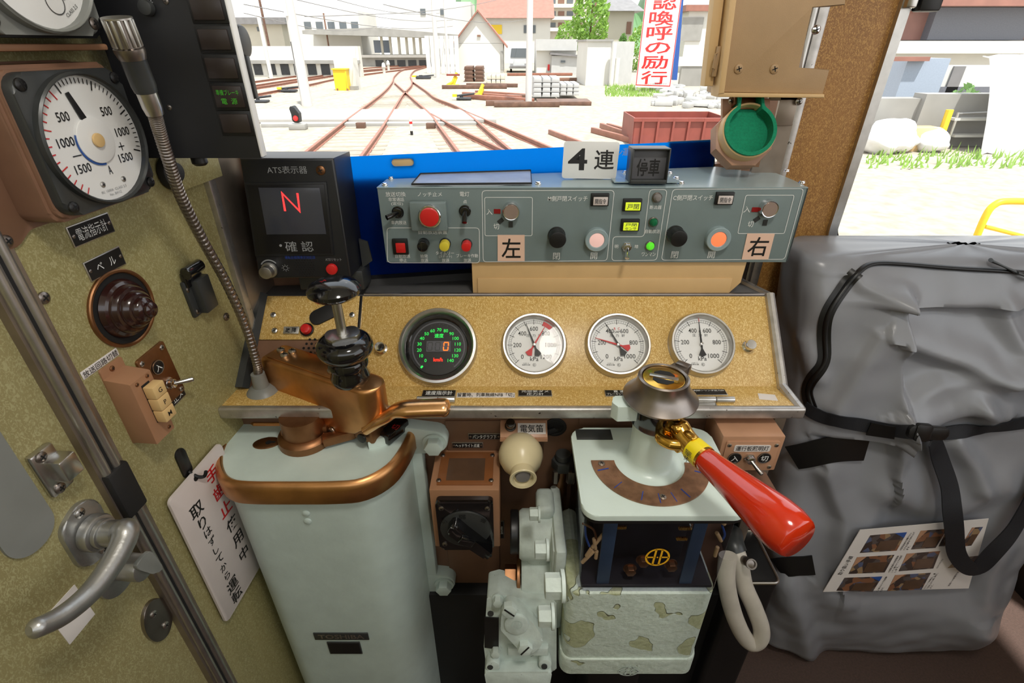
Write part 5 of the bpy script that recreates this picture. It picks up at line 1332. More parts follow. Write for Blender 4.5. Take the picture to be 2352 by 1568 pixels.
# hub with its ring
hub = thing('brake_hub', 'worn steel brake valve head with a slotted brass plug, on the mint column', 'valve head', KC)
b = B(); b.lathe([(0, .075), (.034, .075), (.0355, .078), (.0355, .112), (.030, .118), (0, .118)], 44); obj('black_ring', b, 'black_gloss', hub)
pr = [(.030, .112), (.044, .113), (.049, .1155), (.050, .119), (.046, .123), (.040, .130), (.0355, .138), (.034, .146), (.0335, .150), (.031, .1515), (.0285, .150), (.028, .144), (0, .144)]
b = B(); b.lathe(pr, 56); obj('head', b, 'steel_dark', hub, smooth=50)
b = B(); b.cyl((0, 0, .143), .0275, .006, 44, .001); pg = obj('brass_plug', b, 'brass', hub)
for sx_ in (-1, 1):
    pt2 = [(.0165 * math.cos(ga(a)), .0165 * math.sin(ga(a))) for a in range(-60, 61, 12)]; pt2 = [(max(p[0], .0042), p[1]) for p in pt2] + [(.0042, .0145), (.0042, -.0145)]
    b = B(); b.prism([(.0042, -.0135), (.009, -.0135), (.0155, -.006), (.0155, .006), (.009, .0135), (.0042, .0135)], .1488, .1496, M=R(70 + (180 if sx_ < 0 else 0))); obj('slot', b, 'black', pg)
b = B(); b.box((0, 0, .150), (.007, .037, .002), .0006, M=R(70)); obj('bridge', b, 'steel', pg)
b = B(); b.prism(fillet([(.018, -.010), (.052, -.014), (.058, -.004), (.05, .008), (.018, .014)], .004), .134, .146, .002, M=R(48)); b.box((.05, -.004, .142), (.012, .02, .014), .002, M=R(48)); obj('spur', b, 'steel_dark', hub)
b = B(); b.prism(fillet([(-.028, -.012), (-.060, -.010), (-.066, .002), (-.060, .016), (-.028, .014)], .003), .088, .112, .003, M=R(6)); obj('stop_lug', b, 'mint_plate', hub)

# red-handled brake handle
bh = thing('brake_lever', 'removable brake handle with polished brass arm and red lacquered grip', 'handle')
pE = W(1817, 1225, Z=-.44); p0 = V((kxc, kyc, EYE - .447))
d_ = (pE - p0); Lh = d_.length; d_.normalize()
HM = FR(p0, d_, (0, 0, 1)); HX = HM @ R(90, 'Y')     # HX: z runs along the handle
b = B(); b.lathe([(0, .094), (.0145, .094), (.0158, .10), (.0172, .118), (.0203, .145), (.0245, .175), (.0272, .198), (.0272, .214), (.0243, .227), (.0222, .2295), (0, .2295)], 44, HX); obj('grip', b, 'red_lacquer', bh, smooth=60)
b = B(); b.lathe([(0, .085), (.0158, .085), (.0158, .0945), (0, .0945)], 36, HX); b.lathe([(.0145, .068), (.0148, .086), (0, .086)], 36, HX); obj('ferrule', b, 'brass', bh)
b = B(); b.lathe([(.0155, .0725), (.0162, .073), (.0162, .0905), (.0155, .091)], 36, HX, cap=False); tp_ = obj('yellow_tape', b, 'yellow_tape', bh)
b = B(); b.text('予備', 0, 0, w=.02, h=.011, M=HX @ T(0, 0, .082) @ R(-90, 'Y') @ T(0, 0, .0166) @ R(90)); obj('lettering', b, 'dark_ink', tp_)
b = B(); b.tube(cr([p0 + d_ * .02 + V((0, 0, .008)), p0 + d_ * .04 + V((0, 0, .012)), p0 + d_ * .055 + V((0, 0, .005)), p0 + d_ * .075], 6), [.012] * 7 + [.0145] * 12, 20); b.box((.035, .0, .004), (.03, .026, .02), .006, 3, M=HM); obj('arm', b, 'brass', bh, smooth=60)
b = B(); b.tube(cr([HM @ V((.028, 0, .014)), HM @ V((.040, .0, .024)), HM @ V((.053, 0, .020)), HM @ V((.060, 0, .010))], 6), .008, 16); b.cyl((.048, .017, .002), .007, .012, 16, .002, M=HM); b.box((.045, -.018, -.002), (.018, .008, .016), .002, M=HM); b.box((.066, .0165, .002), (.018, .006, .010), .002, M=HM); obj('latch_knuckle', b, 'brass', bh, smooth=60)

# see-through case with its inner parts
zc1, zc0 = zb - .016, EYE - .700
cxm_, cym_ = (.098 + .303) / 2, (.466 + .622) / 2; cw_, cd_ = .205, .156
b = B()
t = bmesh.new()
rb = rrect(cw_, cd_, .012, 5, cxm_, cym_)
b.sheet([[V((*p, zc0)) for p in rb + rb[:1]], [V((*p, zc1)) for p in rb + rb[:1]]]); obj('clear_case', b, 'smoke_plastic', bv)
b = B(); b.box((cxm_, cym_ + .024, (zc0 + zc1) / 2), (cw_ - .075, cd_ - .06, zc1 - zc0 - .002), .004); co = obj('inner_block', b, 'case_inside', bv)
for x in (.135, .258):
    b = B(); b.box((x, .476, (zc0 + zc1) / 2), (.019, .004, zc1 - zc0), .001); obj('blue_post', b, 'case_frame_blue', bv)
b = B(); b.box((cxm_, cym_, zc0 + .003), (cw_ - .01, cd_ - .01, .006), .002); obj('case_floor', b, 'case_inside', bv)
CFr = PL((0, .474, EYE), (1, 0, 0), (0, 0, 1))
for (u, v, a, l) in ((1362, 1265, -25, .03), (1369, 1268, 10, .022), (1348, 1285, -20, .018), (1338, 1300, -30, .03), (1370, 1290, 0, .016), (1660, 1250, 30, .02), (1645, 1285, 0, .02), (1668, 1212, 40, .012)):
    q = CFr.p(u, v); b = B(); b.cyl((0, 0, 0), .0028, l, 12, .0005, M=CFr.m @ T(q.x, q.y, -.006) @ R(a) @ R(-90, 'X')); obj('wire_sleeve', b, 'cream_board', bv)
for (pp_, m_) in ((((1345, 1215), (1347, 1240), (1355, 1262)), 'wire_blue'), (((1662, 1215), (1668, 1235), (1662, 1248)), 'wire_blue'), (((1340, 1210), (1365, 1225), (1372, 1255)), 'bronze_dark')):
    b = B(); b.tube(cr([CFr.m @ CFr.p(*p).to_3d() + V((0, .006, 0)) for p in pp_], 6), .0016, 8); obj('wire', b, m_, bv)
for (u0, v0, u1, v1) in ((1415, 1216, 1440, 1214), (1560, 1218, 1590, 1220), (1555, 1242, 1580, 1242)):
    a, c = CFr.p(u0, v0), CFr.p(u1, v1); b = B(); n = 60
    b.tube([CFr.m @ V((a.x + (c.x - a.x) * i / n, a.y + .0026 * math.sin(i * .9), -.004 + .0026 * math.cos(i * .9))) for i in range(n)], .0006, 6); obj('spring', b, 'brass', bv)
for (u, v) in ((1450, 1320), (1545, 1310), (1480, 1300)):
    q = CFr.p(u, v); bolt('terminal_bolt', CFr.m @ T(q.x, q.y, -.012), .008, .010, 'bronze_dark', bv)
LGF = PL((0, cym_ - cd_ / 2 - .0006, EYE), (1, 0, 0), (0, 0, 1))
q = LGF.p(1510, 1279); kx3, ky3 = LGF.k(1510, 1279)
def logo(b, m, rx, ry, w, z):
    for (k_) in (1,):
        pts = [V((rx * math.cos(ga(a)), ry * math.sin(ga(a)))) for a in range(0, 360, 10)]; b.line(pts, w, z, M=m, closed=True)
    b.line([V((-rx * .32, -ry * .95)), V((-rx * .22, ry * .97))], w, z, M=m); b.line([V((rx * .22, -ry * .97)), V((rx * .32, ry * .95))], w, z, M=m)
    b.line([V((-rx, 0)), V((-rx * .28, 0))], w, z, M=m); b.line([V((rx * .28, 0)), V((rx, 0))], w, z, M=m)
    b.merge(bmesh.new()); b.arc(rx * .09, 0.0001, 0, 360, z, 12, M=m)
b = B(); logo(b, T(q.x, q.y), 26 * kx3, 18 * ky3, 4.6 * kx3, .0004); obj('yellow_emblem', b, 'logo_yellow', bv, LGF.m)
# cast body with flaking paint
m, n_, p_ = base_mat('mint_flaking')
co = n_.nodes.new('ShaderNodeTexCoord').outputs['Object']
nz = tex(n_, 'ShaderNodeTexNoise', 15, co, Detail=2.5, Roughness=.45, Distortion=.3)
msk = ramp(n_, nz.outputs[0], .575, .582)
fine = tex(n_, 'ShaderNodeTexNoise', 160, co, Detail=4.0)
top_c = mixc(n_, ramp(n_, fine.outputs[0], .3, .7), lin((188, 202, 190)), lin((204, 216, 206)))
und_c = mixc(n_, ramp(n_, fine.outputs[0], .3, .7), lin((160, 166, 128)), lin((182, 188, 156)))
n_.links.new(mixc(n_, msk, top_c, und_c), p_.inputs['Base Color']); p_.inputs['Roughness'].default_value = .4
sub = n_.nodes.new('ShaderNodeMath'); sub.operation = 'MULTIPLY_ADD'; sub.inputs[1].default_value = -1.4
big = tex(n_, 'ShaderNodeTexNoise', 55, co, Detail=5.0, Roughness=.6)
n_.links.new(msk, sub.inputs[0]); n_.links.new(big.outputs[0], sub.inputs[2])
bp = n_.nodes.new('ShaderNodeBump'); bp.inputs['Strength'].default_value = .9; bp.inputs['Distance'].default_value = .003
n_.links.new(sub.outputs[0], bp.inputs['Height']); n_.links.new(bp.outputs[0], p_.inputs['Normal'])
b = B(); bw_ = .219; bx_ = .083 + bw_ / 2
b.prism(rrect(bw_, .160, .016, 5, bx_, .542), EYE - .872, zc0, .003); cb = obj('cast_body', b, 'mint_flaking', bv, smooth=50)
b = B(); b.prism(rrect(bw_ + .006, .166, .018, 5, bx_, .542), EYE - .915, EYE - .872, .004, both=True); obj('bottom_cover', b, 'mint_flaking', bv, smooth=50)
LG2 = PL((0, .4585, EYE), (1, 0, 0), (0, 0, 1)); q = LG2.p(1444, 1541)
b = B(); logo(b, T(q.x, q.y), .016, .012, .003, .0006); obj('cast_emblem', b, 'mint_dirty', bv, LG2.m)
b = B(); b.box((bx_, .56, (EYE - .915) / 2), (.10, .10, EYE - .915), .01); obj('support_post', b, 'black', bv)
# left flange, bosses, studs
b = B(); b.box((.075, .575, EYE - .765), (.018, .14, .20), .006); b.box((.066, .575, EYE - .765), (.006, .12, .18), .003); fgl = obj('side_flange', b, 'mint_dirty', bv)
b = B()
for (y, z, r_, x0_) in ((.58, -.715, .042, .012), (.56, -.80, .045, .016)):
    b.lathe([(0, 0), (r_ * .9, 0), (r_, .006), (r_, .045), (r_ * 1.05, .058), (0, .058)], 40, Matrix.Translation((x0_, y, EYE + z)) @ R(90, 'Y'))
b.box((.045, .575, EYE - .75), (.04, .05, .12), .01); b.box((.055, .60, EYE - .665), (.03, .05, .03), .008)
obj('side_boss', b, 'mint_dirty', fgl, smooth=50)
for (u, v) in ((1222, 1180), (1236, 1262), (1262, 1345), (1245, 1415)):
    q = W(u, v, X=.03); bolt('bolt', Matrix.Translation(q + V((.012, 0, 0))) @ R(-90, 'Y'), .010, .016, 'mint_dirty', fgl)
b = B(); b.cyl((0, 0, 0), .036, .006, 32, .001, M=Matrix.Translation((.008, .56, EYE - .80)) @ R(90, 'Y')); b.prism(circ(.02, 6), 0, .02, .002, M=Matrix.Translation((-.012, .56, EYE - .80)) @ R(90, 'Y')); obj('pipe_plug', b, 'bronze_dark', fgl)
b = B(); b.cyl((0, 0, 0), .036, .014, 32, .002, M=Matrix.Translation((-.003, .585, EYE - .715)) @ R(90, 'Y')); obj('rubber_ring', b, 'black', fgl)
# --- small relay valve at the lower left of the brake valve
RF = PL((.005, .487, EYE - .80), (1, 0, 0), (0, .25, 1))
rv = thing('relay_valve', 'small cast mint valve with an oval cover and two big slotted screws', 'valve', RF.m)
def rp(u, v): q = RF.p(u, v); return (q.x, q.y)
b = B(); b.prism(fillet([rp(1118, 1385), rp(1145, 1378), rp(1180, 1388), rp(1280, 1392), rp(1280, 1560), rp(1118, 1565), rp(1110, 1500)], .008), -.07, -.014, .004); rbd = obj('valve_body', b, 'mint_dirty', rv)
b = B(); b.prism(fillet([rp(1112, 1535), rp(1268, 1535), rp(1262, 1566), rp(1118, 1568)], .006), -.03, .006, .004); b.prism([rp(1166, 1494), rp(1260, 1494), rp(1260, 1512), rp(1166, 1512)], -.014, -.004, .003); b.prism(circ(.012, 20, *rp(1132, 1527)), -.014, .004, .002); b.prism(circ(.011, 20, *rp(1252, 1524)), -.014, .002, .002); obj('lower_lugs', b, 'mint_dirty', rv)
b = B(); b.prism(fillet([rp(1152, 1398), rp(1165, 1380), rp(1185, 1385), rp(1225, 1420), rp(1248, 1455), rp(1240, 1475), rp(1215, 1492), rp(1195, 1485), rp(1150, 1435)], .012), -.014, .010, .004); ov_ = obj('oval_cover', b, 'mint_dirty', rv)
b = B(); b.prism(circ(.020, 30, *rp(1186, 1420)), .008, .014, .003); obj('cover_dome', b, 'mint_dirty', ov_)
b = B(); q = rp(1187, 1418); logo(b, T(*q), .008, .008, .0014, .0146); obj('cast_emblem', b, 'mint_body', ov_)
for p in ((1170, 1384), (1205, 1470)):
    q = rp(*p); b = B(); b.prism(circ(.0125, 6), 0, .012, .0015, M=T(*q, .008) @ R(10)); h_ = obj('hex_screw', b, 'mint_dirty', ov_); b = B(); b.box((0, 0, .0205), (.02, .0022, .001), M=T(*q) @ R(-40 if p[1] < 1400 else 50)); obj('slot', b, 'black', h_)
b = B(); b.prism([rp(1112, 1430), rp(1145, 1432), rp(1145, 1505), rp(1112, 1500)], -.013, -.011); obj('bare_patch', b, 'black', rv)
for p in ((1143, 1388), (1138, 1505), (1248, 1412)):
    q = rp(*p); bolt('bolt', T(*q, -.014), .008, .014, 'mint_dirty', rv)
for p in ((1127, 1405), (1250, 1526), (1126, 1527)):
    q = rp(*p); b = B(); b.cyl((*q, .0025), .005, .002, 16); obj('bolt_hole', b, 'grey_box', rv)

# ---------------------------------------------------------------- hose loop and tray
hy = lambda u, v, y: W(u, v, Y=y)
hl = thing('hose_loop', 'pale grey hose folded into a hanging loop right of the brake valve', 'hose')
hpts = [hy(1672, 1275, .575), hy(1668, 1330, .565), hy(1682, 1400, .56), hy(1705, 1455, .558), hy(1728, 1478, .556), hy(1746, 1468, .556), hy(1748, 1440, .562), hy(1732, 1395, .572), hy(1710, 1345, .585), hy(1700, 1295, .60), hy(1690, 1262, .62)]
b = B(); b.tube(cr(hpts, 8), .0155, 16, flat=.8); obj('hose', b, 'hose', hl, smooth=60)
b = B(); b.tube(cr([hy(1690, 1268, .618), hy(1684, 1250, .63), hy(1680, 1225, .66)], 5), .02, 16); obj('elbow', b, 'grey_box', hl)
q = hy(1708, 1285, .60); b = B(); b.cyl((0, 0, 0), .008, .03, 18, .001, M=Matrix.Translation(q) @ R(50, 'X')); b.ring(.0095, .007, .026, .032, 18, Matrix.Translation(q) @ R(50, 'X')); obj('nipple', b, 'steel_dark', hl)
a, c = hy(1700, 1320, .64), hy(1766, 1385, .60)
b = B(); w_ = c.x - a.x; b.prism(rrect(w_ + .04, .12, .012, 5, (a.x + c.x) / 2 - .01, .665), 0, c.z + .055, .003); tr = tag(obj('tray', b, 'black'), 'dull grey metal box with a rounded rim behind the hose loop', 'box')
b = B(); b.tube([V((*p, c.z + .055)) for p in rrect(w_ + .04, .12, .012, 5, (a.x + c.x) / 2 - .01, .665)], .003, 8, closed=True); obj('rim', b, 'steel', tr)

# ================================================================== GREY BAG
from mathutils import noise as NZ
bg_ = thing('storage_bag', 'large grey coated fabric bag with black straps standing under the right window', 'bag')
lev = [(-1.396, .69, 1.225, .765, .93), (-1.36, .665, 1.235, .748, .94), (-1.28, .64, 1.23, .738, .95), (-1.12, .615, 1.20, .735, .96), (-.95, .585, 1.17, .742, .97), (-.78, .572, 1.16, .765, .98), (-.63, .566, 1.15, .788, .985), (-.50, .552, 1.14, .812, .985), (-.41, .540, 1.13, .836, .985), (-.352, .532, 1.13, .850, .985), (-.336, .534, 1.13, .858, .985), (-.328, .545, 1.12, .872, .98)]
def lerp_lev(z):
    for a, c in zip(lev, lev[1:]):
        if a[0] <= z <= c[0] + 1e-9:
            t = (z - a[0]) / (c[0] - a[0]); return [a[i] + (c[i] - a[i]) * t for i in range(5)]
    return list(lev[-1] if z > lev[-1][0] else lev[0])
def proj(p):
    q = p - EYEV; dpt = q.y * cP - q.z * sP; return V((CX + F_PX * q.x / dpt, CY - F_PX * (q.y * sP + q.z * cP) / dpt))
def segd(p, a, c):
    d = c - a; t = max(0, min(1, (p - a).dot(d) / d.length_squared)); s = d.cross(p - a); return (p - a - d * t).length, (1 if s > 0 else -1), t
def pold(p, pl):
    best = None
    for a, c in zip(pl, pl[1:]):
        r = segd(p, a, c)
        if best is None or r[0] < best[0]: best = r
    return best
v2 = lambda *a: [V(x) for x in a]
RID = [  # path, width above, width below, height
    (v2((2065, 775), (2170, 810), (2285, 852)), 55, 22, .016), (v2((2070, 905), (2150, 870), (2285, 855), (2352, 830)), 24, 60, .014),
    (v2((2065, 962), (2130, 945), (2215, 915), (2290, 940)), 34, 22, .014), (v2((2225, 915), (2260, 965)), 24, 24, .010),
    (v2((2070, 690), (2200, 692), (2352, 690)), 70, 10, .012), (v2((1965, 640), (2055, 668)), 26, 20, .010),
    (v2((1995, 760), (1930, 880), (1905, 925)), 40, 16, .008), (v2((2043, 985), (2042, 1075)), 60, 9, .012), (v2((2190, 1010), (2225, 1060), (2235, 1100)), 30, 26, .012), (v2((2040, 1120), (2140, 1160), (2300, 1110)), 40, 40, .010),
    (v2((1880, 1330), (1960, 1385), (2200, 1400)), 30, 50, .012), (v2((1800, 1330), (1830, 1420), (1850, 1500)), 30, 30, .014), (v2((1900, 1440), (2100, 1465), (2240, 1450)), 40, 40, .007), (v2((1850, 780), (1875, 860)), 22, 22, .006),
    (v2((2290, 1250), (2240, 1420)), 40, 40, .010), (v2((2290, 700), (2330, 780), (2352, 800)), 30, 30, .01), (v2((1890, 1080), (1930, 1180), (1920, 1290)), 60, 20, .012), (v2((2060, 1010), (2020, 1060), (1990, 1180)), 30, 40, .006)]
CREASE = v2((2056, 664), (2052, 760), (2046, 985))
def bag_disp(p):
    u = proj(p); h = 0.0
    for pl, wa, wb, A in RID:
        d, s, t = pold(u, pl); w = wa if s < 0 else wb
        if d < 3 * w: h += 2.1 * A * math.exp(-(d / w) ** 2)
    if 600 < u.y < 995:
        d, s, t = pold(u, CREASE)
        x = CREASE[0].x + (CREASE[-1].x - CREASE[0].x) * (u.y - 664) / 321
        if u.x < x + 16: h += .040 * max(0, min(1, (x + 16 - u.x) / 22)) * max(0, min(1, 1 - (x - u.x) / 210)) * max(0, min(1, (u.y - 640) / 40))
    h += .009 * NZ.noise(p * 6) + .004 * NZ.noise(p * 19 + V((5, 2, 1)))
    return h
NS, NR = 260, 170
zs = [lev[0][0] + (lev[-1][0] - lev[0][0]) * (i / (NR - 1)) for i in range(NR)]
rows = []
for z in zs:
    _, xl, xr, yf, yb = lerp_lev(z)
    r = min(.04, (yb - yf) * .4); base = rrect(xr - xl, yb - yf, r, 8, (xl + xr) / 2, (yf + yb) / 2)
    base = [V(p) for p in base]; base = base[::-1]
    # even steps along the outline, closer on the front
    cum = [0]
    for a, c in zip(base, base[1:] + base[:1]):
        k = 3.0 if (a.y + c.y) / 2 < (yf + yb) / 2 + .02 else 1.0
        cum.append(cum[-1] + (c - a).length * k)
    row = []
    j = 0
    for i in range(NS):
        s = cum[-1] * i / NS
        while cum[j + 1] < s: j += 1
        a, c = base[j], base[(j + 1) % len(base)]; t = (s - cum[j]) / max(cum[j + 1] - cum[j], 1e-9)
        q = a.lerp(c, t); d = (c - a).normalized(); n = V((-d.y, d.x)) * 1.0
        p = V((q.x, q.y, EYE + z))
        ctr = V(((xl + xr) / 2, (yf + yb) / 2)); out = n if n.dot(q - ctr) > 0 else -n
        if out.y < .3: p += V((out.x, out.y, 0)) * (bag_disp(p) - .012 * 0)
        row.append(p)
    rows.append(row)
b = B(); top = rows[-1]; cz = sum(top, V()) / NS
for k_, s in enumerate((.75, .4, .1)): rows.append([cz + (p - cz) * s + V((0, 0, .012 * (1 - s) + .004 * NZ.noise(p * 15))) for p in top])
b.sheet([r + r[:1] for r in rows])
bmesh.ops.remove_doubles(b.bm, verts=b.bm.verts, dist=1e-6); bmesh.ops.recalc_face_normals(b.bm, faces=b.bm.faces)
bvh = BVHTree.FromBMesh(b.bm)
bag_body = obj('bag_body', b, 'bag', bg_, smooth=75)
def onbag(u, v, off=.003):
    d = ray(u, v).normalized(); r = bvh.ray_cast(EYEV, d)
    if r[0] is None:
        q = W(u, v, Y=.80); return q, V((0, -1, 0))
    n = r[1]; n = n if n.dot(d) < 0 else -n
    return r[0] + n * off, n
def densify(pts, n): return [(p.x, p.y) for p in cr([(q[0], q[1], 0) for q in pts], n)]
def ribbon(name, px, w, mat, off=.005, n=6, th=.0025, parent=None, lift=None, sm=3, flat=False):
    P = [onbag(u, v, off) for u, v in densify(px, n)]
    pos = [p for p, _ in P]; nr = [q for _, q in P]
    for _ in range(sm):
        pos = [pos[0]] + [(pos[i - 1] + pos[i] * 2 + pos[i + 1]) / 4 for i in range(1, len(pos) - 1)] + [pos[-1]]
        nr = [nr[0]] + [((nr[i - 1] + nr[i] * 2 + nr[i + 1]) / 4).normalized() for i in range(1, len(nr) - 1)] + [nr[-1]]
    if flat: av = sum(nr, V()).normalized(); nr = [av] * len(nr)
    if lift: pos = [p + q * lift(i / (len(pos) - 1)) for i, (p, q) in enumerate(zip(pos, nr))]
    rows = [[], [], []]
    for i, p in enumerate(pos):
        tg = (pos[min(i + 1, len(pos) - 1)] - pos[max(i - 1, 0)]).normalized(); a = nr[i].cross(tg).normalized()
        for k, s in enumerate((-1, 0, 1)): rows[k].append(p + a * s * w / 2)
    b = B(); b.sheet(rows, th)
    return obj(name, b, mat, parent or bg_, smooth=60)
zp = [(2400, 630), (2290, 622), (2180, 616), (2080, 608), (2000, 606), (1965, 632), (1930, 672), (1900, 722), (1893, 775), (1893, 830), (1868, 868), (1856, 900), (1866, 935)]
P = [onbag(u, v, .002)[0] for u, v in densify(zp, 6)]
for _ in range(4): P = [P[0]] + [(P[i - 1] + P[i] * 2 + P[i + 1]) / 4 for i in range(1, len(P) - 1)] + [P[-1]]
b = B(); b.tube(P, .0056, 10, flat=.7); zpo = obj('zipper', b, 'zip', bg_, smooth=60)
b = B(); b.tube(P, [.0072 if i % 2 else .0058 for i in range(len(P))], 8); 
b.bm.free()
for (a_, c_) in (((2320, 626), (2262, 604)), ((2325, 628), (2360, 644))):
    p0_, p1_ = onbag(*a_, .008)[0], onbag(*c_, .012)[0]
    b = B(); dd = (p1_ - p0_); b.tube([p0_, p0_ + dd * .5, p1_], [.005, .004, .007], 10, flat=.5); obj('zip_pull', b, 'grey_box', zpo)
ribbon('zip_tape', [(1968, 626), (1950, 644), (1928, 672), (1898, 722), (1892, 775), (1892, 830), (1866, 868), (1854, 900), (1864, 935)], .022, 'zip', .003, sm=4)
ribbon('belt', [(1850, 930), (1868, 944), (1900, 958), (1950, 968), (2010, 978), (2070, 987), (2130, 994), (2200, 990), (2280, 978), (2380, 962)], .027, 'strap', .007)
bp_, bn_ = onbag(2118, 991, .012)
b = B(); bm_ = FR(bp_, (1, 0, -.08), (0, .25, 1)); b.prism(rrect(.075, .026, .010, 6), -.003, .004, .002, M=bm_); b.prism(rrect(.03, .034, .006, 5), -.002, .006, .002, M=bm_ @ T(-.012, 0, 0)); obj('buckle', b, 'black', bg_)
ribbon('belt_patch', [(1990, 978), (2060, 988)], .028, 'zip', .0105, 4)
ribbon('hanging_strap', [(2128, 1000), (2140, 1050), (2156, 1110), (2164, 1170), (2166, 1225), (2180, 1262), (2212, 1276), (2250, 1256), (2290, 1215), (2330, 1160), (2390, 1070)], .035, 'strap', .012, lift=lambda t: .03 * math.sin(math.pi * min(1, t * 1.0)), sm=8)
ribbon('black_tab', [(1825, 1046), (1860, 1036), (1910, 1026), (1984, 1022)], .058, 'zip', .012, sm=12, flat=True)
ribbon('black_tab', [(1790, 1302), (1810, 1298), (1840, 1294), (1866, 1292)], .048, 'zip', .008, sm=12, flat=True)
# picture instructions in a clear pocket
dc = [onbag(*p, 0)[0] for p in ((1892, 1357), (2223, 1349), (2269, 1191), (1975, 1217))]
ctr = sum(dc, V()) / 4; n_ = (dc[1] - dc[0]).cross(dc[3] - dc[0]).normalized(); n_ = n_ if n_.dot(EYEV - ctr) > 0 else -n_
mx = max(max((p_ - ctr).dot(n_) for p_ in [onbag(u, v, 0)[0] for u in range(1900, 2270, 40) for v in (1200, 1235, 1270, 1310, 1345) if True]), .004)
mx = min(mx, .02)
DP = PL(ctr + n_ * mx, (dc[3] - dc[0]), n_.cross(dc[3] - dc[0]))
dp_ = lambda u, v: tuple(DP.p(u, v))
b = B(); b.prism([dp_(1890, 1358), dp_(2224, 1350), dp_(2270, 1190), dp_(1975, 1216)], 0, .001); doc = obj('instruction_sheet', b, 'paper', bg_, DP.m, smooth=0)
ph = base_mat('photo_print'); m, n_1, p_1 = ph
co = n_1.nodes.new('ShaderNodeTexCoord').outputs['Object']
vz = n_1.nodes.new('ShaderNodeTexVoronoi'); vz.inputs['Scale'].default_value = 70; n_1.links.new(co, vz.inputs['Vector'])
sx_ = n_1.nodes.new('ShaderNodeSeparateColor'); n_1.links.new(vz.outputs['Color'], sx_.inputs[0])
rp_ = n_1.nodes.new('ShaderNodeValToRGB'); n_1.links.new(sx_.outputs[0], rp_.inputs[0])
els = rp_.color_ramp; els.elements[0].color = lin((62, 50, 46)); els.elements[1].color = lin((150, 124, 92)); els.elements[1].position = .95
for pos, c in ((.4, (84, 76, 74)), (.66, (130, 88, 62)), (.76, (84, 92, 120)), (.88, (110, 96, 84))):
    e = els.elements.new(pos); e.color = lin(c)
els.interpolation = 'CONSTANT'; n_1.links.new(rp_.outputs[0], p_1.inputs['Base Color']); p_1.inputs['Roughness'].default_value = .35
def z3(x, y): return dp_(1880 + x * .17857, 1180 + y * .17857)
for quad in (((660, 270), (1130, 228), (1000, 465), (525, 495)), ((490, 550), (970, 520), (845, 745), (380, 765)), ((330, 815), (815, 797), (690, 995), (225, 980)), ((1310, 210), (1650, 185), (1500, 430), (1185, 450)), ((1130, 505), (1560, 470), (1470, 695), (1025, 730)), ((980, 780), (1440, 750), (1320, 965), (875, 985)), ((1660, 175), (1795, 162), (1660, 405), (1540, 410)), ((1970, 170), (2110, 160), (1960, 400), (1820, 415)), ((1790, 560), (2060, 530), (1985, 660), (1655, 690))):
    b = B(); b.prism([z3(*q) for q in quad], .0008, .0014); obj('printed_photo', b, 'photo_print', doc, smooth=0)
    b = B(); q = [V(z3(*x)) for x in quad]; c4 = sum(q, V((0, 0))) / 4
    b.prism([tuple(c4 + (p - c4) * .55 + (q[2] - c4) * .3) for p in q], .0014, .0017); obj('photo_detail', b, 'amber_dark', doc, smooth=0)
    b = B(); b.prism([tuple(q[1].lerp(q[k], f)) for k, f in ((1, 0), (0, .32), (2, .30))], .0014, .0018) if len(quad) and quad[0][0] in (660, 330) else b.prism([tuple(q[0].lerp(q[k], f)) for k, f in ((0, 0), (1, .25), (3, .6))], .0014, .0018); obj('photo_detail', b, 'wire_blue' if quad[0][0] in (660, 330) else 'pink_tan', doc, smooth=0)
b = B()
def dtext(s, x0, y0, x1, y1, h):
    a, c = V(z3(x0, y0)), V(z3(x1, y1)); d = c - a; m = (a + c) / 2
    b.text(s, m.x, m.y, w=d.length, h=h, z=.0016, rot=math.degrees(math.atan2(d.y, d.x)), bold=.006)
dtext('取り扱い手順', 265, 775, 420, 535, .0105)
for s, x0, y0, x1, y1 in (('③固定金具を自動でロッ', 1045, 460, 1185, 235), ('クする位置まで持ち上げ', 1090, 460, 1225, 225), ('ます。', 1130, 455, 1165, 400), ('②固定金具の両側面部', 895, 745, 1020, 530), ('して上部ステップを固定', 935, 745, 1065, 525), ('します。', 975, 742, 1020, 660), ('①上部ステップを起動', 745, 995, 870, 800), ('きます。', 790, 995, 830, 930), ('⑤ステップを伸ばし、最', 1350, 955, 1490, 755), ('下段を上から順に伸ばし', 1390, 955, 1525, 750), ('ます。', 1430, 950, 1465, 900), ('④ステップをつかみ', 1515, 690, 1590, 570), ('設置方法', 1750, 330, 1815, 240), ('地面への設置方法', 1665, 920, 1790, 735), ('方を足元に置く', 2030, 640, 2120, 500), ('場合はロックし', 2070, 640, 2150, 510)): dtext(s, x0, y0, x1, y1, .0048)
obj('lettering', b, 'black_ink', doc)

a = W(2345, 1400, Y=.93)
b = B(); b.prism(rrect(.16, .16, .03, 5, a.x + .02, .93), 0, .17, .012); tag(obj('dark_box', b, 'black'), 'dark rounded box on the floor at the right edge beside the grey bag', 'box')

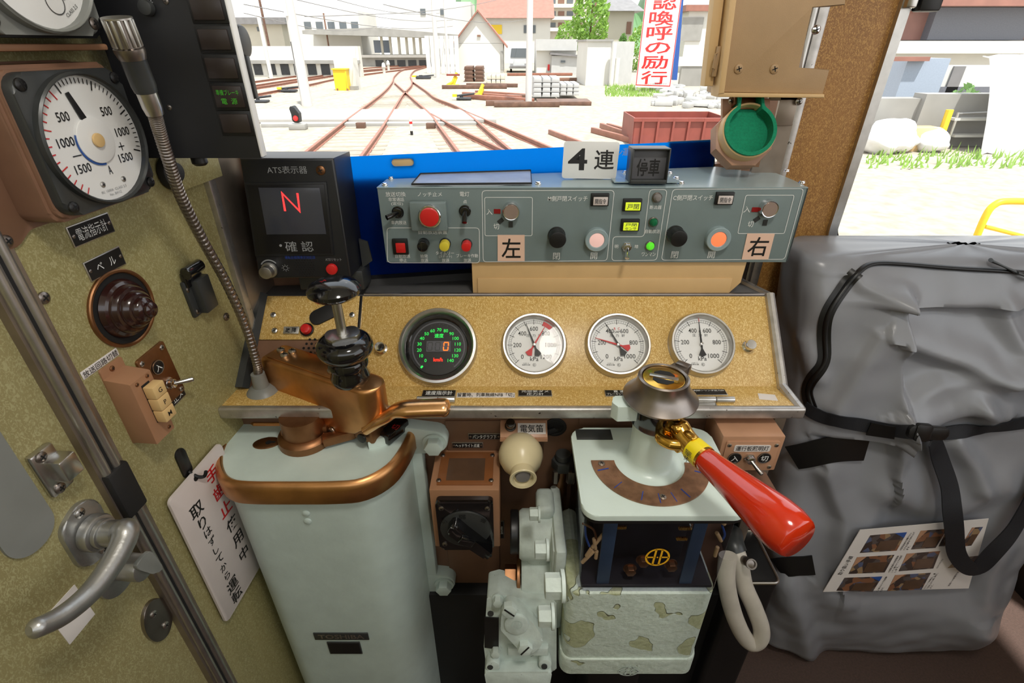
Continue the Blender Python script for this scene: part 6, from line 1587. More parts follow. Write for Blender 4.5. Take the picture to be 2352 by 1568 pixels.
# ================================================================== THE YARD OUTSIDE
GZ = -2.5
def G(u, v, z=GZ): return W(u, v, Z=z)
for nm, c, kw in (('gravel', (154, 146, 132), dict(var=.22, vs=5, bump=.4, bs=14, rough=.95)), ('plaster', (204, 202, 195), dict(var=.04, vs=.6)), ('plaster_warm', (190, 184, 169), dict(var=.05, vs=.6)), ('concrete_wall', (144, 142, 137), dict(var=.12, vs=1.2)),
        ('concrete_white', (176, 176, 174), dict(var=.05, vs=3)), ('roof_red', (144, 98, 84), dict(var=.12, vs=2)), ('roof_grey', (118, 116, 116), dict(var=.12, vs=2)), ('rust_rail', (138, 90, 72), dict(var=.15, vs=4, metal=.1)), ('rust_box', (130, 64, 54), dict(var=.12, vs=3)),
        ('timber', (97, 70, 56), dict(var=.3, vs=4)), ('sleeper', (144, 133, 117), dict(var=.15, vs=3)), ('pole', (196, 192, 188), dict(var=.06, vs=1)), ('yard_yellow', (221, 185, 36), dict(var=.05)), ('dark_metal', (48, 49, 52), dict(var=.2, vs=5)),
        ('window_dark', (92, 98, 102), dict(var=.1, rough=.2)), ('hill_green', (84, 118, 77), dict(var=.2, vs=.12)), ('grass', (105, 125, 62), dict(var=.3, vs=3)), ('shutter_brown', (123, 91, 75), dict(var=.1)), ('banner_white', (221, 219, 217), dict(var=.01)),
        ('van_white', (192, 195, 198), dict(var=.02, rough=.25)), ('net_black', (96, 98, 106), dict(var=.1)), ('pale_blue', (152, 163, 179), dict(var=.05)), ('crossing', (155, 151, 145), dict(var=.06, vs=2)), ('asphalt', (149, 145, 138), dict(var=.08, vs=1))): pm(nm, c, **kw)
b = B(); b.sheet([[V((x, y, EYE + GZ + (.04 * NZ.noise(V((x * .5, y * .5, 0))) if y > 3 else 0))) for x in [-90 + 180 * i / 60 for i in range(61)]] for y in [1.35 * (150 / 1.35) ** (j / 60) for j in range(61)]]); struct('ground', b, 'gravel')
def bld(name, u0, u1, vb, vt, dep, mat, label, cat='building', group=None, roof=None, base=None):
    """upright block seen square on; its foot stands on the ground at row vb"""
    y = G((u0 + u1) / 2, vb).y if base is None else base
    a, c = W(u0, vb, Y=y), W(u1, vb, Y=y); zt = W((u0 + u1) / 2, vt, Y=y).z
    z0 = min(EYE + GZ, a.z)
    o = thing(name, label, cat, T((a.x + c.x) / 2, y, z0), group); w = c.x - a.x; h = zt - z0
    b = B(); b.box((0, dep / 2, h / 2), (w, dep, h)); obj('walls', b, mat, o)
    fr = PL((0, 0, 0), (1, 0, 0), (0, 0, 1))
    def loc(u, v, off=0.0): p = W(u, v, Y=y); return p.x - (a.x + c.x) / 2, p.z - z0
    return o, w, h, loc
def rectpart(o, loc, u0, v0, u1, v1, name, mat, th=.12, back=0.0):
    x0, z1 = loc(u0, v0); x1, z0 = loc(u1, v1)
    b = B(); b.box(((x0 + x1) / 2, -th / 2 + back, (z0 + z1) / 2), (x1 - x0, th, z1 - z0)); return obj(name, b, mat, o)
def gable(o, w, h, dep, rise, mat, over=.3):
    b = B(); t = .18
    b.prism([(-w / 2 - over, h - over * rise / (w / 2)), (0, h + rise), (w / 2 + over, h - over * rise / (w / 2)), (w / 2 + over, h - over * rise / (w / 2) + t), (0, h + rise + t), (-w / 2 - over, h - over * rise / (w / 2) + t)], -over, dep + over, M=Matrix(((1, 0, 0, 0), (0, 0, 1, 0), (0, 1, 0, 0), (0, 0, 0, 1)))); bmesh.ops.recalc_face_normals(b.bm, faces=b.bm.faces); obj('roof', b, mat, o)
    b = B(); b.prism([(-w / 2, h - .02), (w / 2, h - .02), (0, h + rise)], 0, dep, M=Matrix(((1, 0, 0, 0), (0, 0, 1, 0), (0, 1, 0, 0), (0, 0, 0, 1)))); bmesh.ops.recalc_face_normals(b.bm, faces=b.bm.faces); obj('gable', b, 'plaster', o)
def flatroof(o, w, h, dep, mat, th=.25, over=.3, tilt=0):
    b = B(); b.box((0, dep / 2, h + th / 2), (w + over * 2, dep + over * 2, th), M=R(tilt, 'Y')); return obj('roof', b, mat, o)

# hill
b = B(); rows = []
for j in range(8):
    rows.append([V((-26 + 90 * i / 30, 260 + j * 6, EYE + GZ - 1 + (28 + 8 * math.sin(i * .6) + 4 * math.sin(i * 1.7)) * math.sin(math.pi / 2 * j / 7))) for i in range(31)])
b.sheet(rows); struct('hill', b, 'hill_green')
# tracks
def track(label, L, Rr, zr=GZ + .14, ties=True, n=34, tw=1.9):
    tr = thing('railway_track', label, 'track')
    pts = []
    for side in (L, Rr):
        p = cr([G(u, v, zr) for u, v in side], 8); pts.append(p)
        b = B(); m = bmesh.new()
        rows = []
        prof = [(-.06, -.14), (-.06, -.12), (-.012, -.1), (-.012, -.03), (-.035, -.02), (-.035, 0), (.035, 0), (.035, -.02), (.012, -.03), (.012, -.1), (.06, -.12), (.06, -.14)]
        rws = []
        for i, q in enumerate(p):
            d = (p[min(i + 1, len(p) - 1)] - p[max(i - 1, 0)]); d.z = 0; d.normalize(); nn = V((d.y, -d.x, 0))
            rws.append([q + nn * x * 1.15 + V((0, 0, z)) for x, z in prof])
        b.sheet(rws); obj('rail', b, 'rust_rail', tr, smooth=0)
    if ties:
        A_, C_ = pts
        la = [0]
        for a, c in zip(A_, A_[1:]): la.append(la[-1] + (c - a).length)
        tot = min(la[-1], n * .62); k = 0; s = .3
        while s < tot:
            while la[k + 1] < s: k += 1
            a = A_[k].lerp(A_[k + 1], (s - la[k]) / (la[k + 1] - la[k])); c = min((q for q in C_), key=lambda q: (q - a).length)
            d = A_[k + 1] - A_[k]; d.z = 0; d.normalize(); nn = V((d.y, -d.x, 0)); wdt = abs((c - a).dot(nn)); nn = nn if (c - a).dot(nn) > 0 else -nn
            mid = a + nn * wdt / 2
            b = B(); b.box((0, 0, -.20), (wdt + .8, .2, .14), .01, M=FR(mid, nn, (-nn.y, nn.x, 0)))
            obj('track_sleeper', b, 'sleeper', tr); s += .62
    return tr
main_l = [(640, 396), (691, 356), (790, 279), (877, 214), (900, 189), (906, 174), (922, 161), (945, 155), (976, 151)]
main_r = [(800, 396), (830, 356), (885, 280), (925, 217), (944, 196), (946, 184), (943, 172), (953, 161), (976, 154)]
track('main rusty railway track running ahead from the cab to the curve', main_l, main_r)
track('second rusty track merging into the main one from the right of the yard', [(1080, 385), (1053, 347), (1010, 290), (985, 258), (938, 217), (906, 189)], [(1235, 385), (1172, 342), (1060, 250), (1000, 224), (980, 209), (946, 186)])
track('branch track with rails farthest right, curving off towards the rusty box', [(1205, 370), (1154, 342), (1060, 298), (989, 260)], [(1330, 366), (1264, 337), (1120, 276), (1058, 250)], ties=False)
track('nearer rusty track below the white platform wall on the left', [(540, 228), (585, 216), (700, 195), (820, 172), (980, 153)], [(540, 210), (585, 201), (700, 183), (820, 165), (980, 150)], n=40)
track('farther rusty track close under the white platform wall', [(540, 205), (585, 195), (700, 178), (820, 162), (980, 149)], [(540, 193), (585, 186), (700, 171), (820, 157), (980, 146)], ties=False)
a, c = G(1262, 297, GZ + .14), G(1345, 328, GZ + .14)
b = B(); d = (c - a).normalized(); b.box((0, 0, -.07), ((c - a).length, .09, .14), .01, M=FR((a + c) / 2, d, (-d.y, d.x, 0))); tag(obj('loose_rail', b, 'rust_rail'), 'single loose rusty rail lying on the gravel left of the rusty box', 'rail')
# crossing boards
b = B(); q = [G(560, 283), G(1140, 283), G(1110, 258), (G(590, 258))]; b.prism([(p.x, p.y) for p in q], EYE + GZ + .02, EYE + GZ + .13, .01); tag(obj('crossing_deck', b, 'crossing'), 'pale concrete crossing deck laid across the tracks', 'crossing')
b = B(); q = [G(600, 292), G(1100, 288), G(1098, 285), (G(600, 287))]; b.prism([(p.x, p.y) for p in q], EYE + GZ, EYE + GZ + .1, .01); tag(obj('crossing_kerb', b, 'concrete_wall'), 'grey concrete kerb along the near edge of the crossing deck', 'kerb')
for (u0, v0, u1, v1, s_) in ((820, 286, 840, 294, 'left of the near right-hand rail'), (980, 287, 1000, 295, 'left of the second track')):
    a = G((u0 + u1) / 2, v1); w_ = (G(u1, v1) - G(u0, v1)).length
    b = B(); b.box((a.x, a.y, EYE + GZ + .09), (w_, .22, .18), .01); tag(obj('timber_block', b, 'timber'), 'short dark timber block at the crossing deck, ' + s_, 'block')
# poles
def pole(name, label, u, vb, vt, wpx, mat='pole', cat='pole', group='poles in the yard', lean=0):
    a = G(u, vb); dpt = (a - EYEV).y * cP - (a - EYEV).z * sP; r = wpx / 2 * dpt / F_PX
    zt = W(u, vt, Y=a.y).z
    b = B(); b.lathe([(0, 0), (r, 0), (r * .8, zt - a.z), (0, zt - a.z)], 20, Matrix.Translation(a)); return tag(obj(name, b, mat), label, cat, group)
p1 = pole('concrete_pole', 'thick pale concrete pole in front of the yellow cabinet, nearest on the left', 706, 243, -120, 24)
a = G(706, 243); b = B(); b.tube([a + V((-.14, -.16, 0)), a + V((-.14, -.16, 2.6))], .03, 8); obj('cable_pipe', b, 'dark_metal', p1); b = B(); b.box((-.1 + a.x, a.y - .2, EYE + GZ + 4.2), (.14, .1, 1.3)); obj('pole_sign', b, 'plaster', p1)
pole('concrete_pole', 'thin pale pole left of the thick concrete pole, by the white wall', 624, 181, -60, 9)
pole('concrete_pole', 'pale catenary pole standing in front of the white slat fence', 1006, 178, -80, 11)
pole('concrete_pole', 'thin pale pole behind the catenary pole at the white fence', 1030, 172, -60, 6)
pole('concrete_pole', 'straight pale pole rising in front of the stacked concrete sleepers', 1214, 243, -120, 15)
pole('wooden_pole', 'thin brown pole in front of the bright green tree', 1360, 130, -60, 5, 'shutter_brown')
pole('concrete_pole', 'slim white mast on the platform behind the yellow cabinet', 838, 148, 60, 9, 'plaster')
pole('wooden_pole', 'thin brownish pole beside the platform canopy end', 762, 152, 30, 4, 'shutter_brown')
pole('wooden_pole', 'dark bent pole far left near the monitor box', 627, 150, -60, 6, 'timber')
# overhead wires
for i, (u0, v0, u1, v1) in enumerate(((560, -30, 1040, 46), (560, 10, 1040, 60), (640, -40, 1010, 30), (700, 38, 1210, -20), (560, 30, 860, 62), (880, 10, 1210, 44))):
    a, c = W(u0, v0, Y=24 + i), W(u1, v1, Y=60)
    b = B(); n = 16; b.tube([a.lerp(c, k / n) - V((0, 0, .5 * math.sin(math.pi * k / n))) for k in range(n + 1)], .018, 6); tag(obj('overhead_wire', b, 'roof_grey'), 'thin overhead wire crossing the sky above the tracks', 'wire', 'overhead wires')
# platform, canopy and the long white wall
o, w, h, loc = bld('platform_wall', 540, 830, 176, 106, 1.0, 'plaster', 'long white wall with dark openings along its foot beside the left tracks', 'wall')
rectpart(o, loc, 545, 138, 828, 146, 'ledge', 'concrete_wall', .4)
for i in range(9): rectpart(o, loc, 550 + 31 * i, 147, 574 + 31 * i, 172, 'opening', 'dark_metal', .06)
o, w, h, loc = bld('station_platform', 830, 1000, 153, 127, 8.0, 'concrete_wall', 'grey concrete station platform with dark bays below its edge', 'platform')
for i in range(6): rectpart(o, loc, 862 + 25 * i, 138, 882 + 25 * i, 152, 'bay', 'dark_metal', .06)
rectpart(o, loc, 830, 126, 1000, 132, 'edge_slab', 'crossing', .5)
yb2 = G(915, 153).y
o = thing('platform_canopy', 'long flat canopy roof on slim posts over the station platform', 'canopy', T(0, yb2, EYE + GZ))
def cl(u, v): p = W(u, v, Y=yb2); return p.x, p.z - EYE - GZ
(xa, za), (xb, zb_2) = cl(700, 70), cl(1075, 82)
b = B(); b.prism([(xa, za), (xa + (xb - xa) * .45, za + .3), (xb, zb_2), (xb, zb_2 - .35), (xa, za - .4)], -1, 7, M=Matrix(((1, 0, 0, 0), (0, 0, 1, 0), (0, 1, 0, 0), (0, 0, 0, 1)))); bmesh.ops.recalc_face_normals(b.bm, faces=b.bm.faces); obj('roof', b, 'concrete_wall', o)
for u in (872, 892, 912, 930, 947, 962, 985): x, z = cl(u, 76); x2, z2 = cl(u, 127); b = B(); b.box((x, .6, (z + z2) / 2), (.28, .28, z - z2)); obj('post', b, 'plaster_warm', o)
b = B(); (x0_, z0_), (x1_, z1_) = cl(845, 92), cl(885, 122); b.box(((x0_ + x1_) / 2, 3, (z0_ + z1_) / 2), (x1_ - x0_, .3, z0_ - z1_)); bd = obj('waiting_room', b, 'pale_blue', o)
o, w, h, loc = bld('station_building', 690, 835, 130, 24, 10, 'plaster', 'overexposed white station building above the platform wall', 'building', base=78)
for i in range(5): rectpart(o, loc, 698 + 27 * i, 50, 716 + 27 * i, 66, 'window', 'window_dark', .1)
o, w, h, loc = bld('warehouse', 548, 656, 108, 56, 10, 'plaster_warm', 'pale warehouse with a grey roof at the far left, behind the thin pole', 'building', base=84); flatroof(o, w, h, 10, 'roof_grey', .8, 1)
rectpart(o, loc, 590, 62, 596, 72, 'window', 'window_dark')
o, w, h, loc = bld('apartment_house', 905, 1085, 120, 4, 10, 'plaster', 'wide white house with two small windows above the platform canopy', 'building', base=95)
for u in (965, 1011): rectpart(o, loc, u, 20, u + 13, 34, 'window', 'window_dark')
# white slat fence
y = G(1010, 168).y; o = thing('slat_fence', 'tall white slat fence behind the catenary pole', 'fence', T(0, y, EYE + GZ))
for i in range(7):
    u = 980 + 11.2 * i; p = W(u, 82, Y=y); b = B(); b.box((p.x, 0, (p.z - EYE - GZ) / 2), (.42, .12, p.z - EYE - GZ)); obj('slat', b, 'plaster', o)
b = B(); p, q = W(978, 118, Y=y), W(1050, 118, Y=y); b.box(((p.x + q.x) / 2, .1, p.z - EYE - GZ), (q.x - p.x, .1, .5)); obj('cross_rail', b, 'plaster', o)
# cabinets
o, w, h, loc = bld('relay_cabinet', 776, 820, 206, 133, 1.0, 'plaster', 'tall white relay cabinet behind the yellow one beside the track', 'cabinet'); rectpart(o, loc, 774, 197, 825, 209, 'plinth', 'concrete_wall', .3)
o, w, h, loc = bld('point_cabinet', 771, 800, 208, 160, .8, 'yard_yellow', 'yellow metal cabinet on short legs in front of the white cabinet', 'cabinet')
flatroof(o, w, h, .8, 'yard_yellow', .06, .06); rectpart(o, loc, 792, 164, 801, 204, 'side_door', 'yard_yellow', .05)
for u in (774, 797): rectpart(o, loc, u, 203, u + 4, 213, 'leg', 'rust_rail', .1)
# dwarf signal
a = G(686, 297)
o = thing('dwarf_signal', 'small black dwarf signal with a red lens on a concrete block', 'signal', Matrix.Translation(a))
s = (a - EYEV).length / F_PX; s_px = (a.y * cP + 2.5 * sP) / F_PX
b = B(); b.box((0, 0, 6 * s_px), (38 * s_px, 20 * s_px, 12 * s_px), .02); obj('block', b, 'concrete_wall', o)
b = B(); hh = s_px; b.prism(fillet([(-8 * hh, 16 * hh), (8 * hh, 14 * hh), (10 * hh, 34 * hh), (0, 50 * hh), (-10 * hh, 48 * hh), (-7 * hh, 32 * hh)], 5 * hh), -.12, .12, .03, M=R(90, 'X')); obj('signal_head', b, 'black', o)
b = B(); b.lathe([(0, 0), (6 * hh, 0), (5 * hh, .04), (0, .06)], 20, T(1 * hh, -.12, 24 * hh) @ R(90, 'X')); obj('red_lens', b, 'red_button', o)
b = B(); b.cyl((0, 0, 11 * hh), 6 * hh, 6 * hh, 16); obj('foot', b, 'plaster', o)
a = G(946, 310); s_px = (a.y * cP + 2.5 * sP) / F_PX
o = thing('marker_post', 'short white marker post with a red band between the tracks', 'post', Matrix.Translation(a))
b = B(); b.cyl((0, 0, 9 * s_px), 3.4 * s_px, 30 * s_px, 16); obj('post', b, 'plaster', o); b = B(); b.cyl((0, 0, 24 * s_px), 3.6 * s_px, 5 * s_px, 16); obj('red_band', b, 'red_button', o); b = B(); b.cyl((0, 0, 0), 3.2 * s_px, 10 * s_px, 16); obj('dark_foot', b, 'black', o)
for (u, v, s_) in ((883, 170, 'left'), (893, 162, 'farther')):
    a = G(u, v); b = B(); b.lathe([(0, 0), (.14, 0), (.14, .5), (.2, .6), (.14, .9), (0, 1.0)], 14, Matrix.Translation(a)); tag(obj('track_marker', b, 'plaster'), 'small white track marker where the tracks curve, the ' + s_ + ' of two', 'post')
# shed and houses
o, w, h, loc = bld('gable_shed', 1047, 1156, 167, 99, 9, 'plaster', 'white shed with a red gable roof behind the timber stack', 'shed'); gable(o, w, h, 9, 2.6, 'roof_red', .4)
rectpart(o, loc, 1096, 80, 1104, 84, 'vent', 'shutter_brown'); rectpart(o, loc, 1150, 118, 1156, 160, 'side_door', 'concrete_wall')
o, w, h, loc = bld('long_house', 1104, 1262, 130, 42, 12, 'plaster', 'long white house with pale tiled roof and a yellow shutter', 'building', base=88)
b = B(); b.prism([(-1, h), (5, h + 3.6), (13, h)], -w / 2 - .5, w / 2 + .5, M=Matrix(((0, 0, 1, 0), (1, 0, 0, 0), (0, 1, 0, 0), (0, 0, 0, 1)))); obj('tiled_roof', b, 'roof_red', o)
rectpart(o, loc, 1125, 57, 1153, 78, 'yellow_shutter', 'yard_yellow'); rectpart(o, loc, 1203, 58, 1230, 76, 'window', 'window_dark')
o, w, h, loc = bld('apartment_block', 1236, 1345, 110, -60, 14, 'plaster_warm', 'pale apartment block with brown balcony panels behind the bright green tree', 'building', base=105)
for r_, v_ in enumerate((-2, 26, 52)):
    for i in range(5): rectpart(o, loc, 1242 + 20 * i, v_, 1256 + 20 * i, v_ + 10, 'window', 'window_dark' if i % 2 else 'shutter_brown')
    rectpart(o, loc, 1238, v_ + 12, 1344, v_ + 20, 'balcony', 'plaster', .8)
o, w, h, loc = bld('tiled_house', 1385, 1448, 120, 26, 9, 'plaster_warm', 'cream house with a grey tiled hip roof left of the red-lettered banner', 'building', base=70)
b = B(); b.prism([(-w / 2 - 1, -1), (w / 2 + 1, -1), (w / 2 + 1, 10), (-w / 2 - 1, 10)], h, h + 2.2, scale1=.15); obj('hip_roof', b, 'roof_grey', o)
rectpart(o, loc, 1440, 50, 1448, 78, 'window', 'shutter_brown')
o, w, h, loc = bld('right_house', 1565, 1700, 150, 26, 9, 'plaster', 'white house with grey corrugated panel right of the banner', 'building', base=58); flatroof(o, w, h, 9, 'roof_red', .5, .5)
rectpart(o, loc, 1568, 40, 1608, 94, 'corrugated_panel', 'concrete_wall')
o, w, h, loc = bld('white_hut', 1232, 1322, 170, 90, 6, 'plaster', 'white hut with a grey parapet behind the stacked concrete sleepers', 'shed'); rectpart(o, loc, 1230, 90, 1324, 116, 'parapet', 'concrete_white', .5); rectpart(o, loc, 1258, 148, 1262, 162, 'red_box', 'red_button')
o, w, h, loc = bld('lean_to', 1266, 1324, 171, 128, 3, 'concrete_white', 'low grey lean-to with a slanted roof in front of the white hut', 'shed'); flatroof(o, w, h, 3, 'roof_grey', .15, .3, 4); rectpart(o, loc, 1288, 139, 1298, 144, 'vent', 'window_dark')
o, w, h, loc = bld('concrete_shed', 1344, 1396, 197, 95, 6, 'plaster', 'white-fronted concrete shed left of the banner', 'shed')
x0_, z0_ = loc(1396, 197); x1_, _ = loc(1465, 197); b = B(); b.prism([(x0_, 0), (x1_, 2.5), (x1_, 6.5), (x0_, 6)], 0, h, M=Matrix()); obj('side_wall', b, 'concrete_white', o); flatroof(o, w, h, 6, 'concrete_wall', .12, .12)
for (u, v) in ((1400, 200), (1410, 200)):
    p = loc(u, v); b = B(); b.cyl((p[0], -.5, 0), .16, 2.6 if u < 1405 else 1.7, 12); obj('standpipe', b, 'plaster', o)
# van
a = G(1192, 167)
o = thing('van', 'white van parked between the red-roofed shed and the pale pole', 'van', Matrix.Translation(a)); kv = (a.y * cP + 2.5 * sP) / F_PX
wv, hv = 46 * kv, 54 * kv
b = B(); b.prism(fillet([(-wv / 2, .35), (wv / 2, .35), (wv / 2, hv * .55), (wv * .42, hv), (-wv * .42, hv), (-wv / 2, hv * .55)], .2), -4.2, 0, .15, 3, M=R(90, 'X')); obj('van_body', b, 'van_white', o)
b = B(); b.prism(fillet([(-wv * .43, hv * .56), (wv * .43, hv * .56), (wv * .38, hv * .9), (-wv * .38, hv * .9)], .1), 0, .06, M=R(90, 'X') @ T(0, 0, -.02)); obj('windscreen', b, 'window_dark', o)
b = B(); b.box((0, -.05, .55), (wv * .9, .12, .2), .05); obj('bumper', b, 'roof_grey', o)
for s_ in (-1, 1):
    b = B(); b.cyl((0, 0, -.1), .33, .22, 20, .03, M=T(s_ * wv * .40, .9, .33) @ R(90, 'Y')); obj('wheel', b, 'black', o)
    b = B(); b.box((s_ * wv * .36, -.06, hv * .38), (.3, .06, .2), .03); obj('headlight', b, 'white_paint', o)
# stacked concrete sleepers, each on its own
def stack(u0, u1, vb, vt, nx, ny, name, mat, label, cat, group, length=2.0, gap=.05, zoff=0.0):
    y = G(u0, vb).y; a, c = W(u0, vb, Y=y), W(u1, vb, Y=y); zt = W(u0, vt, Y=y).z; z0 = EYE + GZ + zoff
    w = (c.x - a.x) / nx; h = (zt - z0) / ny
    for j in range(ny):
        for i in range(nx):
            b = B(); b.prism([(-w * .48, 0), (w * .48, 0), (w * .40, h * .92), (-w * .40, h * .92)], 0, length, .02, M=R(90, 'X') @ T(0, 0, -length)); 
            row = ('bottom', 'second', 'third', 'fourth', 'top')[j] if j < ny - 1 or ny == 1 else 'top'
            colw = ('left end', 'second from left', 'middle', 'fourth from left', 'right end')[i] if nx > 1 else 'single'
            tag(obj(name, b, mat, m=T(a.x + w * (i + .5), y, z0 + h * j)), f'{label}, {row} layer, {colw}', cat, group)
b = B(); a, c = G(1236, 246), G(1352, 238); b.box(((a.x + c.x) / 2, (a.y + c.y) / 2 + .6, EYE + GZ + .09), (c.x - a.x, 1.6, .18), .02); tag(obj('timber_bed', b, 'timber'), 'dark timber bed under the white stacked concrete sleepers', 'timber')
stack(1224, 1285, 232, 178, 3, 4, 'concrete_sleeper', 'concrete_white', 'white concrete sleeper in the taller left stack', 'sleeper', 'stacked concrete sleepers', 2.4, zoff=.18)
stack(1286, 1330, 228, 192, 3, 3, 'concrete_sleeper', 'concrete_white', 'white concrete sleeper in the lower right stack', 'sleeper', 'stacked concrete sleepers', 2.4, zoff=.18)
stack(1118, 1160, 192, 172, 4, 2, 'concrete_sleeper', 'plaster_warm', 'pale sleeper in the far low stack beside the timber pile', 'sleeper', 'far stacked sleepers', 2.4)
stack(1066, 1088, 188, 152, 1, 4, 'timber_sleeper', 'timber', 'dark timber baulk in the left pile before the shed', 'timber', 'dark timber baulks', 2.2)
stack(1090, 1111, 188, 152, 1, 4, 'timber_sleeper', 'timber', 'dark timber baulk in the right pile before the shed', 'timber', 'dark timber baulks', 2.2)
random.seed(5)
for i, (u, v, l_, a_, m_) in enumerate(((1090, 204, 4.2, 4, 'timber'), (1130, 200, 3.5, -8, 'timber'), (1128, 226, 4.0, -38, 'rust_rail'), (1142, 232, 4.4, -36, 'rust_rail'), (1152, 222, 3.8, -40, 'rust_rail'), (1160, 243, 1.8, 2, 'timber'), (1210, 246, 3.0, 3, 'timber'), (1240, 174, 6, 4, 'rust_rail'), (1290, 186, 3.0, 6, 'shutter_brown'), (1186, 228, 1.2, 0, 'timber'))):
    a = G(u, v); b = B(); b.box((0, 0, .12), (l_, .26, .22), .02, M=Matrix.Translation(a) @ R(a_)); wh = ('longest dark beam before the red-roofed shed', 'dark beam right of the timber piles', 'slanting rusty beam nearest the yellow lever', 'slanting rusty beam at the front of the scrap', 'slanting rusty beam at the back of the scrap', 'short dark timber at the front of the scrap', 'flat dark timber at the foot of the pale pole', 'rusty beam above the white sleeper stack', 'orange-brown plank behind the white sleeper stack', 'short block left of the pale pole')[i]
    tag(obj('scrap_beam', b, m_), wh, 'beam', 'scrap beams in the yard')
# yellow levers and dark point machines
for i, (u, v, lab) in enumerate(((1100, 226, 'bright yellow point lever frame in front of the scrap beams'), (1040, 199, 'small yellow lever with a red top near the timber piles'))):
    a = G(u, v); s_ = (a.y * cP + 2.5 * sP) / F_PX * 10; o = thing('point_lever', lab, 'lever', Matrix.Translation(a))
    b = B(); b.tube([(-1.2 * s_, 0, .1), (0, 0, .9 * s_), (1.0 * s_, .2, 2.8 * s_)], .09, 8); b.tube([(.2 * s_, 0, .1), (1.0 * s_, .1, 2.0 * s_)], .08, 8); obj('lever', b, 'yard_yellow', o)
    b = B(); b.box((0, 0, .08), (3 * s_, .3, .12), .02); obj('base', b, 'yard_yellow', o)
    if i: b = B(); b.box((.2 * s_, 0, 2.4 * s_), (3 * s_, .1, .4 * s_)); obj('red_top', b, 'rust_box', o)
for i, (u, v, lab) in enumerate(((1066, 230, 'dark point machine beside the yellow lever frame'), (973, 182, 'dark point machine right of the junction'), (665, 212, 'dark point machine with a yellow arm left of the thick pole'), (600, 236, 'dark point machine with a yellow tip close to the monitor box'))):
    a = G(u, v); s_ = (a.y * cP + 2.5 * sP) / F_PX * 10; o = thing('point_machine', lab, 'point machine', Matrix.Translation(a))
    b = B(); b.box((0, 0, .35 * s_), (3.4 * s_, .5, .5 * s_), .05); b.cyl((-.6 * s_, 0, .5 * s_), .4 * s_, .35 * s_, 14); b.tube([(-2 * s_, 0, .2), (2.4 * s_, .1, .3)], .05, 8); obj('machine_body', b, 'dark_metal', o)
    b = B(); b.box((-2.1 * s_, 0, .22), (1.0 * s_, .2, .12)); obj('yellow_arm', b, 'yard_yellow', o)
# rusty box and scrap rails beside it
a = W(1452, 335, Z=GZ); y = a.y; zt = W(1460, 271, Y=y).z; x1_ = W(1660, 335, Y=y).x
o = thing('rusty_box', 'large open rust-red steel box on the gravel behind the stop indicator', 'container', T(0, y, EYE + GZ))
h = zt - EYE - GZ; b = B()
for (cx_, cy_, sx_, sy_) in (((a.x + x1_) / 2, 0, x1_ - a.x, .04), ((a.x + x1_) / 2, 1.6, x1_ - a.x, .04), (a.x, .8, .04, 1.6), (x1_, .8, .04, 1.6)): b.box((cx_, cy_, h / 2), (sx_, sy_, h))
b.box(((a.x + x1_) / 2, .8, .04), (x1_ - a.x, 1.6, .06)); obj('box_walls', b, 'rust_box', o)
for i in range(6): b = B(); b.box((a.x + (x1_ - a.x) * (i + .5) / 6, -.05, h / 2), (.06, .07, h)); obj('rib', b, 'rust_box', o)
b = B(); b.box(((a.x + x1_) / 2, -.03, h - .04), (x1_ - a.x + .1, .1, .09)); obj('top_rim', b, 'rust_box', o)
for i, (u0, v0, u1, v1) in enumerate(((1360, 305, 1470, 335), (1380, 296, 1460, 325), (1395, 298, 1475, 322))):
    p, q = G(u0, v0), G(u1, v1); d = (q - p).normalized(); b = B(); b.box((0, 0, .09 + .02 * i), ((q - p).length, .12, .16), .01, M=FR((p + q) / 2, d, (-d.y, d.x, 0))); tag(obj('scrap_rail', b, 'rust_rail'), ('nearest', 'farthest', 'middle')[i] + ' of three rusty rails leaning towards the rusty box', 'rail', 'scrap rails by the box')
# banner
yB = G(1500, 212).y; BFm = PL((0, yB, EYE), (1, 0, 0), (0, 0, 1))
o = thing('banner', 'tall white vertical banner with bold red Japanese characters', 'banner', BFm.m)
bc4 = [(1459, 200), (1539, 203), (1572, -50), (1488, -50)]
bc4 = [BFm.p(*p) for p in bc4]
b = B(); b.prism([tuple(p) for p in bc4], -.04, 0); obj('sheet', b, 'banner_white', o)
b = B(); k = [V(p) for p in bc4]; c4 = sum(k, V((0, 0))) / 4; b.line([c4 + (p - c4) * .965 + V((0, .03)) for p in k], .045, .012, closed=True)
for s, u, v, w_, h_ in (('確', 1537, -48, 54, 40), ('認', 1528, 4, 56, 36), ('喚', 1520, 42, 57, 34), ('呼', 1515, 76, 60, 32), ('の', 1511, 110, 58, 26), ('励', 1504, 143, 60, 30), ('行', 1502, 178, 60, 30)): ptext(b, BFm, s, u, v, w_, h_, .012, .012)
obj('lettering', b, 'red_button', o)
b = B(); ptext(b, BFm, '安全運転推進委員会', 1510, 192, 44, 5, .012); obj('small_lettering', b, 'grey_ink', o)
b = B(); q0_, q1_ = BFm.p(1548, 188), BFm.p(1570, -50); b.prism([tuple(BFm.p(*p)) for p in ((1546, 184), (1556, 184), (1575, -50), (1560, -50))], -.4, -.08); obj('dark_strip', b, 'wire_blue', o)  # dark blue strip behind the banner's right edge
for u in (1462, 1535):
    p = BFm.p(u, 200); b = B(); b.cyl((0, 0, 0), .05, .8 + p.y + 2.5, 10, M=T(p.x, -2.5, -.1) @ R(-90, 'X')); obj('stand', b, 'plaster', o)
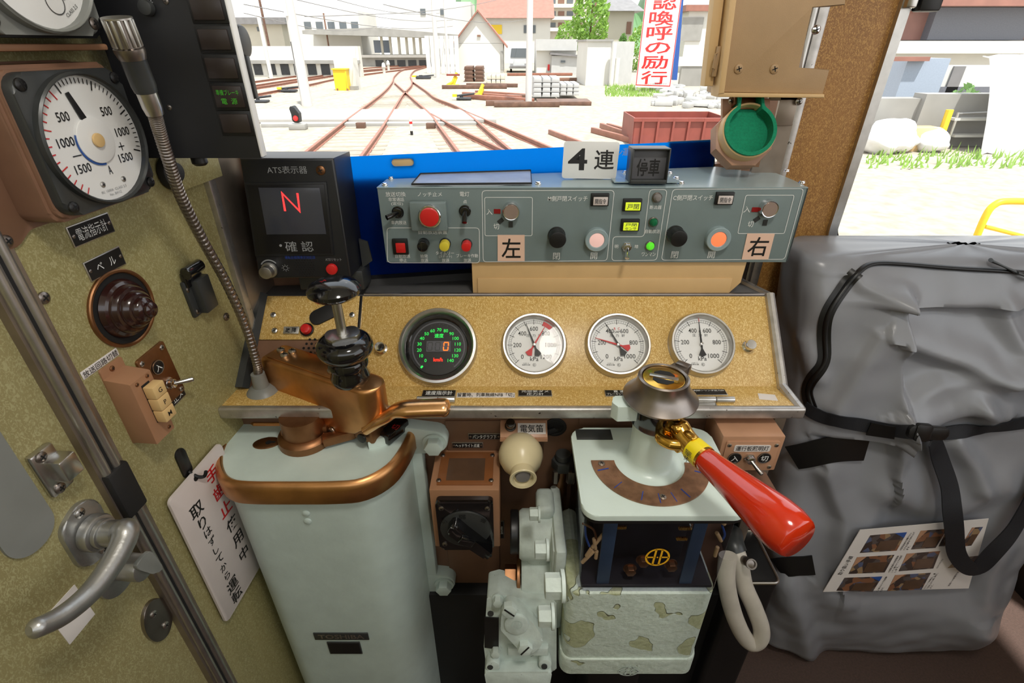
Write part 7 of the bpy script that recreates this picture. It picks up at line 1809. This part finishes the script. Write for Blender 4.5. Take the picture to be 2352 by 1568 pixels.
# walls, rubble, plants on the right of the windscreen view
o, w, h, loc = bld('block_wall', 1560, 1705, 198, 150, .4, 'concrete_wall', 'grey block wall behind the rubble right of the banner', 'wall'); rectpart(o, loc, 1560, 130, 1705, 152, 'wire_fence', 'plaster', .05)
random.seed(3)
b = B()
for i in range(70):
    u, v = random.uniform(1500, 1690), random.uniform(203, 250); a = G(u, v); s_ = random.uniform(.15, .5)
    b.box((0, 0, s_ * .3), (s_ * random.uniform(.8, 2.4), s_, s_ * .6), .02, M=Matrix.Translation(a) @ R(random.uniform(0, 180)) @ R(random.uniform(-12, 12), 'X'))
tag(obj('rubble', b, 'concrete_white'), 'heap of pale concrete rubble under the block wall', 'rubble', kind='stuff')
def leaves(n, c, rad, sz, mat):
    b = B(); t = bmesh.new()
    for i in range(n):
        d = V((random.gauss(0, 1), random.gauss(0, 1), random.gauss(0, 1))).normalized() * random.uniform(.55, 1) ** .6
        p = V(c) + V((d.x * rad[0], d.y * rad[1], d.z * rad[2])) * (1 + .25 * NZ.noise(d * 2.2 + V(c)))
        a = V((random.gauss(0, 1), random.gauss(0, 1), random.gauss(0, 1))).normalized(); e = a.orthogonal().normalized(); f = a.cross(e); s_ = sz * random.uniform(.6, 1.3)
        t.faces.new([t.verts.new(p + e * s_ + f * 0), t.verts.new(p + f * s_ * .5), t.verts.new(p - e * s_), t.verts.new(p - f * s_ * .5)])
    b.merge(t); return b
def tree(name, u, vb, vt, wpx, label, mat='leaf', y=None, cat='tree', n=1500, trunk=True):
    a = G(u, vb) if y is None else V((W(u, vb, Y=y).x, y, EYE + GZ)); zt = W(u, vt, Y=a.y).z; wv = wpx * (a.y * cP + 2.5 * sP) / F_PX
    H_ = zt - a.z; o = thing(name, label, cat, Matrix.Translation(a))
    obj('crown', leaves(n, (0, 0, H_ * .58 if trunk else H_ * .5), (wv / 2, wv / 2, H_ * (.45 if trunk else .5)), max(H_ * .035, .12), mat), mat, o, smooth=0)
    if trunk: b = B(); b.tube([(0, 0, 0), (.05, 0, H_ * .5), (.1, 0, H_ * .8)], [.16, .12, .05], 10); obj('trunk', b, 'timber', o)
tree('ginkgo_tree', 1352, 118, -40, 84, 'bright green tall tree behind the thin brown pole', y=62, n=1500)
tree('round_bush', 1299, 118, 48, 56, 'round green bush left of the bright green tree', 'leaf', y=66, trunk=False)
tree('garden_bush', 1470, 118, 52, 60, 'green bushes between the cream house and the banner', 'leaf', y=60, trunk=False)
tree('garden_bush', 1430, 110, 76, 24, 'low green bush at the wall of the cream house', 'leaf_dark', y=66, trunk=False)
def grass(u0, u1, v0, v1, n, label):
    b = B(); t = bmesh.new()
    for i in range(n):
        a = G(random.uniform(u0, u1), random.uniform(v0, v1)); h_ = random.uniform(.08, .28); x = random.uniform(-.1, .1); y = random.uniform(-.1, .1)
        t.faces.new([t.verts.new(a + V((-.03, 0, 0))), t.verts.new(a + V((.03, 0, 0))), t.verts.new(a + V((x, y, h_)))])
    b.merge(t); tag(obj('grass', b, 'leaf', smooth=0), label, 'grass', kind='stuff')
grass(1390, 1530, 198, 222, 900, 'strip of green grass in front of the concrete shed and banner')
grass(1990, 2352, 346, 388, 240, 'scattered green grass seen through the right window')
# ---- through the right window
y = G(2100, 332).y
o, w, h, loc = bld('retaining_wall', 1985, 2120, 334, 226, .5, 'concrete_wall', 'grey concrete wall segment with a low front, left in the right window', 'wall')
o, w, h, loc = bld('retaining_wall', 2088, 2420, 330, 216, .5, 'concrete_wall', 'long stained concrete wall behind the yellow post in the right window', 'wall', base=y - .3)
o, w, h, loc = bld('lattice_fence', 2100, 2420, 300, 150, .2, 'plaster', 'white boundary wall with a dark lattice foot in the right window', 'fence', base=y + 3)
rectpart(o, loc, 2102, 199, 2320, 226, 'lattice', 'net_black', .06)
for u in (2190, 2300): rectpart(o, loc, u, 152, u + 2, 215, 'seam', 'roof_grey', .06)
o, w, h, loc = bld('pale_blue_shed', 2030, 2122, 300, 134, 2, 'pale_blue', 'pale blue sheet shed with a red top edge in the right window', 'shed', base=y + 2.2); rectpart(o, loc, 2028, 130, 2124, 140, 'red_edge', 'roof_red', .2)
o, w, h, loc = bld('long_white_building', 1960, 2560, 200, 20, 6, 'plaster', 'long white building with a dark net awning at the top of the right window', 'building', base=y + 9)
rectpart(o, loc, 2130, 20, 2320, 92, 'net_awning', 'net_black', .6); rectpart(o, loc, 2320, 20, 2420, 90, 'shutter', 'roof_red', .2); rectpart(o, loc, 2060, 26, 2128, 92, 'shutter', 'roof_red', .2); rectpart(o, loc, 1960, 94, 2560, 122, 'parapet', 'plaster', .8); rectpart(o, loc, 2050, 4, 2560, 18, 'eave', 'roof_red', 1.2)
a, c = G(2150, 342), W(2182, 252, Y=G(2150, 342).y)
b = B(); b.tube([a, c], .09, 8); tag(obj('yellow_post', b, 'yard_yellow'), 'leaning yellow post before the concrete wall in the right window', 'post')
o = thing('metal_rack', 'light metal rack with two shelves beside the leaning yellow post', 'rack')
yr = G(2180, 340).y
for (u0, v0, u1, v1) in ((2172, 340, 2202, 258), (2270, 335, 2300, 258)): b = B(); b.tube([W(u0, v0, Y=yr), W(u1, v1, Y=yr)], .035, 8); obj('upright', b, 'alu', o)
for v in (274, 312): p, q = W(2190, v, Y=yr), W(2300, v, Y=yr); b = B(); b.box(((p.x + q.x) / 2, yr + .3, p.z), (q.x - p.x, .7, .06)); obj('shelf', b, 'plaster', o)
p, q = W(2200, 262, Y=yr), W(2300, 258, Y=yr); b = B(); b.tube([p, q], .035, 8); obj('top_bar', b, 'alu', o)
a = G(2240, 352); b = B(); rows = []
for j in range(6): rows.append([a + V((i * .22, -.2 + j * .25 + .1 * math.sin(i * 1.3), (2.3 * math.sin(math.pi / 2 * j / 5)) + .12 * NZ.noise(V((i * .6, j * .7, 3))))) for i in range(14)])
b.sheet(rows, .02); tag(obj('white_tarpaulin', b, 'banner_white'), 'white tarpaulin over a pile at the edge of the right window', 'tarpaulin')
random.seed(11)
for i, (u, v) in enumerate(((2022, 326), (2046, 330), (2064, 322), (2138, 322), (2034, 305), (2060, 300))):
    a = W(u, v, Y=G(2050, 336).y - 1.1 + .1 * i); s_ = .38; t = bmesh.new(); bmesh.ops.create_icosphere(t, subdivisions=3, radius=s_)
    for q in t.verts: q.co = V((q.co.x * 1.2, q.co.y, q.co.z * .8)) * (1 + .3 * NZ.noise(q.co * 4 + V((i, 0, 0))))
    b = B(); b.merge(t, Matrix.Translation((a.x, a.y, max(a.z, EYE + GZ + .28)))); tag(obj('white_sack', b, 'banner_white', smooth=80), 'white rubbish sack, ' + ('leftmost on the ground', 'second on the ground', 'third on the ground', 'apart, right of the cardboard', 'on top at the left', 'on top at the right')[i] + ' before the concrete wall', 'sack', 'white rubbish sacks')
a = G(2093, 345); b = B(); b.box((a.x, a.y, EYE + GZ + .3), (.9, .5, .6), .02); tag(obj('cardboard_box', b, 'yard_cardboard' if 'yard_cardboard' in MATS else 'cream_board'), 'tan cardboard box between the white sacks in the right window', 'box')
tree('wall_weed', 2215, 226, 196, 70, 'green weed growing on the lattice wall in the right window', 'leaf_dark', y=y + .4, cat='plant', n=260, trunk=False)
hr = thing('yellow_handrail', 'bright yellow tube handrail low in the right window', 'handrail')
yh = 6.2
b = B(); b.tube(cr([W(2215, 640, Y=yh), W(2232, 575, Y=yh), W(2262, 500, Y=yh), W(2285, 470, Y=yh), W(2320, 462, Y=yh), W(2420, 466, Y=yh)], 8), .04, 12); obj('top_tube', b, 'yard_yellow', hr)
b = B(); b.tube([W(2262, 520, Y=yh), W(2420, 560, Y=yh)], .025, 10); obj('lower_tube', b, 'yard_yellow', hr)
